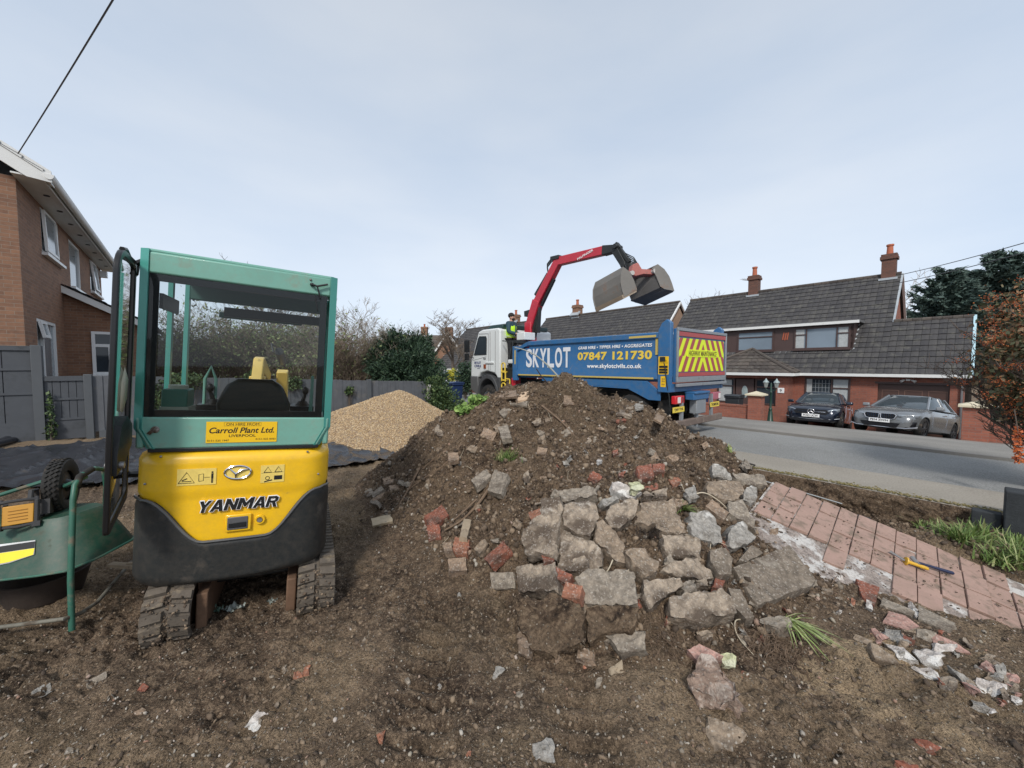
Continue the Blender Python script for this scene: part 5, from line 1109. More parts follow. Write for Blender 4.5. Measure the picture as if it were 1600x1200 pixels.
axw = Vector((.836, .53, .0)).normalized(); wc = Q(-3.45, 2.9, .83)
mb = MB(); mb.lathe([(.11, -.035), (.125, -.045), (.17, -.05), (.192, -.045), (.2, -.025), (.202, 0), (.2, .025), (.192, .045), (.17, .05), (.125, .045), (.11, .035)], wc, axw, 40)
b1 = Vector((0, 0, 1)); b2 = axw.cross(b1)
for i in range(36):
    a0 = i/36*2*math.pi
    for hh, da in ((-.024, .06), (.0, 0.0), (.024, .06)):
        q = a0+da*1.45; rr_ = wc+(b1*math.cos(q)+b2*math.sin(q))*.203+axw*hh; rad = (b1*math.cos(q)+b2*math.sin(q)); tg = axw.cross(rad)
        mt = Matrix((axw, tg, rad)).transposed(); mb.box(rr_, (.018, .022, .012), mt@Matrix.Rotation(R(45), 3, 'Z'))
wh = mb.build('wheel', RUBBER, wb); mb = MB(); mb.lathe([(.0, -.03), (.05, -.03), (.11, -.02), (.112, .02), (.05, .03), (.03, .06), (0, .06)], wc, axw, 24); mb.ring([wc-axw*.1, wc+axw*.17], .009, 8); mb.build('wheel_hub', BLACK, wh)
# yellow site lamp resting on the tray
lp = thing('site_lamp', 'yellow and black rugged site lamp sitting on the upturned green barrow', 'site lamp', (-3.40, 2.6, .63), (R(-14), 0, R(38)))
lp.scale = (.86,)*3
mb = MB(); mb.box((0, .03, .105), (.17, .1, .15)); mb.build('body', YEL, lp, bevel=.02)
mb = MB(); mb.box((0, -.035, .105), (.165, .02, .15)); o = mb.build('front_panel', M('amber_panel', (.6, .3, .04), .45, var=.15), lp, bevel=.006)
mb = MB()
for i in range(4): mb.box((0, -.047, .065+.025*i), (.1, .006, .006))
mb.build('vent_slot', M('amber_dark', (.4, .18, .02), .6), o, bevel=.002)
mb = MB()
for x in (-.1, .1): mb.ring([(x, -.05, .0), (x, -.05, .2), (x*.9, -.02, .225)], .014, 8); mb.ring([(x, .09, .0), (x, .09, .17), (x*.9, .06, .2)], .014, 8); mb.box((x, -.04, .015), (.045, .06, .04))
mb.ring([(-.09, -.04, .21), (-.05, -.05, .215), (.05, -.05, .215), (.09, -.04, .21)], .013, 8); mb.ring([(-.1, -.05, .02), (0, -.055, .012), (.1, -.05, .02)], .013, 8); mb.ring([(.06, -.03, .22), (.06, -.02, .28), (.075, .03, .285), (.07, .06, .21)], .017, 8); mb.box((.13, .04, .14), (.06, .1, .12)); mb.build('roll_cage', M('black_grey_rubber', (.04, .04, .042), .7, var=.3), lp)
# dirty tub under the barrow, its brown darkened for the shade there; splintered board
mb = MB(); mb.lathe([(0, 0), (.16, 0), (.2, .02), (.23, .13), (.25, .2), (.24, .205), (.21, .13), (.18, .04), (0, .03)], (0, 0, 0), (0, 0, 1), 28); tag(mb.build('rubble_tub', M('shaded_muddy_tub', (.035, .024, .018), .85, var=.5, bmp=.4, bscale=20), loc=(-3.62, 2.9, -.05)), 'mud covered tub with shade in its dark brown colour beneath the upturned barrow', 'tub')
mb = MB(); mb.box((0, 0, 0), (.34, .05, .025), (0, 4, 0)); mb.box((.06, .03, .014), (.2, .03, .015), (0, 0, 12)); tag(mb.build('broken_board', WOODP, loc=(-3.1, 3.05, .12)), 'splintered grey brown board end poking out below the barrow tray', 'board')
# ================================================================== TIPPER LORRY
BLU = M('lorry_blue', (.025, .13, .31), .42, var=.15, scale=1.5, coat=.1, dirt=((.09, .15, .22), .6, 2.5), dust=((.16, .17, .16), 9, .45)); BLUD = M('lorry_blue_dark', (.018, .075, .22), .42, var=.12)
CABW = M('lorry_cab_white', (.68, .7, .69), .35, var=.03, dirt=((.45, .44, .4), .68, 3), coat=.2)
GOLD = M('gold_stripe', (.55, .42, .12), .5, var=.1, dirt=((.25, .2, .1), .62, 8)); GREYM = M('grey_metal', (.28, .3, .32), .5, .3, dirt=((.15, .13, .11), .6, 4))
FLY = M('fluorescent_yellow', (.72, .85, .02), .45, var=.04); FLR = M('dull_red_film', (.38, .07, .07), .45, var=.1)
REDC = M('crane_red', (.5, .025, .045), .38, var=.15, coat=.2, dirt=((.2, .05, .05), .66, 4)); HYD = M('hydraulic_black', (.02, .022, .022), .5, var=.4)
GRAB = M('grab_steel', (.2, .19, .175), .65, .3, var=.25, scale=2, bmp=.3, bscale=14, dirt=((.24, .16, .12), .55, 4)); GRABI = M('grab_shade_steel', (.13, .125, .12), .8, var=.3, dirt=((.13, .1, .08), .6, 4))  # GRABI: grab steel darkened, the jaw's inner shade put into its colour
TO = Vector((3.47, 8.5, .09)); TR_ = Matrix.Rotation(R(40), 3, 'Z'); TI = TR_.inverted()
tk = thing('tipper_lorry', 'blue and white tipper lorry with red grab crane parked behind the soil heap', 'lorry', TO, (0, 0, R(40)))
def TL(u, v, Y): return TI@(Vector(at(u, v, Y))-TO)
WD = 2.72
# chassis
mb = MB(); mb.bx(.75, .95, .2, 7.4, .72, 1.0); mb.bx(WD-.95, WD-.75, .2, 7.4, .72, 1.0)
for y in (.4, 1.7, 3.0, 4.4, 5.6): mb.bx(.95, WD-.95, y, y+.12, .76, .96)
mb.bx(.2, .75, 3.2, 4.3, .45, 1.02); mb.bx(.15, .7, 5.45, 5.8, .5, 1.25); mb.bx(.1, WD-.1, 5.4, 6.1, 1.02, 1.16)
mb.build('chassis', HYD, tk, bevel=.01)
def lorry_wheel(x, y, side, r=.48):
    mb = MB(); mb.lathe([(.27, -.15), (.3, -.16), (.42, -.15), (.47, -.13), (r, -.1), (r, .1), (.47, .13), (.42, .15), (.3, .16), (.27, .15)], (x, y, r), (1, 0, 0), 32)
    for i in range(28):
        a = i/28*2*math.pi; mb.box((x, y+math.sin(a)*r, r+math.cos(a)*r), (.2, .05, .02), Matrix.Rotation(-a, 3, 'X'))
    o = mb.build('wheel', RUBBER, tk)
    mb = MB(); mb.lathe([(.27, .13), (.25, .05), (.14, .02 if side else .02), (.12, .1), (0, .1)], (x, y, r), (-1 if side else 1, 0, 0), 20); mb.build('rim', GREYM, o)
for y in (.95, 2.25, 5.05, 6.83):
    for x, s in ((.2, 1), (WD-.2, 0)): lorry_wheel(x, y, s)
for y in (.95, 2.25): mb = MB(); mb.cyl((.2, y, .48), (WD-.2, y, .48), .09); mb.box((WD/2, y, .48), (.4, .4, .36)); mb.build('axle', HYD, tk, bevel=.05)
# tipping body
Y0, Y1 = .12, 5.22
mb = MB()
for x0, s in ((0, 1), (WD, -1)):
    def S(d): return x0+s*d
    # side panel profile (x,z) extruded along y
    pr = [(.02, 1.52), (.02, 2.26), (-.03, 2.28), (-.03, 2.40), (.1, 2.42), (.12, 1.4), (-.03, 1.34), (-.03, 1.40)]
    q = [(S(a), z) for a, z in pr]; q = q if s > 0 else q[::-1]
    if x0 == 0:
        mb.prism(q, 'y', .2, 4.6); mb.prism([(S(.02), 1.52), (S(.02), 2.2), (S(.12), 2.2), (S(.12), 1.4), (S(-.03), 1.34), (S(-.03), 1.4)], 'y', 4.6, 5.15)
        mb.add([(S(-.03), 4.6, 2.28), (S(-.03), 4.6, 2.4), (S(.1), 4.6, 2.42), (S(.1), 4.6, 2.28), (S(-.03), 5.2, 2.1), (S(-.03), 5.2, 2.2), (S(.1), 5.2, 2.22), (S(.1), 5.2, 2.1)], [(0, 4, 5, 1), (1, 5, 6, 2), (0, 3, 7, 4), (4, 7, 6, 5), (3, 2, 6, 7)])
    else: mb.prism(q, 'y', .2, 5.15)
mb.bx(.1, WD-.1, .1, 5.2, 1.28, 1.4); mb.bx(.1, WD-.1, 5.1, 5.2, 1.3, 2.15)
body = mb.build('tipping_body', BLU, tk, bevel=.01)
for x0, s in ((-.05, 1), (WD-.07, 1)):
    mb = MB(); mb.bx(x0, x0+.12, 5.12, 5.32, 1.18, 2.28)
    mb.build('body_post', BLU, body, bevel=.012)
    MB().prism([(-.05, 1.06), (.24, 1.06), (.24, 2.45), (.16, 2.6), (.04, 2.68), (-.05, 2.6)], 'x', x0, x0+.13).build('rear_post', BLU, body, bevel=.012)
mb = MB(); mb.bx(-.034, -.0, .35, 5.05, 1.345, 1.385); mb.build('gold_stripe', GOLD, body)
mb = MB(); mb.bx(-.036, -.03, .3, 1.0, 2.3, 2.35); mb.build('gold_stripe', GOLD, body); mb = MB(); mb.bx(-.0, .018, .26, .33, 1.9, 2.27); mb.build('gold_stripe', GOLD, body); mb = MB(); mb.bx(-.056, -.05, 5.16, 5.21, 1.7, 2.15); mb.build('gold_stripe', GOLD, body)
mb = MB(); mb.prism([(4.0, 1.3), (4.0, 1.2), (3.3, 1.15), (1.1, 1.12), (.48, .86), (.2, .86), (.2, 1.06), (.52, 1.3)], 'x', .0, .05); mb.prism([(3.3, 1.15), (3.3, 1.12), (1.0, 1.09), (.9, 1.12)], 'x', .0, .35); mb.build('side_skirt', BLU, tk, bevel=.008)
mb = MB(); mb.ring([(-.04, .1, 1.75), (-.07, .05, 1.6), (-.06, .02, 1.3), (-.03, -.03, 1.0), (0, -.06, .6)], .012, 6); mb.box((-.05, .12, 1.8), (.04, .12, .1)); mb.build('hose', HYD, tk)
# lettering on the side
sd_ = -.006+.02
def side_txt(nm, s, y_l, y_r, z0, z1, m, bold=0, shear=0, x=.012): return fit_text(nm, s, abs(y_l-y_r), z1-z0, m, body, (x, (y_l+y_r)/2, (z0+z1)/2), (90, 0, -90), bold, shear, .003, 1.08)
MS_ = M('silver_white', (.72, .74, .78), .35, var=.12, scale=3)
for q_, ch in enumerate('SKYLOT'): side_txt('lettering', ch, 4.72-q_*.313, 4.72-q_*.313-.27, 1.60, 2.17, MS_, .03)
side_txt('lettering', 'GRAB HIRE \u2022 TIPPER HIRE \u2022 AGGREGATES', 2.6, .42, 2.09, 2.17, TXTW, .02, .12)
side_txt('lettering', '07847 121730', 2.62, .42, 1.80, 2.01, M('gold_letter', (.8, .58, .08), .4, var=.1), .035)
side_txt('lettering', 'www.skylotcivils.co.uk', 2.3, .68, 1.56, 1.70, TXTW, .025)
def plate(x, y, z, w_, h_, m, nm='sticker', par=tk, nx=True, t=.004):
    mb = MB(); mb.box((x, y, z), (t, w_, h_) if nx else (w_, t, h_)); return mb.build(nm, m, par)
p_ = plate(-.052, .1, 1.66, .24, .40, STKY, par=body)
mb = MB(); P = [(-.056, .17, 1.76), (-.056, .03, 1.76), (-.056, .1, 1.85), (-.056, .17, 1.76)]; mb.ring(P, .006, 4); mb.bx(-.058, -.054, .09, .11, 1.775, 1.81)
for z in (1.735, 1.7): mb.bx(-.057, -.054, .0, .2, z-.006, z)
for z in (1.655, 1.59, 1.53): mb.bx(-.057, -.054, .0, .2, z-.05, z)
mb.build('symbol', TXTB, p_)
p_ = plate(-.052, .1, 1.30, .12, .24, STKY, par=body)
mb = MB()
for z in (1.36, 1.31, 1.24): mb.bx(-.057, -.054, .07, .09, z-.02, z+.015); mb.bx(-.057, -.054, .11, .13, z-.02, z+.015)
mb.build('symbol', RUST, p_)
# tailgate
TX0, TX1 = .13, 2.78
mb = MB(); mb.bx(TX0, TX1, -.09, -.02, 1.28, 2.48); tg = mb.build('tailgate', BLU, tk, bevel=.01)
mb = MB(); mb.bx(TX0, TX1, -.13, -.09, 2.43, 2.5); mb.bx(TX0, TX1, -.13, -.09, 1.28, 1.4); mb.bx(TX0, TX0+.06, -.13, -.09, 1.4, 2.43); mb.bx(TX1-.06, TX1, -.13, -.09, 1.2, 2.43); mb.bx(TX0, TX1, -.15, -.09, 1.18, 1.25); mb.build('tailgate_frame', GREYM, tg, bevel=.008)
mb = MB(); mb.bx(TX0+.06, TX1-.06, -.115, -.09, 2.32, 2.42); mb.build('red_band', FLR, tg); mb = MB(); mb.bx(TX0+.06, TX1-.06, -.115, -.09, 1.41, 1.5); mb.build('red_band', FLR, tg)
cx0, cx1, cz0, cz1 = TX0+.09, TX1-.12, 1.52, 2.28
mb = MB(); mb.bx(cx0, cx1, -.1, -.09, cz0, cz1); mb.build('chevron_board', FLY, tg)
def clip(P, a, b_, c):   # keep a*x+b*z<=c
    Q = []
    for i in range(len(P)):
        p, q = P[i], P[(i+1) % len(P)]; fp, fq = a*p[0]+b_*p[1]-c, a*q[0]+b_*q[1]-c
        if fp <= 0: Q.append(p)
        if fp*fq < 0: t = fp/(fp-fq); Q.append((p[0]+(q[0]-p[0])*t, p[1]+(q[1]-p[1])*t))
    return Q
mid = (cx0+cx1)/2; mb = MB()
for half in (-1, 1):
    for (za, zb) in ((cz0, cz0+.36), (cz0+.36, cz1)):
        for k in range(-2, 7):
            w_ = .155; x0 = mid+half*(-.12+.31*k+.02); sl_ = .62
            P = [(x0+half*w_*0, zb+.3), (x0+half*w_, zb+.3), (x0+half*w_+half*sl_*(zb-za+.3), za), (x0+half*sl_*(zb-za+.3), za)]
            for a, b_, c in ((1, 0, cx1), (-1, 0, -cx0), (0, 1, zb), (0, -1, -za), (-half, 0, -half*mid)): P = clip(P, a, b_, c) if len(P) > 2 else []
            if len(P) > 2:
                if sum(P[i][0]*P[(i+1) % len(P)][1]-P[(i+1) % len(P)][0]*P[i][1] for i in range(len(P))) < 0: P = P[::-1]
                mb.add([(x, -.103, z) for x, z in P], [tuple(range(len(P)))])
mb.build('red_chevrons', FLR, tg)
mb = MB(); mb.bx(mid-.82, mid+.82, -.108, -.1, 1.86, 2.03); lb_ = mb.build('text_band', FLY, tg)
fit_text('lettering', 'HIGHWAY MAINTENANCE', 1.5, .12, M('dark_red_text', (.08, .02, .02), .5), lb_, (mid, -.11, 1.945), (90, 0, 0), .004, .12, .002, 1.14)
mb = MB(); mb.bx(.0, WD, -.04, .12, 1.06, 1.24); mb.bx(.75, 1.55, -.25, .0, 1.0, 1.05); mb.bx(.75, 1.55, -.22, -.02, .86, 1.0); mb.build('rear_cross_member', BLU, tk, bevel=.01)
mb = MB(); mb.bx(.95, 1.45, -.2, -.02, .52, .86); mb.bx(.95, 1.5, -.16, -.1, .5, .56); mb.build('hitch_box', GREYM, tk, bevel=.02)
mb = MB(); mb.bx(.0, WD-.2, -.16, -.06, .26, .42); mb.build('underrun_bar', M('muddy_bar', (.16, .12, .1), .85, var=.4, bmp=.4, dirt=((.3, .25, .2), .55, 6)), tk, bevel=.02)
for x in (.35, 1.1, 1.9): MB().bx(x, x+.08, -.14, -.08, .2 if x == 1.1 else .4, .95).build('rear_bracket', GREYM, tk)
MB().bx(.1, .5, .25, .3, .3, .85).build('mud_flap', RUBBER, tk)
LRED = M('tail_lamp_red', (.6, .02, .03), .25, var=.05, coat=.5); LPNK = M('tail_lamp_faded', (.4, .12, .16), .35)
for x, m in ((.05, LRED), (2.02, LPNK)):
    mb = MB(); mb.bx(x, x+.42, -.14, -.04, .8, .98); o = mb.build('tail_lamp', m, tk, bevel=.015); mb = MB(); mb.bx(x+(.1 if x < 1 else .28), x+(.24 if x < 1 else .4), -.146, -.14, .82, .95); mb.build('lamp_lens', M('lens_white', (.75, .7, .68), .3), o, bevel=.004)
for x, s_ in ((-.1, 'YJ68 TNL'), (1.78, 'THOMPSONS')):
    mb = MB(); mb.box((x+.28, -.15, .68), (.52, .01, .12)); o = mb.build('number_plate', M('plate_yellow', (.78, .6, .08), .4, var=.1, dirt=((.3, .25, .12), .62, 12)), tk); fit_text('lettering', s_, .42, .07, TXTB, o, (x+.28, -.156, .68), (90, 0, 0), .02, 0, .001)
# cab
mb = MB(); prof = [(6.16, 1.2), (6.16, 2.9), (6.3, 2.96), (7.2, 2.96), (7.45, 2.9), (7.82, 2.05), (7.93, 1.9), (7.97, 1.25), (7.9, 1.22), (7.45, 1.22), (7.35, 1.38), (6.9, 1.46), (6.45, 1.38), (6.3, 1.2)]
mb.prism(prof, 'x', .1, WD-.1); lcab = mb.build('cab', CABW, tk, bevel=.05, seg=3)
mb = MB(); mb.prism([(6.95, 2.06), (6.93, 2.62), (6.97, 2.7), (7.36, 2.72), (7.44, 2.66), (7.72, 2.05)], 'x', .088, .1); o = mb.build('side_window', WINGL, lcab, bevel=.004)
mb = MB(); pts = [(.09, 6.95, 2.06), (.09, 6.93, 2.62), (.09, 6.97, 2.7), (.09, 7.36, 2.72), (.09, 7.44, 2.66), (.09, 7.72, 2.05), (.09, 6.95, 2.06)]; mb.ring(pts, .014, 6); mb.build('window_seal', BLACK, o)
mb = MB()
for a in ([(6.72, 1.5), (6.72, 2.86)], [(6.42, 1.35), (6.42, 2.86)], [(6.82, 1.5), (6.82, 2.8), (7.4, 2.82)]): mb.ring([(.092, y, z) for y, z in a], .008, 4)
mb.ring([(.095, 6.95, 1.98), (.095, 7.8, 1.85)], .006, 4); mb.bx(.07, .1, 6.98, 7.12, 1.9, 1.94); mb.build('door_seam', M('seam_grey', (.25, .25, .25), .6), lcab)
mb = MB(); mb.prism([(6.5, 2.95), (7.3, 2.95), (7.05, 3.12), (6.45, 3.12)], 'x', .35, WD-.35); mb.bx(.25, WD-.25, 6.2, 6.5, 2.94, 3.1); mb.build('roof_visor', M('dark_teal_visor', (.02, .05, .05), .4), lcab, bevel=.03)
mb = MB(); mb.bx(.5, 1.2, 7.0, 7.1, 2.98, 3.05); mb.build('beacon', M('red_beacon', (.5, .06, .04), .3), lcab, bevel=.02)
mb = MB(); mb.prism([(7.97, 1.25), (7.95, .75), (7.5, .55), (7.42, .6), (7.5, 1.25)], 'x', .08, WD-.08); mb.build('front_bumper', M('bumper_grey', (.1, .1, .1), .6), tk, bevel=.03)
mb = MB()
P = []
for i in range(13): a = R(-8+196*i/12); P.append((6.83+.62*math.cos(a), .62+.72*math.sin(a)))
for i in range(12, -1, -1): a = R(-8+196*i/12); P.append((6.83+.53*math.cos(a), .55+.64*math.sin(a)))
mb.prism(P, 'x', .04, .5); mb.bx(.08, .5, 6.15, 6.32, .55, 1.25); mb.build('wheel_arch', M('arch_grey', (.06, .062, .065), .55, dirt=((.12, .1, .09), .6, 6)), tk, bevel=.015)
mb = MB()
P = []
for i in range(11): a = R(10+160*i/10); P.append((5.05+.6*math.cos(a), .5+.58*math.sin(a)))
for i in range(10, -1, -1): a = R(10+160*i/10); P.append((5.05+.56*math.cos(a), .5+.54*math.sin(a)))
mb.prism(P, 'x', .05, .5); mb.build('mudguard', RUBBER, tk)
fit_text('lettering', 'SKYLOT', .42, .09, M('navy_text', (.02, .03, .15), .5), lcab, (.094, 7.5, 1.76), (90, 0, -90), .03); fit_text('lettering', 'CIVILS', .42, .09, M('navy_text', (.02, .03, .15), .5), lcab, (.094, 7.5, 1.64), (90, 0, -90), .03); fit_text('lettering', 'TFM10', .18, .04, M('navy_text', (.05, .06, .15), .5), lcab, (.094, 7.45, 1.55), (90, 0, -90))
mb = MB(); mb.ring([(.1, 7.72, 2.55), (-.12, 7.85, 2.6), (-.16, 7.85, 2.0), (.1, 7.75, 1.95)], .014, 6); mb.bx(-.2, -.1, 7.74, 7.95, 2.15, 2.6); mb.bx(-.2, -.1, 7.76, 7.93, 1.85, 2.1); mb.build('wing_mirror', BLACK, lcab, bevel=.02)
mb = MB(); mb.bx(.07, .1, 6.98, 7.1, 1.55, 1.7); mb.build('marker_lamp', M('amber_dark_lamp', (.25, .06, .02), .4), lcab); mb = MB(); mb.bx(.06, .1, 6.5, 7.0, 1.72, 1.8); mb.build('door_handle', CABW, lcab, bevel=.03)
# access steps
mb = MB()
for z0, w_ in ((.72, .2), (1.12, .2), (1.4, .18)):
    y0 = 5.98; 
    mb.ring([(.03, y0, z0), (.03, y0, z0+.3), (.03, y0-w_*.3, z0+.34), (.03, y0-w_*.7, z0+.34), (.03, y0-w_, z0+.3), (.03, y0-w_, z0)], .026, 8); mb.bx(.0, .16, y0-w_, y0, z0+.02, z0+.07)
mb.ring([(.03, 5.55, .75), (.03, 5.55, 1.2)], .025, 8); mb.ring([(.03, 5.78, 1.22), (.03, 5.55, 1.2)], .02, 8); mb.build('access_steps', M('step_yellow', (.7, .5, .06), .5, var=.2, dirt=((.25, .18, .1), .6, 9)), tk)
# operator platform behind the cab, tanks and white box
mb = MB(); mb.bx(.1, WD-.1, 5.45, 6.12, 1.5, 1.58); mb.bx(.12, .2, 5.5, 6.1, 1.16, 1.5); mb.bx(.3, 1.0, 5.5, 5.9, 1.58, 2.2); mb.ring([(.12, 5.5, 1.58), (.12, 5.5, 2.45), (.12, 6.05, 2.5)], .02, 6); mb.bx(.2, .9, 5.42, 5.75, 2.4, 2.5)
for y in (5.5, 5.62, 5.8): mb.ring([(.2, y, .9), (.22, y, 1.9), (.3, y-.05, 2.4)], .03, 6)
mb.build('crane_platform', HYD, tk, bevel=.01)
mb = MB(); mb.bx(.1, .4, 5.4, 5.75, 1.72, 1.86); mb.build('white_tank', CABW, tk, bevel=.03); mb = MB(); mb.bx(.5, 1.0, 5.35, 5.75, 2.52, 2.78); mb.build('control_box', CABW, tk, bevel=.02); mb = MB(); mb.bx(.05, .3, 5.3, 5.5, .95, 1.25); mb.build('red_valve', REDC, tk, bevel=.02)
# crane
CXc = 1.25
def bar(mb, a, b, w0, h0, w1=None, h1=None):
    a, b = Vector(a), Vector(b); t = (b-a).normalized(); x = Vector((1, 0, 0)); n = t.cross(x).normalized(); w1 = w1 or w0; h1 = h1 or h0; vs = []
    for p, w_, h_ in ((a, w0, h0), (b, w1, h1)):
        for sx_, sn in ((-1, -1), (1, -1), (1, 1), (-1, 1)): vs.append(p+x*sx_*w_/2+n*sn*h_/2)
    mb.add(vs, [(3, 2, 1, 0), (4, 5, 6, 7), (0, 1, 5, 4), (1, 2, 6, 5), (2, 3, 7, 6), (3, 0, 4, 7)])
def C(u, v, x=CXc): p = plane_pt(u, v, TO, TR_, 0, x); return Vector(p)
p0, p1, p2, p3 = C(829, 560), C(829, 497), C(873, 412), C(950, 392)
mb = MB(); mb.cyl((CXc, p0.y, 1.0), (CXc, p0.y, 1.9), .22, n=20); mb.bx(CXc-.16, CXc+.16, p0.y-.16, p0.y+.16, 1.8, 3.2); cr = mb.build('crane_column', REDC, tk, bevel=.02)
mb = MB(); bar(mb, C(829, 512), C(841, 470), .28, .34, .28, .34); bar(mb, C(839, 476), C(872, 410), .24, .3, .22, .27); mb.build('crane_lower_boom', REDC, tk, bevel=.02)
mb = MB(); bar(mb, C(868, 410), C(948, 391), .22, .27, .2, .25); ub = mb.build('crane_upper_boom', REDC, tk, bevel=.015)
fit_text('lettering', 'PALFINGER', .62, .07, TXTW, ub, (CXc-.118, C(918, 399).y, C(918, 399).z), (90, 0, -90), .02); ub.children[0].rotation_euler = (R(90-0), R(0), R(-90)); ub.children[0].rotation_euler.rotate_axis('Z', R(14))
mb = MB(); bar(mb, C(823, 491), C(837, 487), .26, .2); bar(mb, C(833, 527), C(837, 490), .16, .2); bar(mb, C(840, 520), C(842, 480), .14, .14)
bar(mb, C(838, 462), C(858, 428), .14, .14); bar(mb, C(852, 438), C(866, 412), .07, .07); bar(mb, C(864, 405), C(877, 402), .28, .12); bar(mb, C(846, 478), C(866, 436), .1, .09)
for dz in (0, .06, .12): mb.ring([C(857, 432), C(855, 418)+Vector((0, 0, dz)), C(862, 409)+Vector((0, 0, dz)), C(872, 403)], .022, 6)
mb.build('crane_knuckle', HYD, tk, bevel=.01)
mb = MB(); bar(mb, C(944, 392), C(966, 388), .24, .27, .22, .18); bar(mb, C(960, 384), C(966, 392), .14, .26); bar(mb, C(962, 390), C(978, 418), .22, .2, .16, .16); bar(mb, C(968, 388), C(984, 410), .1, .1); mb.cyl(C(965, 386)+Vector((-.16, 0, 0)), C(965, 386)+Vector((.16, 0, 0)), .07); mb.cyl(C(977, 415)+Vector((-.14, 0, 0)), C(977, 415)+Vector((.14, 0, 0)), .08); mb.build('crane_tip', HYD, tk, bevel=.01)
mb = MB()
for k_ in range(5): mb.ring([C(966, 390), C(978-k_, 396+k_*1.5), C(990-k_*.5, 402+k_*2.4), C(995, 410+k_), C(990, 417)], .014, 5)
mb.ring([C(985, 420), C(988, 427), C(984, 430)], .02, 5); mb.build('crane_hose', HYD, tk)
# clamshell grab
def TW(u, v, Y): return TL(u, v, Y)
YN, YF = 9.55, 10.25
mb = MB(); mb.cyl(TW(985, 412, 9.9), TW(988, 424, 9.9), .13, .15, 16); mb.build('rotator', HYD, tk)
mb = MB(); q = lambda P, Y: [TW(*p, Y) for p in P]
beam = [(989, 413), (997, 410), (1003, 420), (1021, 421), (1026, 426), (1022, 429), (1006, 428), (994, 431), (986, 430)]
for P in (beam,):
    A1 = q(P, 9.6); A2 = q([(a-6, b+4) for a, b in P], 9.75); n_ = len(P); mb.add(A1+A2, [tuple(range(n_-1, -1, -1)), tuple(range(n_, 2*n_))]+[(i, (i+1) % n_, n_+(i+1) % n_, n_+i) for i in range(n_)])
mb.build('grab_beam', M('faded_red', (.42, .14, .12), .6, var=.25, dirt=((.22, .15, .13), .58, 8)), tk, bevel=.01)
def jaw(name, near, off, back, m_):
    mb = MB(); A1 = q(near, YN); A2 = q([(a+off[0], b+off[1]) for a, b in near], YF); n_ = len(near)
    mb.add(A1, [tuple(range(n_))]); mb.add(A2, [tuple(range(n_))])
    for i in back: j = (i+1) % n_; mb.add([A1[i], A1[j], A2[j], A2[i]], [(0, 1, 2, 3)])
    return mb.build(name, m_, tk, smooth=False, solid=.03)
jaw('grab_jaw', [(973, 417), (983.5, 425), (990, 438), (995, 453), (974.5, 464), (971, 452), (969, 442), (969, 429)], (-43, 24), (7, 6, 5, 4), GRAB)
jaw('grab_jaw', [(1027, 413), (1037.5, 421), (1045, 432), (1049, 442), (1053, 455), (1037.5, 452), (1031, 448), (1025, 433), (1018, 419.5)], (-45, 21), (0, 1, 2, 3, 4), GRAB)
mb = MB(); A1 = q([(1025, 430), (1031, 449), (1052, 455.5)], YN+.02); A2 = q([(991, 436), (986, 470), (1008, 476.5)], YF-.02); mb.add(A1+A2, [(0, 1, 4, 3), (1, 2, 5, 4)]); 
A3 = q([(1027, 428), (991, 434), (984, 461), (986, 470.5), (1031, 449)], 10.0); mb.build('jaw_shaded_inside', GRABI, tk, smooth=False, solid=.02)  # inner jaw faces, their shade carried by the darker steel colour
for pc_ in ((987, 427), (1022, 424)): mb = MB(); c = TW(*pc_, 9.58); mb.cyl(c+Vector((-.03, -.05, 0)), c+Vector((.03, .1, 0)), .055); mb.build('grab_pin', M('pale_pin', (.5, .48, .45), .5), tk)
mb = MB(); A1 = q([(972, 461), (974.5, 467), (995, 456), (994, 450)], YN-.02); A2 = q([(930, 481), (932, 487.5), (932.5, 488), (930.5, 482)], YF-.02); mb.add([A1[0], A1[1], A2[1], A2[0]], [(0, 1, 2, 3)]); mb.add(A1, [(0, 1, 2, 3)]); mb.build('jaw_lip', M('worn_lip', (.3, .24, .18), .5, .3, var=.3), tk, smooth=False, solid=.02)
# ================================================================== PERSON (operator on the platform)
SKIN = M('skin', (.45, .25, .18), .55, var=.06); JKT = M('dark_jacket', (.022, .06, .085), .75, var=.25, scale=20); VEST = M('hi_vis', (.55, .9, .03), .6, var=.08, scale=30); TRS = M('black_trousers', (.012, .013, .016), .8, var=.3); SILV = M('reflective_tape', (.5, .52, .52), .4)
pb = Vector(plane_pt(799, 560, TO, TR_, 0, .55)); px_, py_ = .55, pb.y
pfe = TO+TR_@Vector((px_, py_, 1.58))
per = thing('person', 'bearded man in yellow hi vis vest standing behind the lorry cab, working the crane', 'person', pfe, (0, 0, R(-118)))
HS = 1.06
def skin_mesh(name, V, E, rad, m, par, sub=2, root=0):
    me = bpy.data.meshes.new(name); me.from_pydata([tuple(Vector(v)*HS) for v in V], E, []); o = bpy.data.objects.new(name+'_src', me); link(o)
    sk = o.modifiers.new('k', 'SKIN'); sk.use_smooth_shade = True
    for i, r_ in enumerate(rad):
        d = me.skin_vertices[0].data[i]; d.radius = (r_*HS, r_*HS) if not isinstance(r_, tuple) else (r_[0]*HS, r_[1]*HS); d.use_root = i == root
    ss = o.modifiers.new('s', 'SUBSURF'); ss.levels = sub; ss.render_levels = sub
    bpy.context.view_layer.update(); m2 = bpy.data.meshes.new_from_object(o.evaluated_get(bpy.context.evaluated_depsgraph_get())); bpy.data.objects.remove(o)
    m2.materials.clear(); m2.materials.append(m)
    for p in m2.polygons: p.use_smooth = True
    o = bpy.data.objects.new(name, m2); link(o); o.parent = par; return o
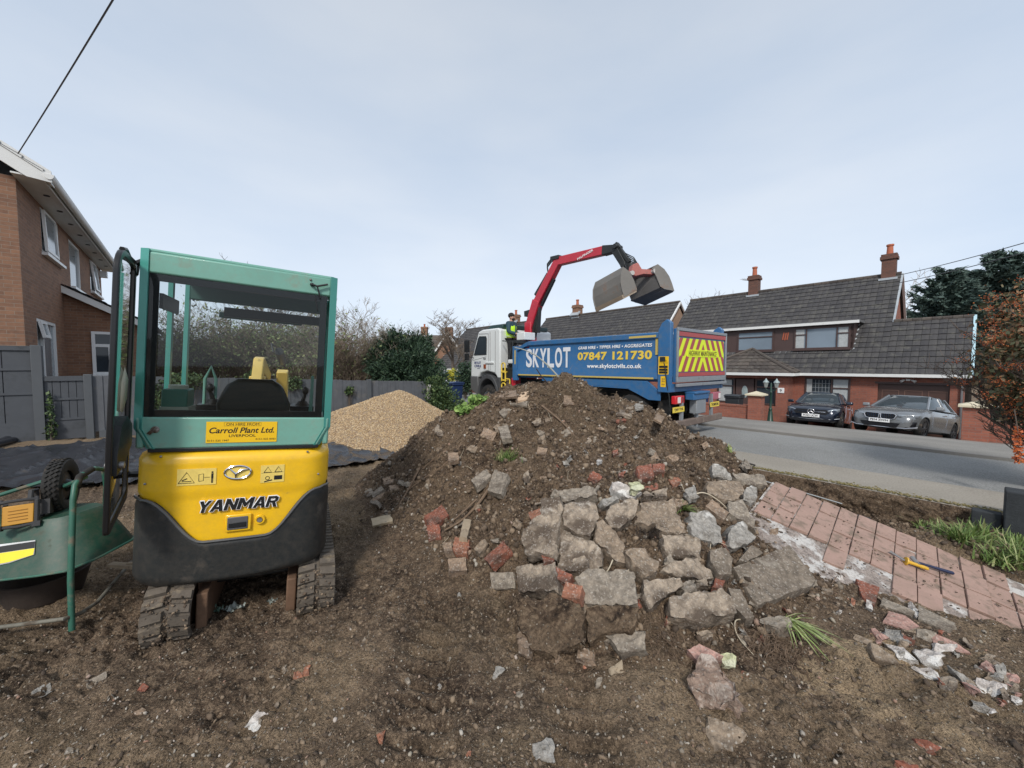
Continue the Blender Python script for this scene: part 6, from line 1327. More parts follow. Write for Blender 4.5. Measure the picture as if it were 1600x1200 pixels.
# faces +y locally; head turned slightly to its left
V = [(0, 0, .95), (0, 0, 1.12), (0, .01, 1.32), (0, .0, 1.47), (0, .01, 1.56), (0, .02, 1.62), (0, .025, 1.72),
     (-.1, 0, .88), (-.11, .02, .5), (-.11, -.01, .1), (-.11, .1, .04), (.1, 0, .88), (.11, .02, .5), (.11, -.01, .1), (.11, .1, .04),
     (-.17, 0, 1.45), (-.24, .02, 1.16), (-.14, .26, 1.1), (.17, 0, 1.45), (.24, .02, 1.16), (.14, .26, 1.1), (-.11, .32, 1.1), (.11, .32, 1.1)]
E_ = [(0, 1), (1, 2), (2, 3), (3, 4), (4, 5), (5, 6), (0, 7), (7, 8), (8, 9), (9, 10), (0, 11), (11, 12), (12, 13), (13, 14), (3, 15), (15, 16), (16, 17), (3, 18), (18, 19), (19, 20), (17, 21), (20, 22)]
rd = [(.16, .12), (.145, .11), (.17, .125), (.12, .09), .055, (.085, .1), (.075, .095), .095, .065, .045, .04, .095, .065, .045, .04, .065, .05, .036, .065, .05, .036, .034, .034]
skin_mesh('body', V, E_, rd, SKIN, per)
skin_mesh('jacket', V[:4]+[(0, .0, 1.52), V[15], V[16], V[17], V[18], V[19], V[20]], [(0, 1), (1, 2), (2, 3), (3, 4), (3, 5), (5, 6), (6, 7), (3, 8), (8, 9), (9, 10)], [(.2, .15), (.19, .15), (.225, .16), (.17, .125), (.09, .09), .1, .08, .055, .1, .08, .055], JKT, per)
skin_mesh('vest', [(0, 0, .93), (0, 0, 1.1), (0, .01, 1.3), (0, 0, 1.43)], [(0, 1), (1, 2), (2, 3)], [(.222, .168), (.215, .168), (.252, .182), (.235, .16)], VEST, per)
skin_mesh('trousers', [V[0], V[7], V[8], V[9], V[11], V[12], V[13]], [(0, 1), (1, 2), (2, 3), (0, 4), (4, 5), (5, 6)], [(.17, .13), .105, .08, .07, .105, .08, .07], TRS, per)
skin_mesh('jacket_front', [(0, .1, 1.0), (0, .12, 1.25), (0, .1, 1.43)], [(0, 1), (1, 2)], [(.06, .075), (.06, .085), (.055, .06)], JKT, per)
HAIR = M('dark_hair', (.02, .015, .012), .8)
mb = MB(); mb.sphere((0, .005, 1.70), .112, 10, (.86, .98, .85)); mb.v = [v for v in mb.v]; o = mb.build('hair', HAIR, per); o.location = (0, -.012, .02)
mb = MB(); mb.sphere((0, .07, 1.585), .07, 8, (1, .75, .75)); mb.build('beard', HAIR, per)
mb = MB(); mb.sphere((0, .125, 1.645), .018, 6, (.8, 1, 1.4)); mb.build('nose', SKIN, per)
for s in (-1, 1):
    mb = MB(); mb.sphere((s*.033, .108, 1.665), .011, 6); mb.build('eye', M('eye_dark', (.03, .02, .02), .3), per)
    mb = MB(); mb.sphere((s*.088, .02, 1.645), .025, 6, (.4, .8, 1.2)); mb.build('ear', SKIN, per)
    mb = MB(); mb.bx(s*.11-.05, s*.11+.05, -.09, .18, 0, .1); mb.build('boot', TRS, per, bevel=.03)
    # hand closed round a lever
    mb = MB(); hx_, hy_, hz_ = s*.10, .33, 1.07; mb.box((hx_, hy_, hz_), (.075, .07, .03), (20, 0, 0))
    for k_ in range(4): x = hx_-.03+k_*.02; mb.ring([(x, hy_+.03, hz_), (x, hy_+.06, hz_-.005), (x, hy_+.07, hz_-.035), (x, hy_+.045, hz_-.05)], .009, 6)
    mb.ring([(hx_-s*.035, hy_-.01, hz_), (hx_-s*.05, hy_+.03, hz_-.02), (hx_-s*.03, hy_+.055, hz_-.04)], .010, 6); mb.build('hand', SKIN, per, bevel=.008)
mb = MB(); 
for z in (1.02, 1.2): mb.lathe([(.205, 0), (.208, .03), (.208, .05), (.205, .06)], (0, 0, z*HS), (0, 0, 1), 24)
mb.v = [(x, y*.8, z) for x, y, z in mb.v]; mb.build('tape', SILV, per)
for c in per.children:
    if c.name.split('.')[0] in ('hair', 'beard', 'nose', 'eye', 'ear', 'boot', 'hand'): c.scale = (HS,)*3; c.location *= HS
mb = MB()
for s in (-.16, -.08, .08, .16): mb.ring([(s, .3, .86), (s, .34, 1.02), (s, .34, 1.06)], .01, 6)
mb.bx(-.25, .25, .25, .4, .8, .88); o = mb.build('crane_levers', HYD); o.location = pfe; o.rotation_euler = (0, 0, R(-118)); tag(o, 'bank of black crane control levers at the hands of the man on the lorry', 'crane levers')
# ================================================================== HOUSES
UPV = WHITE; FASC = M('white_fascia', (.72, .72, .7), .5, var=.06, dirt=((.4, .38, .33), .64, 3)); LEAD = M('lead_flashing', (.42, .45, .47), .5, .2, var=.2, scale=9)
BROWN = M('brown_cladding', (.075, .045, .04), .5, var=.15); BRDOOR = M('brown_garage_door', (.085, .045, .035), .45, var=.1); TERRA = M('terracotta', (.42, .13, .07), .8, var=.15)
def tiles(mb, A, B, C_, D, course=.31, tw=.24, lift=.03, seed=1):
    """A->B eaves, D->C ridge"""
    A, B, C_, D = map(Vector, (A, B, C_, D)); rs = random.Random(seed)
    up = ((D-A)+(C_-B))*.5; n = max(2, round(up.length/course)); nrm = (B-A).cross(D-A).normalized()
    if nrm.z < 0: nrm = -nrm
    for k in range(n):
        a0, b0 = A.lerp(D, k/n), B.lerp(C_, k/n); a1, b1 = A.lerp(D, (k+1)/n), B.lerp(C_, (k+1)/n)
        m_ = max(1, round((b0-a0).length/tw)); 
        for j in range(m_):
            p0, p1 = a0.lerp(b0, j/m_), a0.lerp(b0, (j+1)/m_); q0, q1 = a1.lerp(b1, j/m_), a1.lerp(b1, (j+1)/m_)
            l = lift+rs.uniform(-.006, .006); w_ = (p1-p0)*.02; h = .035
            pm, qm = p0.lerp(p1, .5), q0.lerp(q1, .5)
            P = [p0+w_+nrm*l, pm+nrm*(l+.014), p1-w_+nrm*l, q1-w_+nrm*.004, qm+nrm*.014, q0+w_+nrm*.004, p0+w_-nrm*.01, pm-nrm*.01, p1-w_-nrm*.01]
            mb.add(P, [(0, 1, 4, 5), (1, 2, 3, 4), (6, 7, 1, 0), (7, 8, 2, 1)])
    mb.add([A-nrm*.02, B-nrm*.02, C_-nrm*.02, D-nrm*.02], [(0, 1, 2, 3)])
class House:
    def __init__(s, name, label, cat, o, rz=STREET, world=None):
        x, y = world if world else FR(o[0], o[1]); s.o = Vector(o); s.root = thing(name, label, cat, (x, y, o[2]), (0, 0, rz))
    def b(s, mb, name, m, par=None, **k):
        mb.v = [(a-s.o.x, b-s.o.y, c-s.o.z) for a, b, c in mb.v]; return mb.build(name, m, par or s.root, **k)
    def chimney(s, x, y, z0, z1, w=.62, pots=1, pot_h=.42, m=None):
        mb = MB(); mb.box((x, y, (z0+z1)/2), (w, w, z1-z0)); mb.box((x, y, z1-.16), (w+.12, w+.12, .14)); mb.box((x, y, z1-.03), (w+.06, w+.06, .1)); c = s.b(mb, 'chimney', m or BRICKR)
        mb = MB(); mb.lathe([(0, 0), (.13, 0), (.11, pot_h*.8), (.14, pot_h*.85), (.14, pot_h), (.09, pot_h), (0, pot_h*.9)], (x, y, z1), (0, 0, 1), 14); s.b(mb, 'chimney_pot', TERRA, c)
        mb = MB(); mb.box((x, y-.0, z0+.18), (w+.16, w+.16, .1)); s.b(mb, 'flashing', LEAD, c)
        return c
    def window(s, x0, x1, z0, z1, y, frame, mull=(), bars=(), fw=.07, depth=.1, sill=True, opn=None, m_glass=WINGL, curtain=None, fy=-1):
        """in a wall whose outside faces -y (fy=-1) at y"""
        mb = MB(); f0, f1 = (y-.03, y+.04)
        for a in ((x0, x0+fw, z0, z1), (x1-fw, x1, z0, z1), (x0+fw, x1-fw, z0, z0+fw), (x0+fw, x1-fw, z1-fw, z1)): mb.bx(a[0], a[1], f0, f1, a[2], a[3])
        for mx_ in mull: mb.bx(mx_-fw*.4, mx_+fw*.4, f0-.005, f1, z0+fw, z1-fw)
        for xa, xb, zb in bars: mb.bx(xa, xb, f0-.008, f1, zb-fw*.4, zb+fw*.4)
        w_ = s.b(mb, 'window', frame); mb = MB(); mb.bx(x0+fw*.5, x1-fw*.5, y+.0, y+.01, z0+fw*.5, z1-fw*.5); s.b(mb, 'pane', m_glass, w_)
        if sill: mb = MB(); mb.bx(x0-.05, x1+.05, y-.12, y+.02, z0-.07, z0-.005); s.b(mb, 'sill', frame, w_)
        if curtain:
            for xa, xb in curtain:
                mb = MB(); n_ = 14
                vs = [(xa+(xb-xa)*i/n_, y-.004+.004*math.sin(i*2.1), z) for z in (z0+fw, z1-fw) for i in range(n_+1)]; mb.add(vs, [(i, i+1, n_+2+i, n_+1+i) for i in range(n_)]); s.b(mb, 'curtain', M('net_curtain', (.4, .42, .42), .7, var=.3, scale=9), w_)
        return w_
# ---- brown-roofed dormer bungalow across the road
h = House('dormer_house', 'red brick dormer bungalow with dark tiled roof and garage behind the parked cars', 'house', (-5, 21.73, -1.0)); b = h.b
GX = -2.35; WS = 21.73; WE = 30.2; EZ = 1.40; RS, RZ = 25.97, 6.1; ES = 21.38
SLP = (RZ-1.40)/(RS-ES)
def rz_(s): return 1.40+(s-ES)*SLP
mb = MB()
# front wall built in panels so the openings are real
def wall_y(mb, y, t, x0, x1, z0, z1, holes):
    """wall facing -y with rectangular holes"""
    xs = sorted({x0, x1, *[v for hh in holes for v in hh[:2]]}); zs = sorted({z0, z1, *[v for hh in holes for v in hh[2:]]})
    for i in range(len(xs)-1):
        run = None
        for j in range(len(zs)-1):
            cx, cz = (xs[i]+xs[i+1])/2, (zs[j]+zs[j+1])/2
            if not any(a < cx < b_ and c < cz < d for a, b_, c, d in holes):
                if run and abs(run[1]-zs[j]) < 1e-6: run = (run[0], zs[j+1])
                else:
                    if run: mb.bx(xs[i], xs[i+1], y, y+t, *run)
                    run = (zs[j], zs[j+1])
        if run: mb.bx(xs[i], xs[i+1], y, y+t, *run)
wall_y(mb, WS, .25, -5.3, -.11, -1.1, 1.36, [(-4.87, -3.27, -.25, 1.2), (-2.42, -.45, -1.1, 1.06)])
wall_y(mb, 20.8, .25, -12.1, -5.3, -1.1, 1.36, [(-8.4, -5.75, -.15, 1.13)])
mb.bx(-5.55, -5.3, 21.05, WS, -1.1, 1.36); mb.bx(-.36, -.11, WS+.25, 27, -1.1, 1.36)
mb.bx(-12.1, -11.85, 21.05, WE, -1.1, 1.36); mb.bx(-12.1, GX, WE, WE+.25, -1.1, 1.36)
b(mb, 'wall', BRICKR)
mb = MB(); mb.prism([(WS, 1.36), (RS, RZ-.12), (WE+.3, 1.36)], 'x', GX-.25, GX); b(mb, 'gable_wall', BRICKR)
mb = MB(); mb.prism([(WS, 1.36), (RS, RZ-.12), (WE+.3, 1.36)], 'x', -12.1, -11.85); b(mb, 'gable_wall', BRICKR)
mb = MB(); mb.prism([(WS, 1.36), (23.6, rz_(23.6)-.12), (26, 1.36)], 'x', -.3, -.11); b(mb, 'garage_gable', BRICKR)
mb = MB(); tiles(mb, (-12.25, ES, 1.40), (GX+.12, ES, 1.40), (GX+.12, RS, RZ), (-12.25, RS, RZ), seed=2); tiles(mb, (GX+.12, WE+.6, 1.4), (-12.25, WE+.6, 1.4), (-12.25, RS, RZ), (GX+.12, RS, RZ))
tiles(mb, (GX+.12, ES, 1.40), (.05, ES, 1.40), (.05, 23.6, rz_(23.6)), (GX+.12, 23.6, rz_(23.6)), seed=3); tiles(mb, (.05, 25.9, 1.4), (GX, 25.9, 1.4), (GX, 23.6, rz_(23.6)), (.05, 23.6, rz_(23.6)))
roof = b(mb, 'roof', ROOFM, smooth=False)
mb = MB(); n_ = 30
for i in range(n_): x0 = -12.25+(9.9+.12)*i/n_; mb.ring([(x0, RS, RZ+.0), (x0+(9.95)/n_-.012, RS, RZ+.0)], .1, 8)
o = b(mb, 'ridge_tiles', ROOFL, roof); mb = MB()
for i in range(8): x0 = GX+.14+(2.26)*i/8; mb.ring([(x0, 23.6, rz_(23.6)), (x0+2.24/8-.01, 23.6, rz_(23.6))], .09, 8)
b(mb, 'ridge_tiles', ROOFL, roof)
mb = MB(); mb.ring([(GX+.14, 23.55, rz_(23.55)), (GX+.14, RS, RZ-.02)], .05, 4); b(mb, 'verge', LEAD, roof); mb = MB(); mb.ring([(GX+.14, RS, RZ-.02), (GX+.14, WE+.6, 1.36)], .06, 4); b(mb, 'verge', FASC, roof)
mb = MB(); mb.ring([(.06, ES, 1.42), (.06, 23.6, rz_(23.6)+.03)], .06, 4); b(mb, 'verge', M('pale_blue_verge', (.42, .6, .66), .6, var=.15), roof); mb = MB(); mb.ring([(.06, 23.6, rz_(23.6)), (.06, 25.9, 1.38)], .05, 4); b(mb, 'verge', FASC, roof)
mb = MB(); mb.bx(-5.3, .06, ES-.02, ES+.04, 1.29, 1.41); mb.bx(-5.3, -.1, ES+.04, WS, 1.34, 1.36); b(mb, 'gutter', FASC)
# porch hip
PA = (-7.3, 22.42, 2.58)
mb = MB(); tiles(mb, (-9.6, 20.45, 1.40), (-5.0, 20.45, 1.40), PA, PA, tw=.33, seed=5); tiles(mb, (-5.0, 20.45, 1.4), (-5.0, 21.6, 1.5), PA, PA, seed=6); tiles(mb, (-9.6, 21.6, 1.5), (-9.6, 20.45, 1.4), PA, PA); o = b(mb, 'porch_roof', ROOFL, smooth=False)
mb = MB(); mb.ring([(-5.0, 20.45, 1.43), (-7.3, 22.42, 2.62)], .07, 6); mb.ring([(-9.6, 20.45, 1.43), (-7.3, 22.42, 2.62)], .07, 6); b(mb, 'hip_tiles', ROOFL, o)
mb = MB(); mb.bx(-9.6, -5.0, 20.42, 20.48, 1.28, 1.41); mb.bx(-5.02, -4.96, 20.48, ES+.0, 1.285, 1.405); mb.bx(-9.6, -5.0, 20.48, 20.8, 1.33, 1.36); b(mb, 'porch_gutter', FASC, o)
# porch glazing
mb = MB(); mb.bx(-8.4, -5.75, 21.5, 21.55, -1.0, 1.2); b(mb, 'porch_back', M('porch_inner', (.1, .04, .03), .6))
mb = MB(); mb.bx(-7.5, -6.7, 20.93, 20.98, -1.0, 1.08); d = b(mb, 'front_door', BROWN); mb = MB(); mb.sphere((-7.1, 20.93, .45), .17, 10, (.8, .12, 1.8)); b(mb, 'door_light', M('leaded_glass', (.3, .36, .36), .2, var=.4, scale=14), d)
h.window(-6.65, -5.78, -.12, 1.1, 20.95, BROWN, bars=[(-6.6, -5.8, .72)], sill=False); h.window(-8.38, -7.55, -.12, 1.1, 20.95, BROWN, bars=[(-8.35, -7.6, .72)], sill=False, curtain=[(-8.3, -7.7)])
mb = MB(); mb.bx(-5.68, -5.42, 20.77, 20.8, .48, .72); o = b(mb, 'number_plaque', UPV, bevel=.02); fit_text('lettering', '9', .08, .12, TXTB, o, (-5.55+5, 20.765-21.73, .6+1), (90, 0, 0))
h.window(-4.87, -3.27, -.25, 1.2, WS, BROWN, mull=(-3.9,), bars=[(-3.88, -3.3, .75)], curtain=[(-4.8, -4.6), (-3.85, -3.35)])
mb = MB()
for i in range(1, 6): mb.bx(-4.6+i*.12, -4.59+i*.12, WS-.006, WS, -.15, 1.1)
for i in range(1, 7): mb.bx(-4.6, -3.95, WS-.006, WS, -.2+i*.19, -.19+i*.19)
b(mb, 'leading', LEAD)
mb = MB(); mb.bx(-2.42, -.45, WS+.1, WS+.15, -1.05, 1.0); gd = b(mb, 'garage_door', BRDOOR)
mb = MB()
for x in (-2.3, -1.65, -1.0):
    for z in (-.75, -.2, .35): 
        for a in ((x, x+.5, z, z+.02), (x, x+.5, z+.38, z+.4), (x, x+.02, z+.02, z+.38), (x+.48, x+.5, z+.02, z+.38)): mb.bx(a[0], a[1], WS+.085, WS+.1, a[2], a[3])
b(mb, 'door_panels', M('door_panel_edge', (.2, .11, .08), .5), gd); mb = MB(); mb.bx(-2.5, -.38, WS-.012, WS+.08, 1.0, 1.08); b(mb, 'door_frame', BROWN, gd)
mb = MB(); mb.box((-1.55, WS-.06, 1.18), (.12, .1, .08)); mb.cyl((-1.65, WS-.08, 1.17), (-1.75, WS-.14, 1.12), .03, .06); mb.cyl((-1.45, WS-.08, 1.17), (-1.35, WS-.14, 1.12), .03, .06); b(mb, 'security_light', M('pale_plastic', (.6, .58, .55), .5))
mb = MB(); mb.ring([(-.2, ES+.05, 1.34), (-.2, ES+.1, 1.2), (-.16, WS-.06, 1.05), (-.16, WS-.06, -.95)], .035, 8); b(mb, 'drainpipe', M('grey_pipe', (.2, .19, .19), .5))
# dormer
DS = 22.4; DX0, DX1 = -11.4, -3.35
mb = MB(); mb.bx(DX0, DX1, DS, DS+.1, 2.36, 3.66); mb.prism([(DS, 2.4), (DS, 3.66), (23.65, 3.66)], 'x', DX1-.08, DX1); mb.prism([(DS, 2.4), (DS, 3.66), (23.65, 3.66)], 'x', DX0, DX0+.08); dm = b(mb, 'dormer', BROWN)
mb = MB(); mb.bx(DX0-.15, DX1+.2, DS-.2, 23.75, 3.66, 3.76); b(mb, 'dormer_roof', M('felt_roof', (.12, .12, .12), .9), dm); mb = MB(); mb.bx(DX0-.16, DX1+.21, DS-.24, DS-.2, 3.6, 3.72); b(mb, 'fascia', FASC, dm)
mb = MB(); mb.box(((DX0+DX1)/2, DS-.05, 2.37), (DX1-DX0, .14, .06), (45, 0, 0)); mb.ring([(DX1+.02, DS, 2.42), (DX1+.02, 23.6, 3.66)], .05, 4); b(mb, 'flashing', LEAD, dm)
SKYGL = M('sky_glass', (.2, .25, .3), .05, var=.2, scale=1)
for a in ((-8.0, -6.35, 2.5, 3.5, (-7.2,), [(-8.0, -6.35, 3.2)]), (-5.5, -3.45, 2.52, 3.52, (-5.02, -3.9), [(-5.5, -5.02, 3.2), (-3.9, -3.45, 3.2)])): h.window(a[0], a[1], a[2], a[3], DS-.02, BROWN, a[4] if a[0] < -6 and False else (a[4] if a[0] > -6 else ()), a[5], fw=.06, sill=True, m_glass=SKYGL, curtain=None if a[0] < -6 else [(-5.45, -5.1), (-3.84, -3.5)])
mb = MB()
for k_ in range(3): mb.box((-5.95+k_*.09, DS-.012, 3.18-.02*(k_ % 2)), (.05, .02, .36), (0, 8, 0))
b(mb, 'wall_ornament', M('orange_ornament', (.4, .1, .05), .6), dm)
BRICKC = brick_mat('sooty_brick', (.17, .075, .05), (.12, .06, .045), (.1, .08, .07))
h.chimney(-2.68, RS, 5.7, 7.05, .5, pot_h=.5, m=BRICKC); c = h.chimney(-8.45, RS, 5.7, 7.05, .5, pot_h=.55, m=BRICKC)
mb = MB(); mb.ring([(-8.75, RS, 6.9), (-9.0, RS, 6.95)], .012, 4); mb.ring([(-9.0, RS-.35, 6.95), (-9.0, RS+.4, 6.95)], .01, 4)
for k_ in range(5): mb.ring([(-9.15, RS-.3+k_*.15, 6.95), (-8.85, RS-.3+k_*.15, 6.95)], .007, 4)
h.b(mb, 'aerial', STEEL, c)
# ---- plain neighbours up the street
def neighbour(label, x0, x1, chx, brick=BRICKR, seed=1):
    h = House('bungalow', label, 'house', ((x0+x1)/2, 21.73, -1.0)); b = h.b
    mb = MB(); wall_y(mb, WS, .25, x0, x1, -1.1, 1.36, [(x0+1.2, x0+3.2, -.2, 1.1), (x1-3.4, x1-1.2, -.2, 1.1)]); mb.bx(x0, x0+.25, WS+.25, WE, -1.1, 1.36); mb.bx(x1-.25, x1, WS+.25, WE, -1.1, 1.36); b(mb, 'wall', brick)
    for xx in (x0, x1-.25): mb = MB(); mb.prism([(WS, 1.36), (RS, RZ-.12), (WE+.3, 1.36)], 'x', xx, xx+.25); b(mb, 'gable_wall', M('tan_render', (.36, .25, .18), .85, var=.12))
    mb = MB(); tiles(mb, (x0-.12, ES, 1.4), (x1+.12, ES, 1.4), (x1+.12, RS, RZ), (x0-.12, RS, RZ), seed=seed); tiles(mb, (x1+.12, WE+.6, 1.4), (x0-.12, WE+.6, 1.4), (x0-.12, RS, RZ), (x1+.12, RS, RZ)); r = b(mb, 'roof', ROOFM, smooth=False)
    mb = MB(); mb.ring([(x0-.12, RS, RZ+.02), (x1+.12, RS, RZ+.02)], .1, 6); b(mb, 'ridge_tiles', ROOFL, r)
    for e_ in (ES, WE+.6): mb = MB(); mb.ring([(x1+.15, e_, 1.34), (x1+.15, RS, RZ-.04)], .07, 4); b(mb, 'verge', FASC, r)
    mb = MB(); mb.bx(x0, x1, ES-.02, ES+.04, 1.29, 1.41); b(mb, 'gutter', FASC)
    for a, c in ((x0+1.2, x0+3.2), (x1-3.4, x1-1.2)): h.window(a, c, -.2, 1.1, WS, UPV, mull=((a+c)/2,))
    h.chimney(chx, RS, 5.7, 6.95, .62, pot_h=.5, m=BRICKB)
    mb = MB(); mb.box((chx-.0, RS-.35, 6.2), (.9, .5, .12), (45, 0, 0)); b(mb, 'chimney_flashing', LEAD)
    return h
neighbour('brick bungalow with white trimmed gable directly behind the lorry body', -25.8, -13.1, -22.1, seed=11)
neighbour('farther bungalow with chimney showing behind the man and the lorry cab', -39.5, -27.6, -30.3, seed=12)
# ---- two storey house on the left
h = House('brick_house', 'two storey brown brick house with white soffits at the left edge', 'house', (-12.17, -2.5, .2)); b = h.b
X0, X1, YW, YB = -21.6, -12.17, -2.5, -10.5; HE = 5.45; PITCH = .66
# side wall facing the plot (+y side); openings
mb = MB()
def wall_yp(mb, y, t, x0, x1, z0, z1, holes): wall_y(mb, y-t, t, x0, x1, z0, z1, holes)
ho = [(-15.35, -13.75, 4.35, 5.38), (-17.85, -16.45, 4.0, 5.32), (-21.2, -19.4, 4.3, 5.38), (-14.6, -13.0, .6, 2.78)]
wall_yp(mb, YW, .25, X0, X1, 0, HE, ho); b(mb, 'wall', BRICKB)
mb = MB(); ap = (YW+YB)/2; zt = HE+PITCH*(YW-ap); mb.add([(X1, YW-.25, 0), (X1, YB, 0), (X1, YB, HE), (X1, ap, zt-.1), (X1, YW-.25, HE)]+[(X1-.25, YW-.25, 0), (X1-.25, YB, 0), (X1-.25, YB, HE), (X1-.25, ap, zt-.1), (X1-.25, YW-.25, HE)], [(4, 3, 2, 1, 0), (5, 6, 7, 8, 9)]+[(i, (i+1) % 5, 5+(i+1) % 5, 5+i) for i in range(5)]); b(mb, 'gable_wall', BRICKB)
mb = MB(); mb.bx(X0, X0+.25, YB, YW-.25, 0, HE); mb.bx(X0, X1-.25, YB, YB+.2, 0, HE); b(mb, 'rear_wall', BRICKB)
EY = YW+.42; ez = HE+.12
mb = MB(); tiles(mb, (X1+.35, EY, ez), (X0-.3, EY, ez), (X0-.3, ap, ez+PITCH*(EY-ap)), (X1+.35, ap, ez+PITCH*(EY-ap)), seed=21); tiles(mb, (X0-.3, 2*ap-EY, ez), (X1+.35, 2*ap-EY, ez), (X1+.35, ap, ez+PITCH*(EY-ap)), (X0-.3, ap, ez+PITCH*(EY-ap))); rf = b(mb, 'roof', ROOFM, smooth=False)
mb = MB(); mb.bx(X0-.3, X1+.3, YW, EY-.0, HE-.03, HE-.0); mb.bx(X0-.3, X1+.3, EY-.03, EY, HE-.06, HE+.1)
b(mb, 'soffit', FASC)
mb = MB(); A1 = [(YW+.52, HE-.08), (YW+.52, HE+.14), (ap, ez+PITCH*(EY-ap)+.0), (ap, ez+PITCH*(EY-ap)-.24), (YW+.2, HE-.05)]; mb.prism(A1, 'x', X1+.28, X1+.33); mb.prism([(YW+.5, HE-.05), (ap, zt-.05), (ap, zt-.08), (YW+.5, HE-.08)], 'x', X1, X1+.28)
b(mb, 'bargeboard', FASC)
mb = MB()
for i in range(8): mb.cyl((X1-.8-i*1.1, YW+.25, HE-.032), (X1-.8-i*1.1, YW+.25, HE-.045), .05, n=12)
b(mb, 'soffit_vent', BLACK)
mb = MB(); 
P = [(EY+.13*math.cos(a)*.55+.07, HE+.07+.1*math.sin(a)) for a in [R(180+180*i/10) for i in range(11)]]
mb.prism(P, 'x', X0-.3, X1+.35); b(mb, 'gutter', FASC)
def winp(x0, x1, z0, z1, **k):   # window in a wall facing +y
    # build facing -y then mirror through the wall plane
    y = YW-.06; fr = k.get('fr', UPV); fw = .07; mb = MB()
    for a in ((x0, x0+fw, z0, z1), (x1-fw, x1, z0, z1), (x0+fw, x1-fw, z0, z0+fw), (x0+fw, x1-fw, z1-fw, z1)): mb.bx(a[0], a[1], y-.02, y+.05, a[2], a[3])
    for m_ in k.get('mull', ()): mb.bx(m_-.03, m_+.03, y-.02, y+.055, z0+fw, z1-fw)
    w_ = b(mb, 'window', fr); mb = MB(); mb.bx(x0+.03, x1-.03, y, y+.01, z0+.03, z1-.03); b(mb, 'pane', M('dull_pane', (.2, .23, .25), .06, var=.4, scale=1.2), w_)
    mb = MB(); mb.bx(x0-.05, x1+.05, y+.0, YW+.1, z0-.07, z0-.004); b(mb, 'sill', fr, w_)
    for xa, xb, ang in k.get('opn', ()):   # top-hung/side-hung leaf standing open
        mb = MB(); L_ = xb-xa; zz0, zz1 = k.get('oz', (z0+.05, z1-.05)); 
        for a in ((0, .06, 0, zz1-zz0), (L_-.06, L_, 0, zz1-zz0), (.06, L_-.06, 0, .06), (.06, L_-.06, zz1-zz0-.06, zz1-zz0)): mb.bx(a[0], a[1], 0, .05, a[2], a[3])
        mt = Matrix.Translation(Vector((xa, y+.06, zz1)))@Matrix.Rotation(R(ang), 4, 'X')@Matrix.Translation(Vector((0, 0, -(zz1-zz0)))); mb.xf(mt); lf = b(mb, 'open_casement', fr, w_)
        mb = MB(); mb.bx(.05, L_-.05, .02, .025, .05, zz1-zz0-.05); mb.xf(mt); b(mb, 'pane', M('dull_pane2', (.2, .23, .25), .08), lf)
winp(-15.35, -13.75, 4.35, 5.38, mull=(-14.9,), opn=[(-14.85, -13.82, 2)]); winp(-17.85, -16.45, 4.0, 5.32); winp(-21.2, -19.4, 4.3, 5.38, mull=(-20.3,), opn=[(-20.25, -19.45, 5)])
winp(-14.6, -13.0, .6, 2.78, mull=(-13.5,), opn=[(-13.5, -13.06, 10)], oz=(2.35, 2.72))
mb = MB(); mb.box((X1-1.5, YW+.12, 5.2), (.2, .15, .2)) if False else mb.bx(-21.5, -21.25, YW, YW+.2, 5.1, 5.32); b(mb, 'wall_box', UPV)
# lean-to extension: a wall across with its sloping roof edge
mb = MB(); LX = -15.5
mb.add([(LX, YW, 0), (LX, -.95, 0), (LX, -.95, 2.86), (LX, YW, 3.72)]+[(LX-4, YW, 0), (LX-4, -.95, 0), (LX-4, -.95, 2.86), (LX-4, YW, 3.72)], [(0, 1, 2, 3), (7, 6, 5, 4), (1, 5, 6, 2)]); lt = b(mb, 'extension_wall', BRICKB)
mb = MB(); n_ = 4; mb.add([(LX+.2, YW, 3.84), (LX+.2, -.75, 2.88), (LX+.2, -.75, 2.7), (LX+.2, YW, 3.66)]+[(LX+.15, YW, 3.84), (LX+.15, -.75, 2.88), (LX+.15, -.75, 2.7), (LX+.15, YW, 3.66)], [(0, 1, 2, 3), (7, 6, 5, 4), (0, 4, 5, 1), (1, 5, 6, 2), (2, 6, 7, 3)]); b(mb, 'extension_bargeboard', FASC)
mb = MB(); tiles(mb, (LX+.22, -.72, 2.9), (LX-4.1, -.72, 2.9), (LX-4.1, YW, 3.88), (LX+.22, YW, 3.88), seed=31); b(mb, 'extension_roof', ROOFM, smooth=False)
def winx(x, y0, y1, z0, z1, tr):
    mb = MB(); fw = .07
    for a in ((y0, y0+fw, z0, z1), (y1-fw, y1, z0, z1), (y0+fw, y1-fw, z0, z0+fw), (y0+fw, y1-fw, z1-fw, z1), (y0+fw, y1-fw, tr-.04, tr+.04), ((y0+y1)/2-.03, (y0+y1)/2+.03, z0+fw, tr-.04)): mb.bx(x, x+.05, a[0], a[1], a[2], a[3])
    mb.bx(x, x+.12, y0-.04, y1+.04, z0-.06, z0)
    w_ = b(mb, 'window', UPV); mb = MB(); mb.bx(x+.01, x+.02, y0+.03, y1-.03, z0+.03, z1-.03); b(mb, 'pane', WINGL, w_)
winx(LX, -2.03, -1.34, 1.5, 2.68, 2.3)
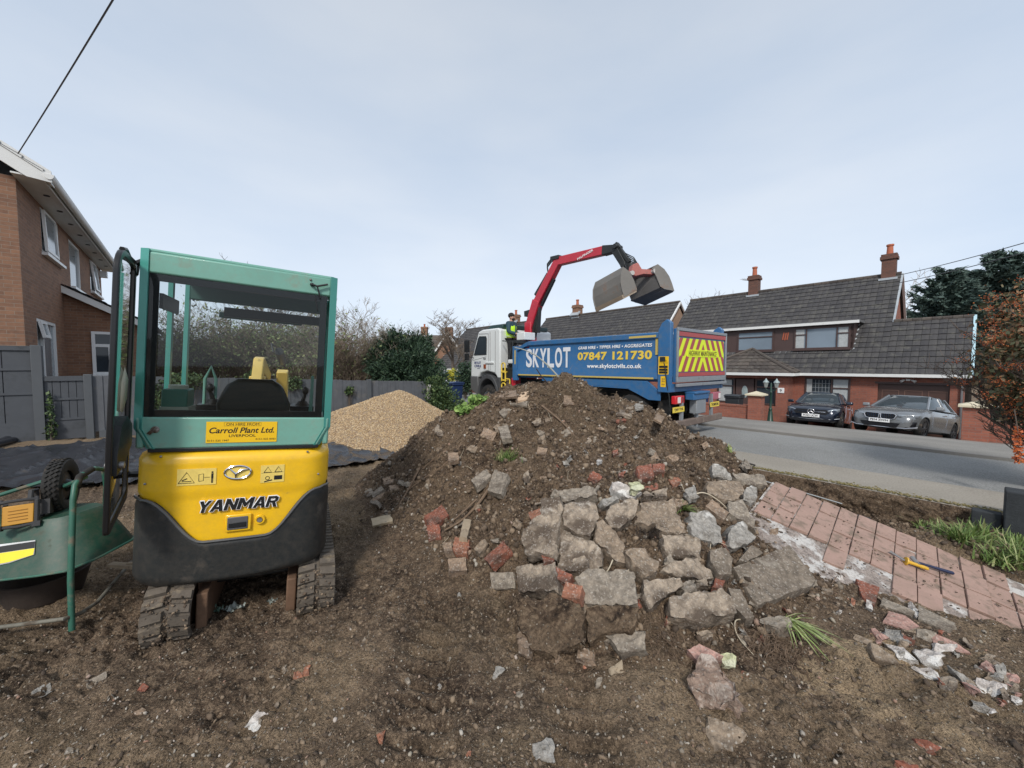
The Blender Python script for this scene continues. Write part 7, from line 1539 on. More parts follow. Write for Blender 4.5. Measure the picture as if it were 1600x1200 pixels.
# ---- far houses past the junction
fh = House('gabled_house', 'distant brick house with a pointed gable trimmed in white', 'house', (-7.46, 45, 0), 0, (-7.46, 45)); b = fh.b
mb = MB(); mb.add([(-10.9, 45, -1), (-4.4, 45, -1), (-4.4, 45, 1.0), (-7.46, 45, 5.4), (-10.5, 45, 1.0)]+[(-10.9, 54, -1), (-4.4, 54, -1), (-4.4, 54, 1.0), (-7.46, 54, 5.4), (-10.5, 54, 1.0)], [(0, 1, 2, 3, 4), (9, 8, 7, 6, 5), (1, 6, 7, 2), (0, 4, 9, 5)]); b(mb, 'wall', BRICKB)
mb = MB(); mb.box((-7.46, 45.8, 5.6), (.9, .9, 1.3)); b(mb, 'chimney', BRICKB); mb = MB(); mb.box((-8.8, 44.9, 1.9), (1, .1, .1)); 
mb = MB(); tiles(mb, (-10.6, 55, .8), (-10.6, 44.8, .8), (-7.46, 44.8, 5.5), (-7.46, 55, 5.5), course=.5, tw=.8); tiles(mb, (-4.3, 44.8, .8), (-4.3, 55, .8), (-7.46, 55, 5.5), (-7.46, 44.8, 5.5), course=.5, tw=.8); b(mb, 'roof', ROOFL, smooth=False)
for sg in (-1, 1):
    mb = MB(); A1 = Vector((-7.46, 44.7, 5.55)); B1 = Vector((-7.46+sg*(3.2), 44.7, .85)); mb.ring([A1, B1], .13, 4); b(mb, 'bargeboard', FASC)
fh.window(-8.0, -6.9, 1.6, 2.9, 44.98, UPV, fw=.1)
fh = House('distant_house', 'low distant house with white rendered wall left of the pointed gable', 'house', (-13, 50, 0), 0, (-13, 50)); b = fh.b
mb = MB(); mb.bx(-17, -9.5, 50, 56, -1, 3.0); b(mb, 'wall', M('white_render', (.6, .6, .58), .8)); mb = MB(); tiles(mb, (-17.5, 49.5, 2.9), (-9.2, 49.5, 2.9), (-9.2, 53, 5.9), (-17.5, 53, 5.9), course=.5, tw=.8); b(mb, 'roof', ROOFL, smooth=False); fh.window(-15, -13, .8, 2.2, 49.98, BROWN, fw=.1); fh.chimney(-12.0, 53, 5.6, 7.0, .8, m=BRICKB)
fh = House('distant_house', 'white walled house with dark roof in the gap beside the lorry cab', 'house', (-3, 47, 0), 0, (-3, 47)); b = fh.b
mb = MB(); mb.bx(-6.2, 1, 48, 54, -1, 2.6); b(mb, 'wall', M('white_render', (.6, .6, .58), .8)); mb = MB(); tiles(mb, (-6.6, 47.4, 2.5), (1.3, 47.4, 2.5), (1.3, 51, 5.3), (-5.2, 51, 5.3), course=.5, tw=.8); b(mb, 'roof', ROOFM, smooth=False); fh.window(-5.4, -3.2, .6, 2.0, 47.98, UPV, fw=.1)
fh = House('distant_house', 'long white roofed building far behind the bare shrubs on the left', 'house', (-34, 52, 0), 0, (-34, 52)); b = fh.b
mb = MB(); mb.bx(-46, -24, 52, 60, -1, 3.2); b(mb, 'wall', M('white_render', (.6, .6, .58), .8)); mb = MB(); tiles(mb, (-46.5, 51.5, 3.1), (-23.5, 51.5, 3.1), (-24, 56, 5.6), (-46, 56, 5.6), course=.6, tw=1.2); b(mb, 'roof', ROOFL, smooth=False); fh.window(-40, -36, .8, 2.2, 51.98, BROWN, fw=.12); fh.window(-33, -29, .8, 2.2, 51.98, BROWN, fw=.12)
# ================================================================== FENCES AND GARDEN WALLS
FEN = M('grey_fence_paint', (.068, .074, .084), .6, var=.22, scale=6, bmp=.15, dirt=((.05, .055, .06), .55, 3)); FENW = M('weathered_grey_boards', (.105, .11, .12), .8, var=.35, scale=5, bmp=.3, dirt=((.17, .155, .135), .58, 2.2)); POST = M('grey_post', (.085, .092, .1), .6, var=.15)
def fbase(s):
    X, Y = FR(-11.0, s); return float(ground_base(np.array([X]), np.array([Y]))[0])
f = thing('garden_fence', 'tall dark grey panelled fence at the left edge below the brick house', 'fence', (*FR(-11, -2.1), .38), (0, 0, STREET))
def fp(root, s0, mb, name, m, **k): mb.v = [(x, y-s0, z-.38) for x, y, z in mb.v]; return mb.build(name, m, root, **k)
for y0, y1 in ((-4.2, -2.2), (-6.3, -4.32)):
    mb = MB(); ncol = 6
    for j, (za, zb) in enumerate(((.72, 1.22), (1.26, 1.66), (1.7, 2.02))):
        for i in range(ncol): ya = y0+(y1-y0)*i/ncol; mb.bx(-.0, .025, ya+.006, y0+(y1-y0)*(i+1)/ncol-.006, za, zb)
    mb.bx(.0, .05, y0, y1, 2.02, 2.1); mb.bx(.0, .045, y0, y1, 1.66, 1.70); mb.bx(.0, .045, y0, y1, 1.22, 1.26); mb.bx(.0, .03, y0, y1, .36, .72); mb.bx(-.02, .0, y0, y1, .4, 2.08)
    fp(f, -2.1, mb, 'fence_panel', FEN)
mb = MB(); mb.bx(-.06, .07, -2.2, -2.07, .3, 2.12); fp(f, -2.1, mb, 'fence_post', POST, bevel=.006); mb = MB(); mb.bx(-.06, .07, -4.32, -4.2, .3, 2.12); fp(f, -2.1, mb, 'fence_post', POST, bevel=.006)
f = thing('garden_fence', 'lower grey fence panel between the tall fence and the digger door', 'fence', (*FR(-11, -2.1), .38), (0, 0, STREET))
mb = MB()
for za, zb in ((.76, 1.1), (1.14, 1.46)):
    for i in range(5): ya = -2.07+.5*i/5; mb.bx(0, .025, ya+.004, ya+.1-.004, za, zb)
mb.bx(0, .05, -2.07, -1.57, 1.46, 1.55); mb.bx(0, .045, -2.07, -1.57, 1.1, 1.14); mb.bx(0, .03, -2.07, -1.57, .36, .72); mb.bx(0, .045, -2.07, -1.57, .72, .76); mb.bx(-.02, 0, -2.07, -1.57, .4, 1.5); fp(f, -2.1, mb, 'fence_panel', FEN)
mb = MB(); mb.bx(-.06, .07, -1.57, -1.46, .3, 1.58); fp(f, -2.1, mb, 'fence_post', POST, bevel=.006)
f = thing('board_fence', 'weathered grey vertical board fence running behind the gravel pile', 'fence', (*FR(-11, 2), .3), (0, 0, STREET))
s = -1.46; rs = random.Random(3)
def ftop(s): return 1.55-.043*(s+1.5)
mb = MB(); pw = .125; k_ = 0
while s < 5.66:
    zt = ftop(s)+rs.uniform(-.008, .008); z0 = fbase(s); mb.bx(-.0-(k_ % 2)*.012, .018-(k_ % 2)*.012, s, s+pw+.012, z0+.12, zt); s += pw; k_ += 1
mb.bx(.0, .03, -1.46, 5.7, .2, .42) if False else None
fp2 = lambda mb, name, m, **k: (setattr(mb, 'v', [(x, y-2, z-.3) for x, y, z in mb.v]), mb.build(name, m, f, **k))[1]
fp2(mb, 'fence_boards', FENW, smooth=False)
mb = MB()
for s0 in (-1.4, 1.2, 3.84): mb.add([(-.01, s0, fbase(s0)-.05), (.04, s0, fbase(s0)-.05), (.04, s0, fbase(s0)+.14), (-.01, s0, fbase(s0)+.14), (-.01, min(s0+2.5, 5.7), fbase(s0+2.4)-.05), (.04, min(s0+2.5, 5.7), fbase(s0+2.4)-.05), (.04, min(s0+2.5, 5.7), fbase(s0+2.4)+.14), (-.01, min(s0+2.5, 5.7), fbase(s0+2.4)+.14)], [(0, 1, 2, 3), (7, 6, 5, 4), (1, 5, 6, 2), (3, 2, 6, 7)])
fp2(mb, 'gravel_board', POST)
for s0, m_ in ((1.15, POST), (3.84, POST)): mb = MB(); mb.bx(-.05, .07, s0, s0+.11, fbase(s0)-.1, ftop(s0)+.03); fp2(mb, 'fence_post', m_, bevel=.005)
mb = MB(); mb.bx(-.06, .06, 5.72, 5.83, 0, 1.14); fp2(mb, 'end_post', M('white_post', (.5, .48, .43), .7, var=.2), bevel=.005)
mb = MB(); mb.bx(-.12, .12, -.12, .12, -.05, .68); mb.bx(-.14, .14, -.14, .14, .62, .66); x, y = FR(-11.0, 6.1); o = mb.build('brick_pier', M('pinkish_brick', (.3, .16, .12), .85, var=.3, scale=18, bmp=.4), loc=(x, y, .0)); o.rotation_euler.z = STREET; tag(o, 'short brick pier at the right end of the board fence', 'pier')
# walls over the road
def garden_wall(lb, x0, x1, s, z0a, zt, mname='garden_wall'):
    cx = (x0+x1)/2; t = thing(mname, lb, 'wall', (*FR(cx, s), -.42), (0, 0, STREET)); mb = MB(); mb.bx(x0-cx, x1-cx, -.11, .11, -.2, zt+.42-.07); mb.build('wall', BRICKR, t); mb = MB(); mb.bx(x0-cx, x1-cx, -.13, .13, zt+.42-.07, zt+.42); mb.build('coping', brick_mat('coping_brick', (.3, .1, .06), (.24, .08, .05), (.2, .16, .13), .075, .3), t); return t
garden_wall('low red brick garden wall behind the rear of the lorry', -12.5, -5.55, 16.95, 0, .17)
garden_wall('low red brick garden wall at the right edge beyond the berry bush', .38, 7, 16.95, 0, .18)
def pillar(lb, x, s, w_=.44):
    t = thing('gate_pillar', lb, 'pillar', (*FR(x, s), -.42), (0, 0, STREET), 'gate pillars with pale caps'); mb = MB(); mb.bx(-w_/2, w_/2, -w_/2, w_/2, -.2, 1.0); mb.build('pillar_shaft', BRICKR, t)
    mb = MB(); c = w_/2+.09; mb.add([(-c, -c, 1.0), (c, -c, 1.0), (c, c, 1.0), (-c, c, 1.0), (-c, -c, 1.05), (c, -c, 1.05), (c, c, 1.05), (-c, c, 1.05), (0, 0, 1.17)], [(3, 2, 1, 0), (0, 1, 5, 4), (1, 2, 6, 5), (2, 3, 7, 6), (3, 0, 4, 7), (4, 5, 8), (5, 6, 8), (6, 7, 8), (7, 4, 8)]); mb.build('pillar_cap', M('cream_stone', (.62, .55, .4), .7, var=.1), t, smooth=False)
pillar('brick gate pillar with cream cap left of the dark blue car', -5.33, 16.95); pillar('brick gate pillar with cream cap right of the grey car', .16, 16.95, .5)
# lamp post
lpst = thing('garden_lamp', 'dark green twin lantern lamp post behind the left gate pillar', 'lamp post', (*FR(-5.0, 17.5), -.52), (0, 0, STREET)); LG = M('lamp_green', (.015, .05, .035), .4)
mb = MB(); mb.lathe([(0, 0), (.14, 0), (.14, .05), (.1, .1), (.07, .45), (.05, .5), (.065, .55), (.04, .6), (.035, 1.2), (.05, 1.22), (.03, 1.26), (.03, 1.55), (0, 1.6)], (0, 0, 0), (0, 0, 1), 14); mb.build('post', LG, lpst)
mb = MB()
for s_ in (-1, 1): mb.ring([(0, 0, 1.3), (s_*.1, 0, 1.28), (s_*.18, 0, 1.34), (s_*.18, 0, 1.4)], .014, 6)
mb.build('lamp_arm', LG, lpst)
for s_ in (-1, 1):
    mb = MB(); mb.lathe([(0, 1.4), (.05, 1.4), (.09, 1.6), (0, 1.6)], (s_*.18, 0, 0), (0, 0, 1), 6); o = mb.build('lantern_glass', M('lantern_glass', (.25, .27, .26), .15), lpst); mb = MB(); mb.lathe([(.11, 1.6), (.1, 1.63), (.04, 1.7), (.02, 1.75), (0, 1.76)], (s_*.18, 0, 0), (0, 0, 1), 8); mb.build('lantern_cap', M('pewter', (.3, .36, .36), .4), o)
# bins
def bin_(lb, loc, col, h=1.05, w_=.56, rz=STREET, group=None):
    t = thing('wheelie_bin', lb, 'wheelie bin', loc, (0, 0, rz), group); m_ = M('bin_'+lb[:8], col, .5, var=.15); mb = MB(); k = .82
    mb.add([(-w_/2*k, -w_/2*k, .06), (w_/2*k, -w_/2*k, .06), (w_/2*k, w_/2*k, .06), (-w_/2*k, w_/2*k, .06), (-w_/2, -w_/2, h*.9), (w_/2, -w_/2, h*.9), (w_/2, w_/2, h*.9), (-w_/2, w_/2, h*.9)], [(3, 2, 1, 0), (4, 5, 6, 7), (0, 1, 5, 4), (1, 2, 6, 5), (2, 3, 7, 6), (3, 0, 4, 7)]); mb.bx(-w_/2-.03, w_/2+.03, -w_/2-.03, w_/2+.03, h*.86, h*.92); mb.build('bin_body', m_, t, bevel=.02)
    mb = MB(); mb.prism([(-w_/2-.05, h*.925), (w_/2+.04, h*.925), (w_/2+.04, h*.99), (-w_/2+.1, h), (-w_/2-.05, h*.96)], 'x', -w_/2-.03, w_/2+.03); mb.cyl((-w_/2+.05, w_/2+.1, h*.93), (w_/2-.05, w_/2+.1, h*.93), .02, n=8); mb.build('bin_lid', m_, t, bevel=.015)
    mb = MB(); mb.cyl((-w_/2, w_/2*.9, .1), (-w_/2+.06, w_/2*.9, .1), .1, n=14); mb.cyl((w_/2-.06, w_/2*.9, .1), (w_/2, w_/2*.9, .1), .1, n=14); mb.build('bin_wheels', BLACK, t)
bin_('blue wheelie bin standing at the roadside right of the green bin', tuple(at(711, 632, 16)), (.015, .035, .11), .95, .5)
bin_('dark green wheelie bin partly hidden by the conifer hedge', tuple(at(693, 631, 16.6)), (.012, .05, .035), .95, .5)
bin_('blue wheelie bin behind the garden wall across the road', (*FR(-7.95, 18.0), -.55), (.015, .035, .11)); bin_('dark grey wheelie bin behind the wall beside the left gate pillar', (*FR(-6.5, 18.0), -.55), (.03, .035, .04)); 
t = thing('plant_pot', 'dark pot with a small shrub at the foot of the porch pier', 'plant pot', (*FR(-4.6, 20.0), -.8)); mb = MB(); mb.lathe([(0, 0), (.16, 0), (.22, .3), (.24, .32), (.2, .33), (0, .3)], (0, 0, 0), (0, 0, 1), 16); mb.build('pot', M('dark_pot', (.05, .03, .03), .6), t)
# dark pier and low kerb wall at the right of the trench
DRK = M('dark_painted_block', (.03, .034, .038), .85, var=.5, scale=12, bmp=.6, bscale=60)
x, y = FR(.4, 6.66); o = MB().bx(-.11, .6, -.13, .13, -.55, .45).build('dark_pier', DRK, loc=(x, y, -.02), bevel=.012); o.rotation_euler.z = STREET; tag(o, 'dark rendered block pier at the right edge beside the footway', 'pier')
x, y = FR(.18, 6.68); o = MB().bx(-.11, .1, -.07, .07, -.4, .17).build('low_block', DRK, loc=(x, y, -.02), bevel=.01); o.rotation_euler.z = STREET; tag(o, 'low dark block abutting the dark pier', 'block')
# pipe and edging in the trench
mb = MB(); pts = [(*FR(-2.6, 6.5), -.02), (*FR(-2.0, 6.35), -.08), (*FR(-1.4, 6.3), -.08), (*FR(-.7, 6.2), -.1)]; o0_ = Vector(pts[0]); mb.ring([Vector(p)-o0_ for p in pts], .022, 8); tag(mb.build('trench_pipe', BLACK, loc=tuple(o0_)), 'black plastic pipe lying along the trench beside the footway', 'pipe')
mb = MB(); pts = [(*FR(-2.3, 6.62), .04), (*FR(-1.6, 6.5), .0), (*FR(-1.0, 6.42), -.04)]; o0_ = Vector(pts[0]); mb.ring([Vector(p)-o0_ for p in pts], .008, 6); tag(mb.build('cable', M('pale_cable', (.4, .42, .42), .5), loc=tuple(o0_)), 'thin pale cable lying over the black pipe in the trench', 'cable')
# ================================================================== CARS
def bool_cut(o, cutters):
    for c in cutters:
        md = o.modifiers.new('c', 'BOOLEAN'); md.object = c; md.operation = 'DIFFERENCE'; md.solver = 'EXACT'
    bpy.context.view_layer.update(); me = bpy.data.meshes.new_from_object(o.evaluated_get(bpy.context.evaluated_depsgraph_get()))
    o.modifiers.clear(); o.data = me
    for c in cutters: bpy.data.objects.remove(c)
def car(label, name, x, s, z, yaw, paint, L_=4.25, Wd=1.78, kind='a', pitch=-7.5, world=None, plate_txt=None, detail=True):
    wx, wy = FR(x, s) if world is None else world
    root = thing(name, label, 'car', (wx, wy, z)); root.rotation_euler = (Matrix.Rotation(STREET+R(yaw), 4, 'Z')@Matrix.Rotation(R(pitch), 4, 'X')).to_euler()
    k = L_/4.25; hw0 = Wd/2
    st = [(0, .62, .26, .50), (.03, .74, .22, .60), (.12, .84, .2, .68), (.3, .91, .19, .75), (.6, .96, .18, .83), (.95, .99, .18, .9), (1.25, 1, .18, .95), (1.8, 1, .18, .95), (2.6, 1, .18, .96), (3.3, 1, .18, .98), (3.8, .97, .2, 1.0), (4.1, .92, .24, .98), (4.22, .85, .32, .9), (4.25, .75, .4, .8)]
    mb = MB(); vs = []; m_ = 16
    for y, w_, zl, zt in st:
        w2 = w_*hw0; P = [(0, zl), (w2*.8, zl), (w2*.96, zl+.07), (w2*.985, .42), (w2, .6 if zt > .72 else zl+(zt-zl)*.6), (w2*.985, max(zt-.14, zl+(zt-zl)*.72)), (w2*.93, zt-.05), (w2*.8, zt-.005), (w2*.4, zt+.018), (0, zt+.022)]
        ring = P+[(-a, c) for a, c in P[-2:0:-1]]; vs += [(a, y*k, c) for a, c in ring]; m_ = len(ring)
    n_ = len(st); fs = [(i*m_+j, i*m_+(j+1) % m_, (i+1)*m_+(j+1) % m_, (i+1)*m_+j) for i in range(n_-1) for j in range(m_)]+[tuple(range(m_-1, -1, -1)), tuple((n_-1)*m_+j for j in range(m_))]
    mb.add(vs, fs); body = mb.build('body', paint, root)
    cut = []
    for y in (.78*k, 3.4*k):
        for sg in (-1, 1): cut.append(MB().cyl((sg*(hw0-.28), y, .32), (sg*(hw0+.2), y, .32), .36, n=28).build('cutter', paint, root))
    bool_cut(body, cut); body.data.shade_smooth(); body.data.set_sharp_from_angle(angle=R(30))
    for y in (.78*k, 3.4*k):
        for sg in (-1, 1):
            mb = MB(); mb.lathe([(0, -.1), (.2, -.1), (.3, -.1), (.32, -.07), (.325, 0), (.32, .07), (.3, .1), (.235, .1), (.23, .06)], (sg*(hw0-.13), y, .32), (sg, 0, 0), 28); w_ = mb.build('wheel', RUBBER, root)
            mb = MB(); c = Vector((sg*(hw0-.13), y, .32)); ax = Vector((sg, 0, 0)); mb.lathe([(.235, .09), (.215, .085), (.21, .05)], c, ax, 28); mb.lathe([(0, .1), (.05, .1), (.06, .06)], c, ax, 14)
            for q in range(10): a = q/10*2*math.pi+.2*(q % 2); mb.box(c+ax*.075+Vector((0, math.cos(a)*.13, math.sin(a)*.13)), (.025, .17, .028), Matrix.Rotation(a, 3, 'X'))
            mb.build('rim', M('dark_alloy', (.12, .12, .125), .35, .7), w_)
    # cabin
    B = [(1.12, .95, .74), (4.0, .99, .72)]; 
    base = [(-.80*hw0, 1.3), (-.55*hw0, 1.16), (0, 1.1), (.55*hw0, 1.16), (.80*hw0, 1.3), (.90*hw0, 1.6), (.92*hw0, 3.0), (.84*hw0, 3.85), (.4*hw0, 4.05), (-.4*hw0, 4.05), (-.84*hw0, 3.85), (-.92*hw0, 3.0), (-.90*hw0, 1.6)]
    top = [(-.58*hw0, 2.1), (-.4*hw0, 2.02), (0, 1.98), (.4*hw0, 2.02), (.58*hw0, 2.1), (.66*hw0, 2.35), (.67*hw0, 3.0), (.6*hw0, 3.35), (.3*hw0, 3.5), (-.3*hw0, 3.5), (-.6*hw0, 3.35), (-.67*hw0, 3.0), (-.66*hw0, 2.35)]
    nb = len(base); mb = MB(); vs = [(a, y*k, .93) for a, y in base]+[(a*1.0, y*k, 1.40) for a, y in top]
    mb.add(vs, [(i, (i+1) % nb, nb+(i+1) % nb, nb+i) for i in range(nb)]+[tuple(range(nb, 2*nb))]); cabn = mb.build('glasshouse', M('car_glass', (.05, .065, .075), .04, var=.2), root, smooth=True)
    mb = MB(); vs = [(a*1.02, y*k, 1.385) for a, y in top]+[(a*.9, (2.7+(y-2.7)*.93)*k, 1.43) for a, y in top]+[(a*.4, (2.7+(y-2.7)*.5)*k, 1.445) for a, y in top]
    mb.add(vs, [(i, (i+1) % nb, nb+(i+1) % nb, nb+i) for i in range(nb)]+[(nb+i, nb+(i+1) % nb, 2*nb+(i+1) % nb, 2*nb+i) for i in range(nb)]+[tuple(range(2*nb, 3*nb))]); mb.build('roof_panel', paint, root)
    mb = MB()
    for i0 in (4, 0, 7, 10): a, y = base[i0]; a2, y2 = top[i0]; mb.ring([(a*1.01, y*k, .93), (a2*1.01, y2*k, 1.4)], .035, 6)
    for a, y, a2, y2 in ((.915, 2.55, .67, 2.6),):
        for sg in (-1, 1): mb.ring([(sg*a*hw0, y*k, .95), (sg*a2*hw0, y2*k, 1.4)], .03, 6)
    for sg in (-1, 1): mb.ring([(sg*.8*hw0, 1.3*k, .955), (sg*.91*hw0, 1.6*k, .965), (sg*.93*hw0, 3.0*k, .975), (sg*.85*hw0, 3.85*k, .985)], .018, 6)
    mb.build('window_pillar', paint, root)
    for sg in (-1, 1): mb = MB(); mb.box((sg*(hw0+.06), 1.55*k, 1.0), (.2, .09, .12), (0, 0, sg*8)); mb.build('door_mirror', M('mirror_shell', (.25, .26, .27), .3) if kind == 'b' else paint, root, bevel=.03)
    if not detail: return root
    BG = M('grille_black', (.01, .01, .012), .35)
    HL = M('headlamp', (.3, .33, .36), .12, .3, var=.4, scale=20)
    for sg in (-1, 1):
        mb = MB(); P = [(.42, .02, .66), (.60, .10, .67), (.80, .30, .72), (.84, .46, .73), (.80, .30, .60), (.62, .09, .57), (.44, .02, .585)] if kind == 'b' else [(.48, .05, .62), (.62, .11, .68), (.80, .36, .73), (.80, .28, .62), (.66, .12, .56), (.5, .05, .56)]
        vs = [(sg*a*hw0/.89, y*k-.012, z) for a, y, z in P]; mb.add(vs, [tuple(range(len(P)))]); mb.build('headlamp', HL, root, solid=.02)
        mb = MB(); mb.add([(sg*a*hw0/.89, y*k-.02, z) for a, y, z in ((.62, .08, .44), (.82, .24, .47), (.8, .22, .30), (.6, .07, .28))], [(0, 1, 2, 3)]); mb.build('air_intake', BG, root, solid=.02)
    if kind == 'b':
        for sg in (-1, 1):
            mb = MB(); P = [(.02, .66), (.34, .67), (.40, .62), (.36, .51), (.28, .48), (.05, .49), (.02, .53)]; mb.prism([(sg*a, z) for a, z in P], 'y', -.03, .03); g_ = mb.build('kidney_grille', BG, root)
            mb = MB(); c = [(sg*a, -.035, z) for a, z in P]; mb.ring(c+[c[0]], .011, 6)
            for i in range(6): mb.bx(min(sg*(.06+.05*i), sg*(.06+.05*i)+.014), max(sg*(.06+.05*i), sg*(.06+.05*i)+.014), -.045, -.03, .5, .655)
            mb.build('chrome_surround', CHROME, g_)
        mb = MB(); mb.prism([(-.5, .38), (.5, .38), (.42, .25), (-.42, .25)], 'y', -.02, .05); mb.build('lower_grille', BG, root); mb = MB(); mb.ring([(-.84, .2, .30), (-.6, .03, .235), (0, -.01, .225), (.6, .03, .235), (.84, .2, .30)], .013, 6); mb.build('splitter', CHROME, root)
        pz = .43
    else:
        mb = MB(); mb.prism([(-.44, .64), (.44, .64), (.52, .55), (.44, .46), (-.44, .46), (-.52, .55)], 'y', -.02, .05); g_ = mb.build('grille', BG, root)
        mb = MB(); mb.bx(-.42, -.1, -.03, -.02, .545, .57); mb.bx(.1, .42, -.03, -.02, .545, .57); c = [(.095*math.cos(i/20*2*math.pi), -.035, .56+.095*math.sin(i/20*2*math.pi)) for i in range(21)]; mb.ring(c, .009, 6)
        for q in (90, 210, 330): mb.ring([(0, -.035, .56), (.09*math.cos(R(q)), -.035, .56+.09*math.sin(R(q)))], [.02, .006], 6)
        mb.build('badge', CHROME, g_); mb = MB(); mb.prism([(-.6, .3), (.6, .3), (.5, .2), (-.5, .2)], 'y', -.01, .05); mb.build('lower_grille', BG, root); mb = MB(); mb.ring([(-.8, .18, .36), (-.55, .02, .3), (0, -.01, .29), (.55, .02, .3), (.8, .18, .36)], .014, 6); mb.build('splitter', M('silver_trim', (.35, .37, .4), .3, .6), root)
        pz = .41
    if plate_txt: mb = MB(); mb.box((0, -.05, pz), (.52, .012, .115)); o = mb.build('number_plate', WHITE, root); fit_text('lettering', plate_txt, .44, .075, TXTB, o, (0, -.058, pz), (90, 0, 0), .02, 0, .001)
    for sg in (-1, 1):
        mb = MB(); mb.ring([(sg*hw0*1.002, 1.25*k, .3), (sg*hw0*1.0, 1.3*k, .9)], .004, 4); mb.ring([(sg*hw0*1.002, 2.5*k, .28), (sg*hw0*1.0, 2.55*k, .93)], .004, 4); mb.ring([(sg*hw0*.998, 3.3*k, .7), (sg*hw0*.99, 3.35*k, .93)], .004, 4)
        mb.bx(min(sg*hw0, sg*(hw0+.02)), max(sg*hw0, sg*(hw0+.02)), 2.2*k, 2.38*k, .8, .825); mb.bx(min(sg*hw0, sg*(hw0+.02)), max(sg*hw0, sg*(hw0+.02)), 3.1*k, 3.28*k, .82, .845); mb.build('door_handle', CHROME, root)
    return root
GPAINT = M('grey_car_paint', (.19, .198, .205), .25, .4, var=.06, coat=.8); NPAINT = M('navy_car_paint', (.012, .018, .035), .2, .4, var=.06, coat=.8)
car('metallic grey hatchback with kidney grille parked nose out before the garage door', 'parked_car', -1.85, 17.2, -.46, -13, GPAINT, 4.15, 1.76, 'b', plate_txt='PJ24 ZWH')
car('dark navy car with a star badge parked nose out left of the grey car', 'parked_car', -3.72, 17.5, -.5, 3, NPAINT, 4.1, 1.72, 'a', plate_txt='PO22 UCW')
car('white car parked far off behind the green and blue bins', 'parked_car', 0, 0, 0, 60, M('white_car_paint', (.7, .7, .71), .25, coat=.5), 4.3, 1.75, 'a', 0, (-3.3, 21.5), None, False)
# ================================================================== TREES, HEDGES, PLANTS
BARK = M('bark', (.12, .095, .075), .9, var=.35, scale=8, bmp=.5, bscale=30); TWIG = M('twigs_brown', (.2, .155, .115), .9, var=.35, scale=3); TWIGP = M('twigs_pale', (.3, .25, .2), .9, var=.3, scale=2); TWIGD = M('twigs_dark', (.11, .085, .07), .9, var=.3, scale=2)
def leaf_mat(name, cols, rough=.65): return island_mat(name, cols, rough, .3, 0)
LCON = leaf_mat('conifer_leaf', [(0, (.012, .03, .017)), (.5, (.025, .055, .028)), (.85, (.045, .085, .04)), (1, (.07, .11, .06))])
LSPR = leaf_mat('spruce_leaf', [(0, (.035, .06, .05)), (.5, (.06, .1, .082)), (1, (.1, .14, .115))])
LOLV = leaf_mat('olive_leaf', [(0, (.07, .1, .03)), (.5, (.13, .17, .06)), (1, (.26, .27, .11))])
LIVY = leaf_mat('ivy_leaf', [(0, (.02, .045, .015)), (.5, (.05, .09, .03)), (1, (.13, .18, .06))])
LYEL = leaf_mat('yellow_flower', [(0, (.5, .42, .03)), (.6, (.3, .34, .05)), (1, (.65, .55, .06))])
LFRS = leaf_mat('fresh_leaf', [(0, (.1, .19, .04)), (.5, (.2, .32, .08)), (1, (.3, .42, .12))])
LBER = leaf_mat('bush_leaf', [(0, (.05, .06, .03)), (.4, (.1, .11, .05)), (.7, (.17, .13, .07)), (1, (.3, .15, .07))]); BERRY = leaf_mat('berry', [(0, (.55, .13, .03)), (.5, (.42, .09, .03)), (1, (.62, .22, .07))])
tr = np.random.default_rng(21)
def leaves(P, size, aspect=1.8, droop=0, rg=tr, D=None):
    """P (n,3) -> quads, random orientation; D optional direction per leaf"""
    n = len(P); d = rg.normal(size=(n, 3)) if D is None else D+rg.normal(size=(n, 3))*.45
    d[:, 2] -= droop; d /= np.linalg.norm(d, axis=1)[:, None]; e_ = np.cross(d, rg.normal(size=(n, 3))); e_ /= np.linalg.norm(e_, axis=1)[:, None]
    s = (size*(.6+.8*rg.random(n)))[:, None]; a = d*s*aspect*.5; b = e_*s*.5
    V = np.stack([P-a, P+b*.9-a*.1, P+a, P-b*.9-a*.1], 1).reshape(-1, 3); return V, np.arange(n*4).reshape(n, 4)
def blob_pts(blobs, n, rg=tr, shell=.55):
    """blobs: (x,y,z,rx,ry,rz)"""
    B = np.array(blobs, float); w_ = B[:, 3]*B[:, 4]*B[:, 5]; w_ = w_**.7; idx = rg.choice(len(B), n, p=w_/w_.sum())
    d = rg.normal(size=(n, 3)); d /= np.linalg.norm(d, axis=1)[:, None]; r = shell+(1.08-shell)*rg.random(n)**.8
    r *= 1+.22*np.sin(d[:, 0]*7+idx)*np.cos(d[:, 2]*6+idx*2)
    return B[idx, :3]+d*r[:, None]*B[idx, 3:], d
def tree(name, lb, cat, base, group=None): return thing(name, lb, cat, tuple(base), group=group)
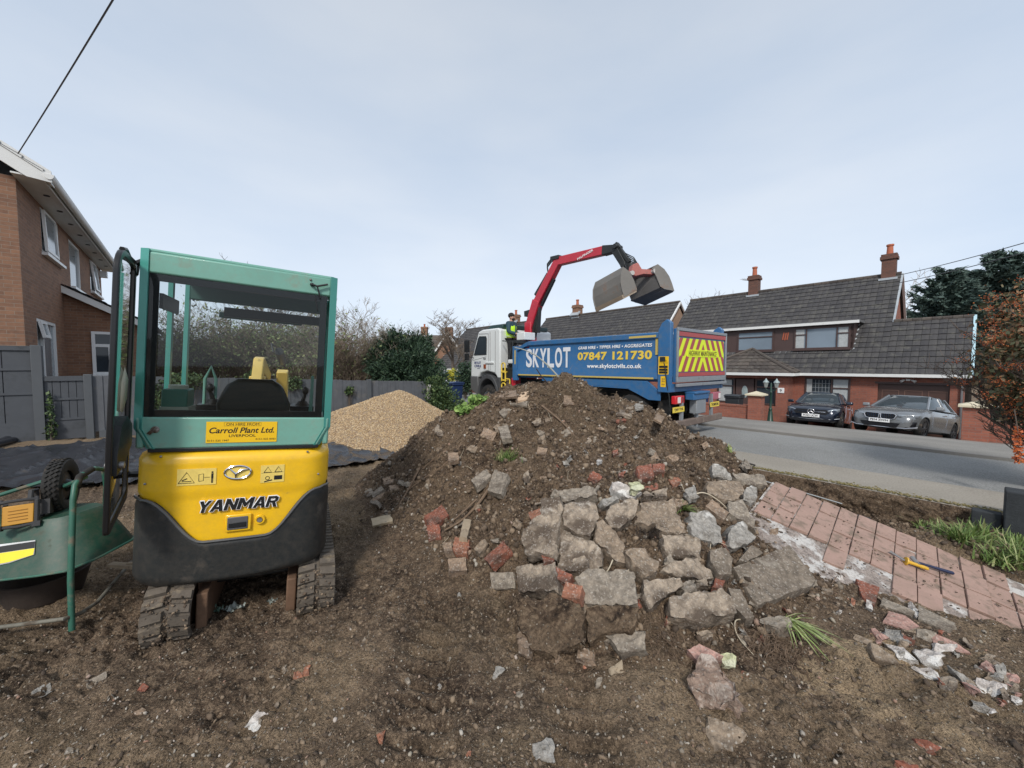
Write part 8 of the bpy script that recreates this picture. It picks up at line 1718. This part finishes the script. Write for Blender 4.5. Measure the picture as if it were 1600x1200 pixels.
def branch_mesh(h, spread, depth, n0, r0, seed, up=.55, first=.25, droop=0, minr=.004, trunks=1):
    rs = random.Random(seed); tk_ = MB(); tw = MB(); tips = []
    def grow(p, d, l, r, lv):
        q = p+d*l*.5+Vector((rs.gauss(0, 1), rs.gauss(0, 1), rs.gauss(0, .5)))*l*.07; e = p+d*l+Vector((rs.gauss(0, 1), rs.gauss(0, 1), rs.gauss(0, .6)))*l*.1+Vector((0, 0, -droop*l*.2*lv))
        (tk_ if lv <= 1 else tw).ring([p, q, e], [r, r*.8, r*.6], 7 if lv == 0 else (5 if lv == 1 else 3), False)
        if lv >= depth: tips.append(e); return
        k = n0 if lv == 0 else rs.choice([3, 4, 4, 5]) if lv < depth-1 else rs.choice([3, 4, 5])
        for i in range(k):
            t_ = first+(1-first)*(i+rs.random())/k; o_ = p.lerp(q, t_*2) if t_ < .5 else q.lerp(e, t_*2-1)
            a = rs.uniform(0, 6.28); s_ = Vector((math.cos(a), math.sin(a), 0)); nd = (d*up+s_*spread+Vector((0, 0, .35-droop*.2))+Vector((rs.gauss(0, .15), rs.gauss(0, .15), rs.gauss(0, .15)))).normalized()
            grow(o_, nd, l*rs.uniform(.45, .72), max(minr, r*.5*rs.uniform(.7, 1)), lv+1)
    for i in range(trunks):
        a = rs.uniform(0, 6.28); k = .0 if trunks == 1 else .45; o_ = Vector((math.cos(a), math.sin(a), 0))*(.0 if trunks == 1 else .15*rs.random())
        grow(o_, Vector((math.cos(a)*k, math.sin(a)*k, 1)).normalized(), h*(.55 if trunks == 1 else rs.uniform(.4, .6)), r0, 0)
    return tk_, tw, tips
def bare_tree(name, lb, base, h, spread=.7, depth=4, n0=7, r0=.12, seed=1, m=TWIG, trunks=1, leaf=None, nleaf=0, ls=.05, group=None, cat='tree', minr=.006, mt=BARK):
    t = tree(name, lb, cat, base, group); a, b_, tips = branch_mesh(h, spread, depth, n0, r0, seed, trunks=trunks, minr=minr)
    a.build('trunk' if trunks == 1 else 'stems', mt, t, smooth=True); b_.build('crown', m, t, smooth=False)
    if leaf and nleaf:
        T_ = np.array([tuple(p) for p in tips]); P = T_[tr.integers(0, len(T_), nleaf)]+tr.normal(size=(nleaf, 3))*.09; V, F = leaves(P, ls); o = np_mesh('leaves', V, F, leaf, t)
    return t
def gz(p, z=.05): return (p[0], p[1], z)
# twiggy shrubs behind the board fence
GSH = 'twiggy shrubs behind the board fence'
sh = [(250, 15.5, 3.6, TWIGD, 'tangled dark shrub behind the fence, farthest left through the cab'), (310, 15, 3.6, TWIG, 'brown twiggy shrub behind the fence seen left of centre through the cab glass'), (365, 14.5, 3.9, TWIGD, 'dense leafy shrub behind the fence seen mid cab'), (425, 14.5, 4.0, TWIG, 'olive brown shrub behind the digger boom'),
      (480, 14.5, 3.8, TWIGP, 'pale twiggy shrub behind the fence at the right side of the cab glass'), (535, 14, 3.7, TWIG, 'brown twiggy shrub just right of the digger cab'), (575, 15, 3.6, TWIGP, 'pale bare shrub between the cab and the dark conifer')]
for i, (u, Y, h_, m_, lb) in enumerate(sh):
    p = at(u, 600, Y); bare_tree('bare_shrub', lb, gz(p), h_, .75, 4, 9, .035, 40+i, m_, trunks=9, leaf=LOLV, nleaf=3600 if u < 500 else 900, ls=.06, group=GSH, cat='shrub', minr=.0045)
bare_tree('bare_tree', 'tall pale bare branches rising right of the digger cab', gz(at(528, 600, 17)), 4.9, .6, 5, 8, .07, 61, TWIGP, minr=.007)
bare_tree('bare_tree', 'taller bare tree rising above the shrubs in the cab window', gz(at(400, 600, 20)), 6.6, .65, 5, 7, .1, 62, TWIGD, minr=.008)
# dark conifer hedge
def conifer_bush(name, lb, blobs, n, m, base, size=.09, asp=2.4, cat='conifer', up=.5):
    t = tree(name, lb, cat, base); P, d = blob_pts(blobs, n); D = d*.8; D[:, 2] += up*.6; V, F = leaves(P, size, asp, D=D); np_mesh('foliage', V-np.array(base), F, m, t)
    # arching sprays so the outline is ragged
    k = n//9; P, d = blob_pts(blobs, k, shell=1.0); L_ = []; 
    for j in range(7): q = P+d*(.05*j)[None] if False else P+(d*np.array([1, 1, .5])+np.array([0, 0, .55]))*(.045*j); L_.append(q+tr.normal(size=q.shape)*.012)
    Q = np.concatenate(L_); V, F = leaves(Q, size*.75, asp, D=np.tile(d, (7, 1))); np_mesh('outer_sprays', V-np.array(base), F, m, t)
    mb = MB(); b0 = Vector(base)
    for bb in blobs[:5]: mb.ring([Vector((0, 0, 0)), Vector(bb[:3])-b0], [.07, .03], 6)
    mb.build('branches', BARK, t); return t
def bl(u, v, Y, r, rz=None): p = at(u, v, Y); return (*p, r, r, rz or r*.8)
conifer_bush('conifer_hedge', 'large dark green conifer spilling over the right end of the board fence', [bl(598, 568, 14, .45), bl(616, 550, 14.2, .55), bl(642, 555, 14.2, .5), bl(605, 585, 13.6, .45), bl(630, 585, 13.4, .65), bl(655, 575, 13.6, .55), bl(668, 600, 13, .45), bl(678, 622, 12.8, .35), bl(650, 540, 14.6, .35), bl(594, 552, 14.6, .28), bl(617, 530, 14.4, .26), bl(660, 548, 14.8, .22)], 36000, LCON, gz(at(628, 600, 14)), .06)
conifer_bush('conifer_hedge', 'low trailing evergreen with pale leaves round the brick pier', [bl(676, 612, 12.4, .3), bl(690, 630, 12.3, .35), bl(700, 645, 12.0, .3), bl(683, 640, 12.2, .25)], 6000, LIVY, gz(at(690, 640, 12.3)), .07, 1.4, cat='shrub')
def leafy(name, lb, cat, blobs, n, m, base, size=.06, asp=1.3, stems=True):
    t = tree(name, lb, cat, base); P, d = blob_pts(blobs, n, shell=.2); V, F = leaves(P, size, asp); np_mesh('leaves', V-np.array(base), F, m, t)
    mb = MB(); b0 = Vector(base)
    for i in range(min(40, n//20)): mb.ring([Vector((random.gauss(0, .02), random.gauss(0, .02), 0)), (Vector(P[i])-b0)*.5+Vector((0, 0, .02)), Vector(P[i])-b0], [.008, .005, .002], 4, False)
    mb.build('stems', BARK, t); return t
# ivy on the fence (seen through the cab) and at the left
for lb, pts_, n in (('ivy climbing the board fence seen through the right of the cab glass', [(-11+.04, 1.1, 1.35, .1, .3, .25), (-11+.04, 1.1, .9, .08, .2, .4), (-10.96, 2.0, 1.3, .08, .35, .18)], 1500), ('ivy patch on the board fence right of the cab', [(-10.96, 3.35, 1.05, .07, .2, .14)], 260), ('ivy growing over the fence top seen through the middle of the cab glass', [(-10.98, -.1, 1.4, .15, .6, .2), (-10.95, -.5, 1.0, .08, .2, .4)], 1800)):
    bs = [(*FR(a, b_), c, .5*(d+e)*.9, .5*(d+e)*.9, f_) for a, b_, c, d, e, f_ in pts_]; leafy('ivy', lb, 'ivy', bs, n, LIVY, (bs[0][0], bs[0][1], .3), .05)
p0_ = FR(-10.9, -2.0); leafy('climbing_weed', 'thin straggly weed climbing the post of the tall grey fence', 'weed', [(p0_[0], p0_[1], .55, .08, .08, .2), (p0_[0], p0_[1], .85, .05, .05, .25), (p0_[0], p0_[1], 1.15, .04, .04, .15)], 260, LIVY, (p0_[0], p0_[1], .36), .045)
# little green plants on the left shoulder of the heap
for u, v, lb in ((722, 641, 'bright green leafy weed at the left shoulder of the heap'), (742, 626, 'small green leafy sprig just above the bright weed on the heap')):
    h = hit(u, v+6); leafy('leafy_weed', lb, 'weed', [(h[0], h[1], h[2]+.07, .13, .1, .07), (h[0]+.12, h[1], h[2]+.08, .09, .08, .05)], 240 if u < 730 else 130, LFRS, tuple(h), .055)
# shrubs by the cab of the lorry
p = at(727, 585, 19); leafy('round_shrub', 'dark green rounded shrub just left of the lorry cab', 'shrub', [(*p, .55, .5, .7), (p[0], p[1], p[2]-.5, .5, .5, .5)], 3500, LCON, (p[0], p[1], .1), .07)
p = at(706, 587, 21); leafy('yellow_shrub', 'yellow flowering shrub between the bins and the dark round shrub', 'shrub', [(*p, .4, .4, .35)], 1200, LYEL, (p[0], p[1], .1), .07)
# bare trees farther off
GF = 'bare trees on the skyline'
bare_tree('bare_tree', 'spreading bare tree in front of the white trimmed gable', gz(at(708, 590, 33)), 6.2, .85, 5, 8, .16, 71, TWIG, minr=.012)
for i, (u, Y, h_, lb) in enumerate([(745, 60, 9.5, 'bare tree on the skyline left of the lorry cab'), (775, 62, 9, 'bare tree on the skyline above the lorry cab roof'), (590, 62, 9.5, 'bare tree on the skyline behind the dark conifer'), (655, 60, 8.6, 'bare tree on the skyline between conifer and gable'), (470, 60, 11, 'distant bare tree above the shrubs seen through the cab'), (300, 55, 12, 'distant bare tree seen through the left of the cab'), (1098, 52, 12.5, 'thin bare tree behind the gap between the two bungalows'), (1450, 34, 9.6, 'pale bare tree behind the garage roof beside the conifers')]):
    bare_tree('bare_tree', lb, gz(at(u, 600, Y), -.5), h_, .7, 4, 9, .16, 80+i, TWIGP if u in (1450,) else TWIG, minr=.016, group=GF)
# tall conifers behind the garage
def spruce(lb, u, vtop, Y, half, seed, n=46):
    top = at(u, vtop, Y); base = (top[0], top[1], -1.0); H_ = top[2]+1; rs = random.Random(seed); t = tree('tall_conifer', lb, 'conifer', base, 'tall conifers behind the garage')
    mb = MB(); mb.ring([(0, 0, 0), (0, 0, H_*.6), (0, 0, H_)], [.28, .14, .02], 8); mb.build('trunk', BARK, t); mb = MB(); P = []; Dd = []
    for i in range(n*3):
        z = H_*(.25+.74*rs.random()**.8); f_ = 1-(z/H_); L_ = half*(.22+.95*min(1, f_*1.9))*rs.uniform(.55, 1.15); a = rs.uniform(0, 6.28)
        d = Vector((math.cos(a), math.sin(a), rs.uniform(-.05, .3))); p = Vector((0, 0, z)); e = p+d*L_+Vector((0, 0, L_*.22)); m_ = p.lerp(e, .5)-Vector((0, 0, L_*.08)); mb.ring([p, m_, e], [.035, .022, .006], 4, False)
        k = int(26*L_)+10
        for j in range(k):
            t_ = .15+.88*(j/k); c = p.lerp(m_, t_*2) if t_ < .5 else m_.lerp(e, min(1.05, t_*2-1)); w_ = .34*L_**.5*(1.12-t_); s_ = rs.gauss(0, w_*.55); sd_ = Vector((-math.sin(a), math.cos(a), 0))
            P.append(c+sd_*s_+Vector((0, 0, -abs(s_)*.35+rs.gauss(0, .04)))); Dd.append(d*.8+sd_*(s_*2.2)+Vector((0, 0, .1)))
    mb.build('limbs', BARK, t); P = np.array([tuple(p) for p in P]); Dd = np.array([tuple(p) for p in Dd]); P = np.repeat(P, 3, 0)+tr.normal(size=(len(P)*3, 3))*.07; V, F = leaves(P, .12, 3.0, .12, D=np.repeat(Dd, 3, 0)); np_mesh('foliage', V, F, LSPR, t)
spruce('tall dark conifer with a ragged top, nearest the garage roof', 1478, 424, 25, 2.5, 1); spruce('tallest dark conifer at the right edge behind the berry bush', 1572, 392, 25, 2.9, 2); spruce('dark conifer filling in between the two tallest conifers', 1520, 432, 27, 2.6, 3); spruce('dark conifer at the far right edge of the picture', 1640, 405, 24, 2.8, 4)
# berry bush at the right edge, hanging over the footway
base = (7.35, 5.0, .1); t = tree('berry_bush', 'overhanging bush covered with orange berries at the right edge', 'bush', base)
blobs = [(7.2, 5.0, 2.25, .75, .7, .5), (7.0, 4.95, 1.75, .75, .7, .5), (7.1, 4.9, 1.25, .6, .6, .4), (7.5, 5.2, 2.6, .8, .7, .4), (6.55, 4.95, 1.95, .32, .35, .35), (6.6, 4.95, 1.45, .3, .3, .3), (7.6, 5.2, 1.6, .8, .8, .7), (6.9, 4.8, 1.0, .3, .3, .2)]
P, d = blob_pts(blobs, 10500, shell=.25); V, F = leaves(P, .042, 1.7); np_mesh('leaves', V-np.array(base), F, LBER, t)
a_, b_, tips = branch_mesh(2.6, .7, 4, 9, .05, 5, trunks=6); a_.build('stems', BARK, t); b_.build('twigs', TWIGD, t, smooth=False)
cl, d = blob_pts(blobs, 260, shell=.8); P = np.repeat(cl, 34, 0)+tr.normal(size=(260*34, 3))*np.array([.055, .055, .03]); S = .007+.004*tr.random(len(P))
o = scatter('berries', P-np.array(base), S, BERRY, 'octa', 31); o.parent = t; tag(o, kind='stuff')
mb = MB(); q = [Vector(at(1585, 640, 4.8)), Vector(at(1590, 670, 4.78)), Vector(at(1592, 725, 4.76))]; mb.ring([p-Vector(base) for p in q], .006, 5); mb.build('hanging_twig', TWIGD, t)
P = np.array([tuple(q[1].lerp(q[2], i/160)) for i in range(160)])+tr.normal(size=(160, 3))*np.array([.022, .022, .01]); V, F = leaves(P, .03, 1.4); np_mesh('hanging_leaves', V-np.array(base), F, BERRY, t)
# hedge beyond the right garden wall and tree line far off
x_ = [(*FR(1.3+i*1.0, 18.4), .1, .8, .7, .7) for i in range(8)]+[(*FR(1.8+i*1.3, 18.9), .9, .7, .7, .5) for i in range(6)]
conifer_bush('garden_hedge', 'dark clipped hedge behind the garden wall at the right edge', x_, 12000, LCON, (*FR(4, 18.4), -.5), .12, 1.6, 'hedge')
mb = MB(); mb.ring([(0, 0, 0), (.0, 0, 2.6)], .04, 8); mb.ring([(0, 0, 2.2), (-.3, .1, .1)], .03, 6); x, y = FR(.75, 20.6); tag(mb.build('clothes_post', M('pale_post', (.5, .48, .45), .6), loc=(x, y, -.9)), 'leaning pale post beside the garage gable', 'post')
P = []; n = 60000; ang = tr.uniform(-1.15, 1.15, n); rr = tr.uniform(85, 110, n); X = np.sin(ang)*rr; Y = np.cos(ang)*rr; hh = 3.2+2.2*fbm(ang*14, ang*0+3, 3)+1.2*fbm(ang*90, ang*0, 2); Z = -1+tr.random(n)*np.maximum(hh, .8)*1.15
V, F = leaves(np.stack([X, Y, Z], -1), .7, 1.5); tag(np_mesh('far_trees', V, F, leaf_mat('far_leaf', [(0, (.06, .06, .045)), (.5, (.1, .09, .07)), (.8, (.05, .07, .045)), (1, (.15, .13, .1))])), 'far belt of hedges and bare woodland along the horizon', 'trees', kind='stuff')
# cables
def cable(lb, a, b_, sag, r=.012):
    a, b_ = Vector(a), Vector(b_); pts = [a.lerp(b_, i/16)-Vector((0, 0, sag*4*(i/16)*(1-i/16))) for i in range(17)]; mb = MB(); mb.ring([p-a for p in pts], r, 5); return tag(mb.build('overhead_cable', M('cable_grey', (.08, .08, .085), .6), loc=tuple(a)), lb, 'cable')
cable('overhead cable rising from the brick house at the top left', at(28, 240, 7.4), at(200, -40, 4.2), .02, .009)
cable('upper overhead cable at the right above the conifers', at(1404, 430, 17.5), at(1640, 368, 11), .05, .014); cable('lower overhead cable at the right above the conifers', at(1405, 442, 17.4), at(1640, 384, 11), .05, .014)
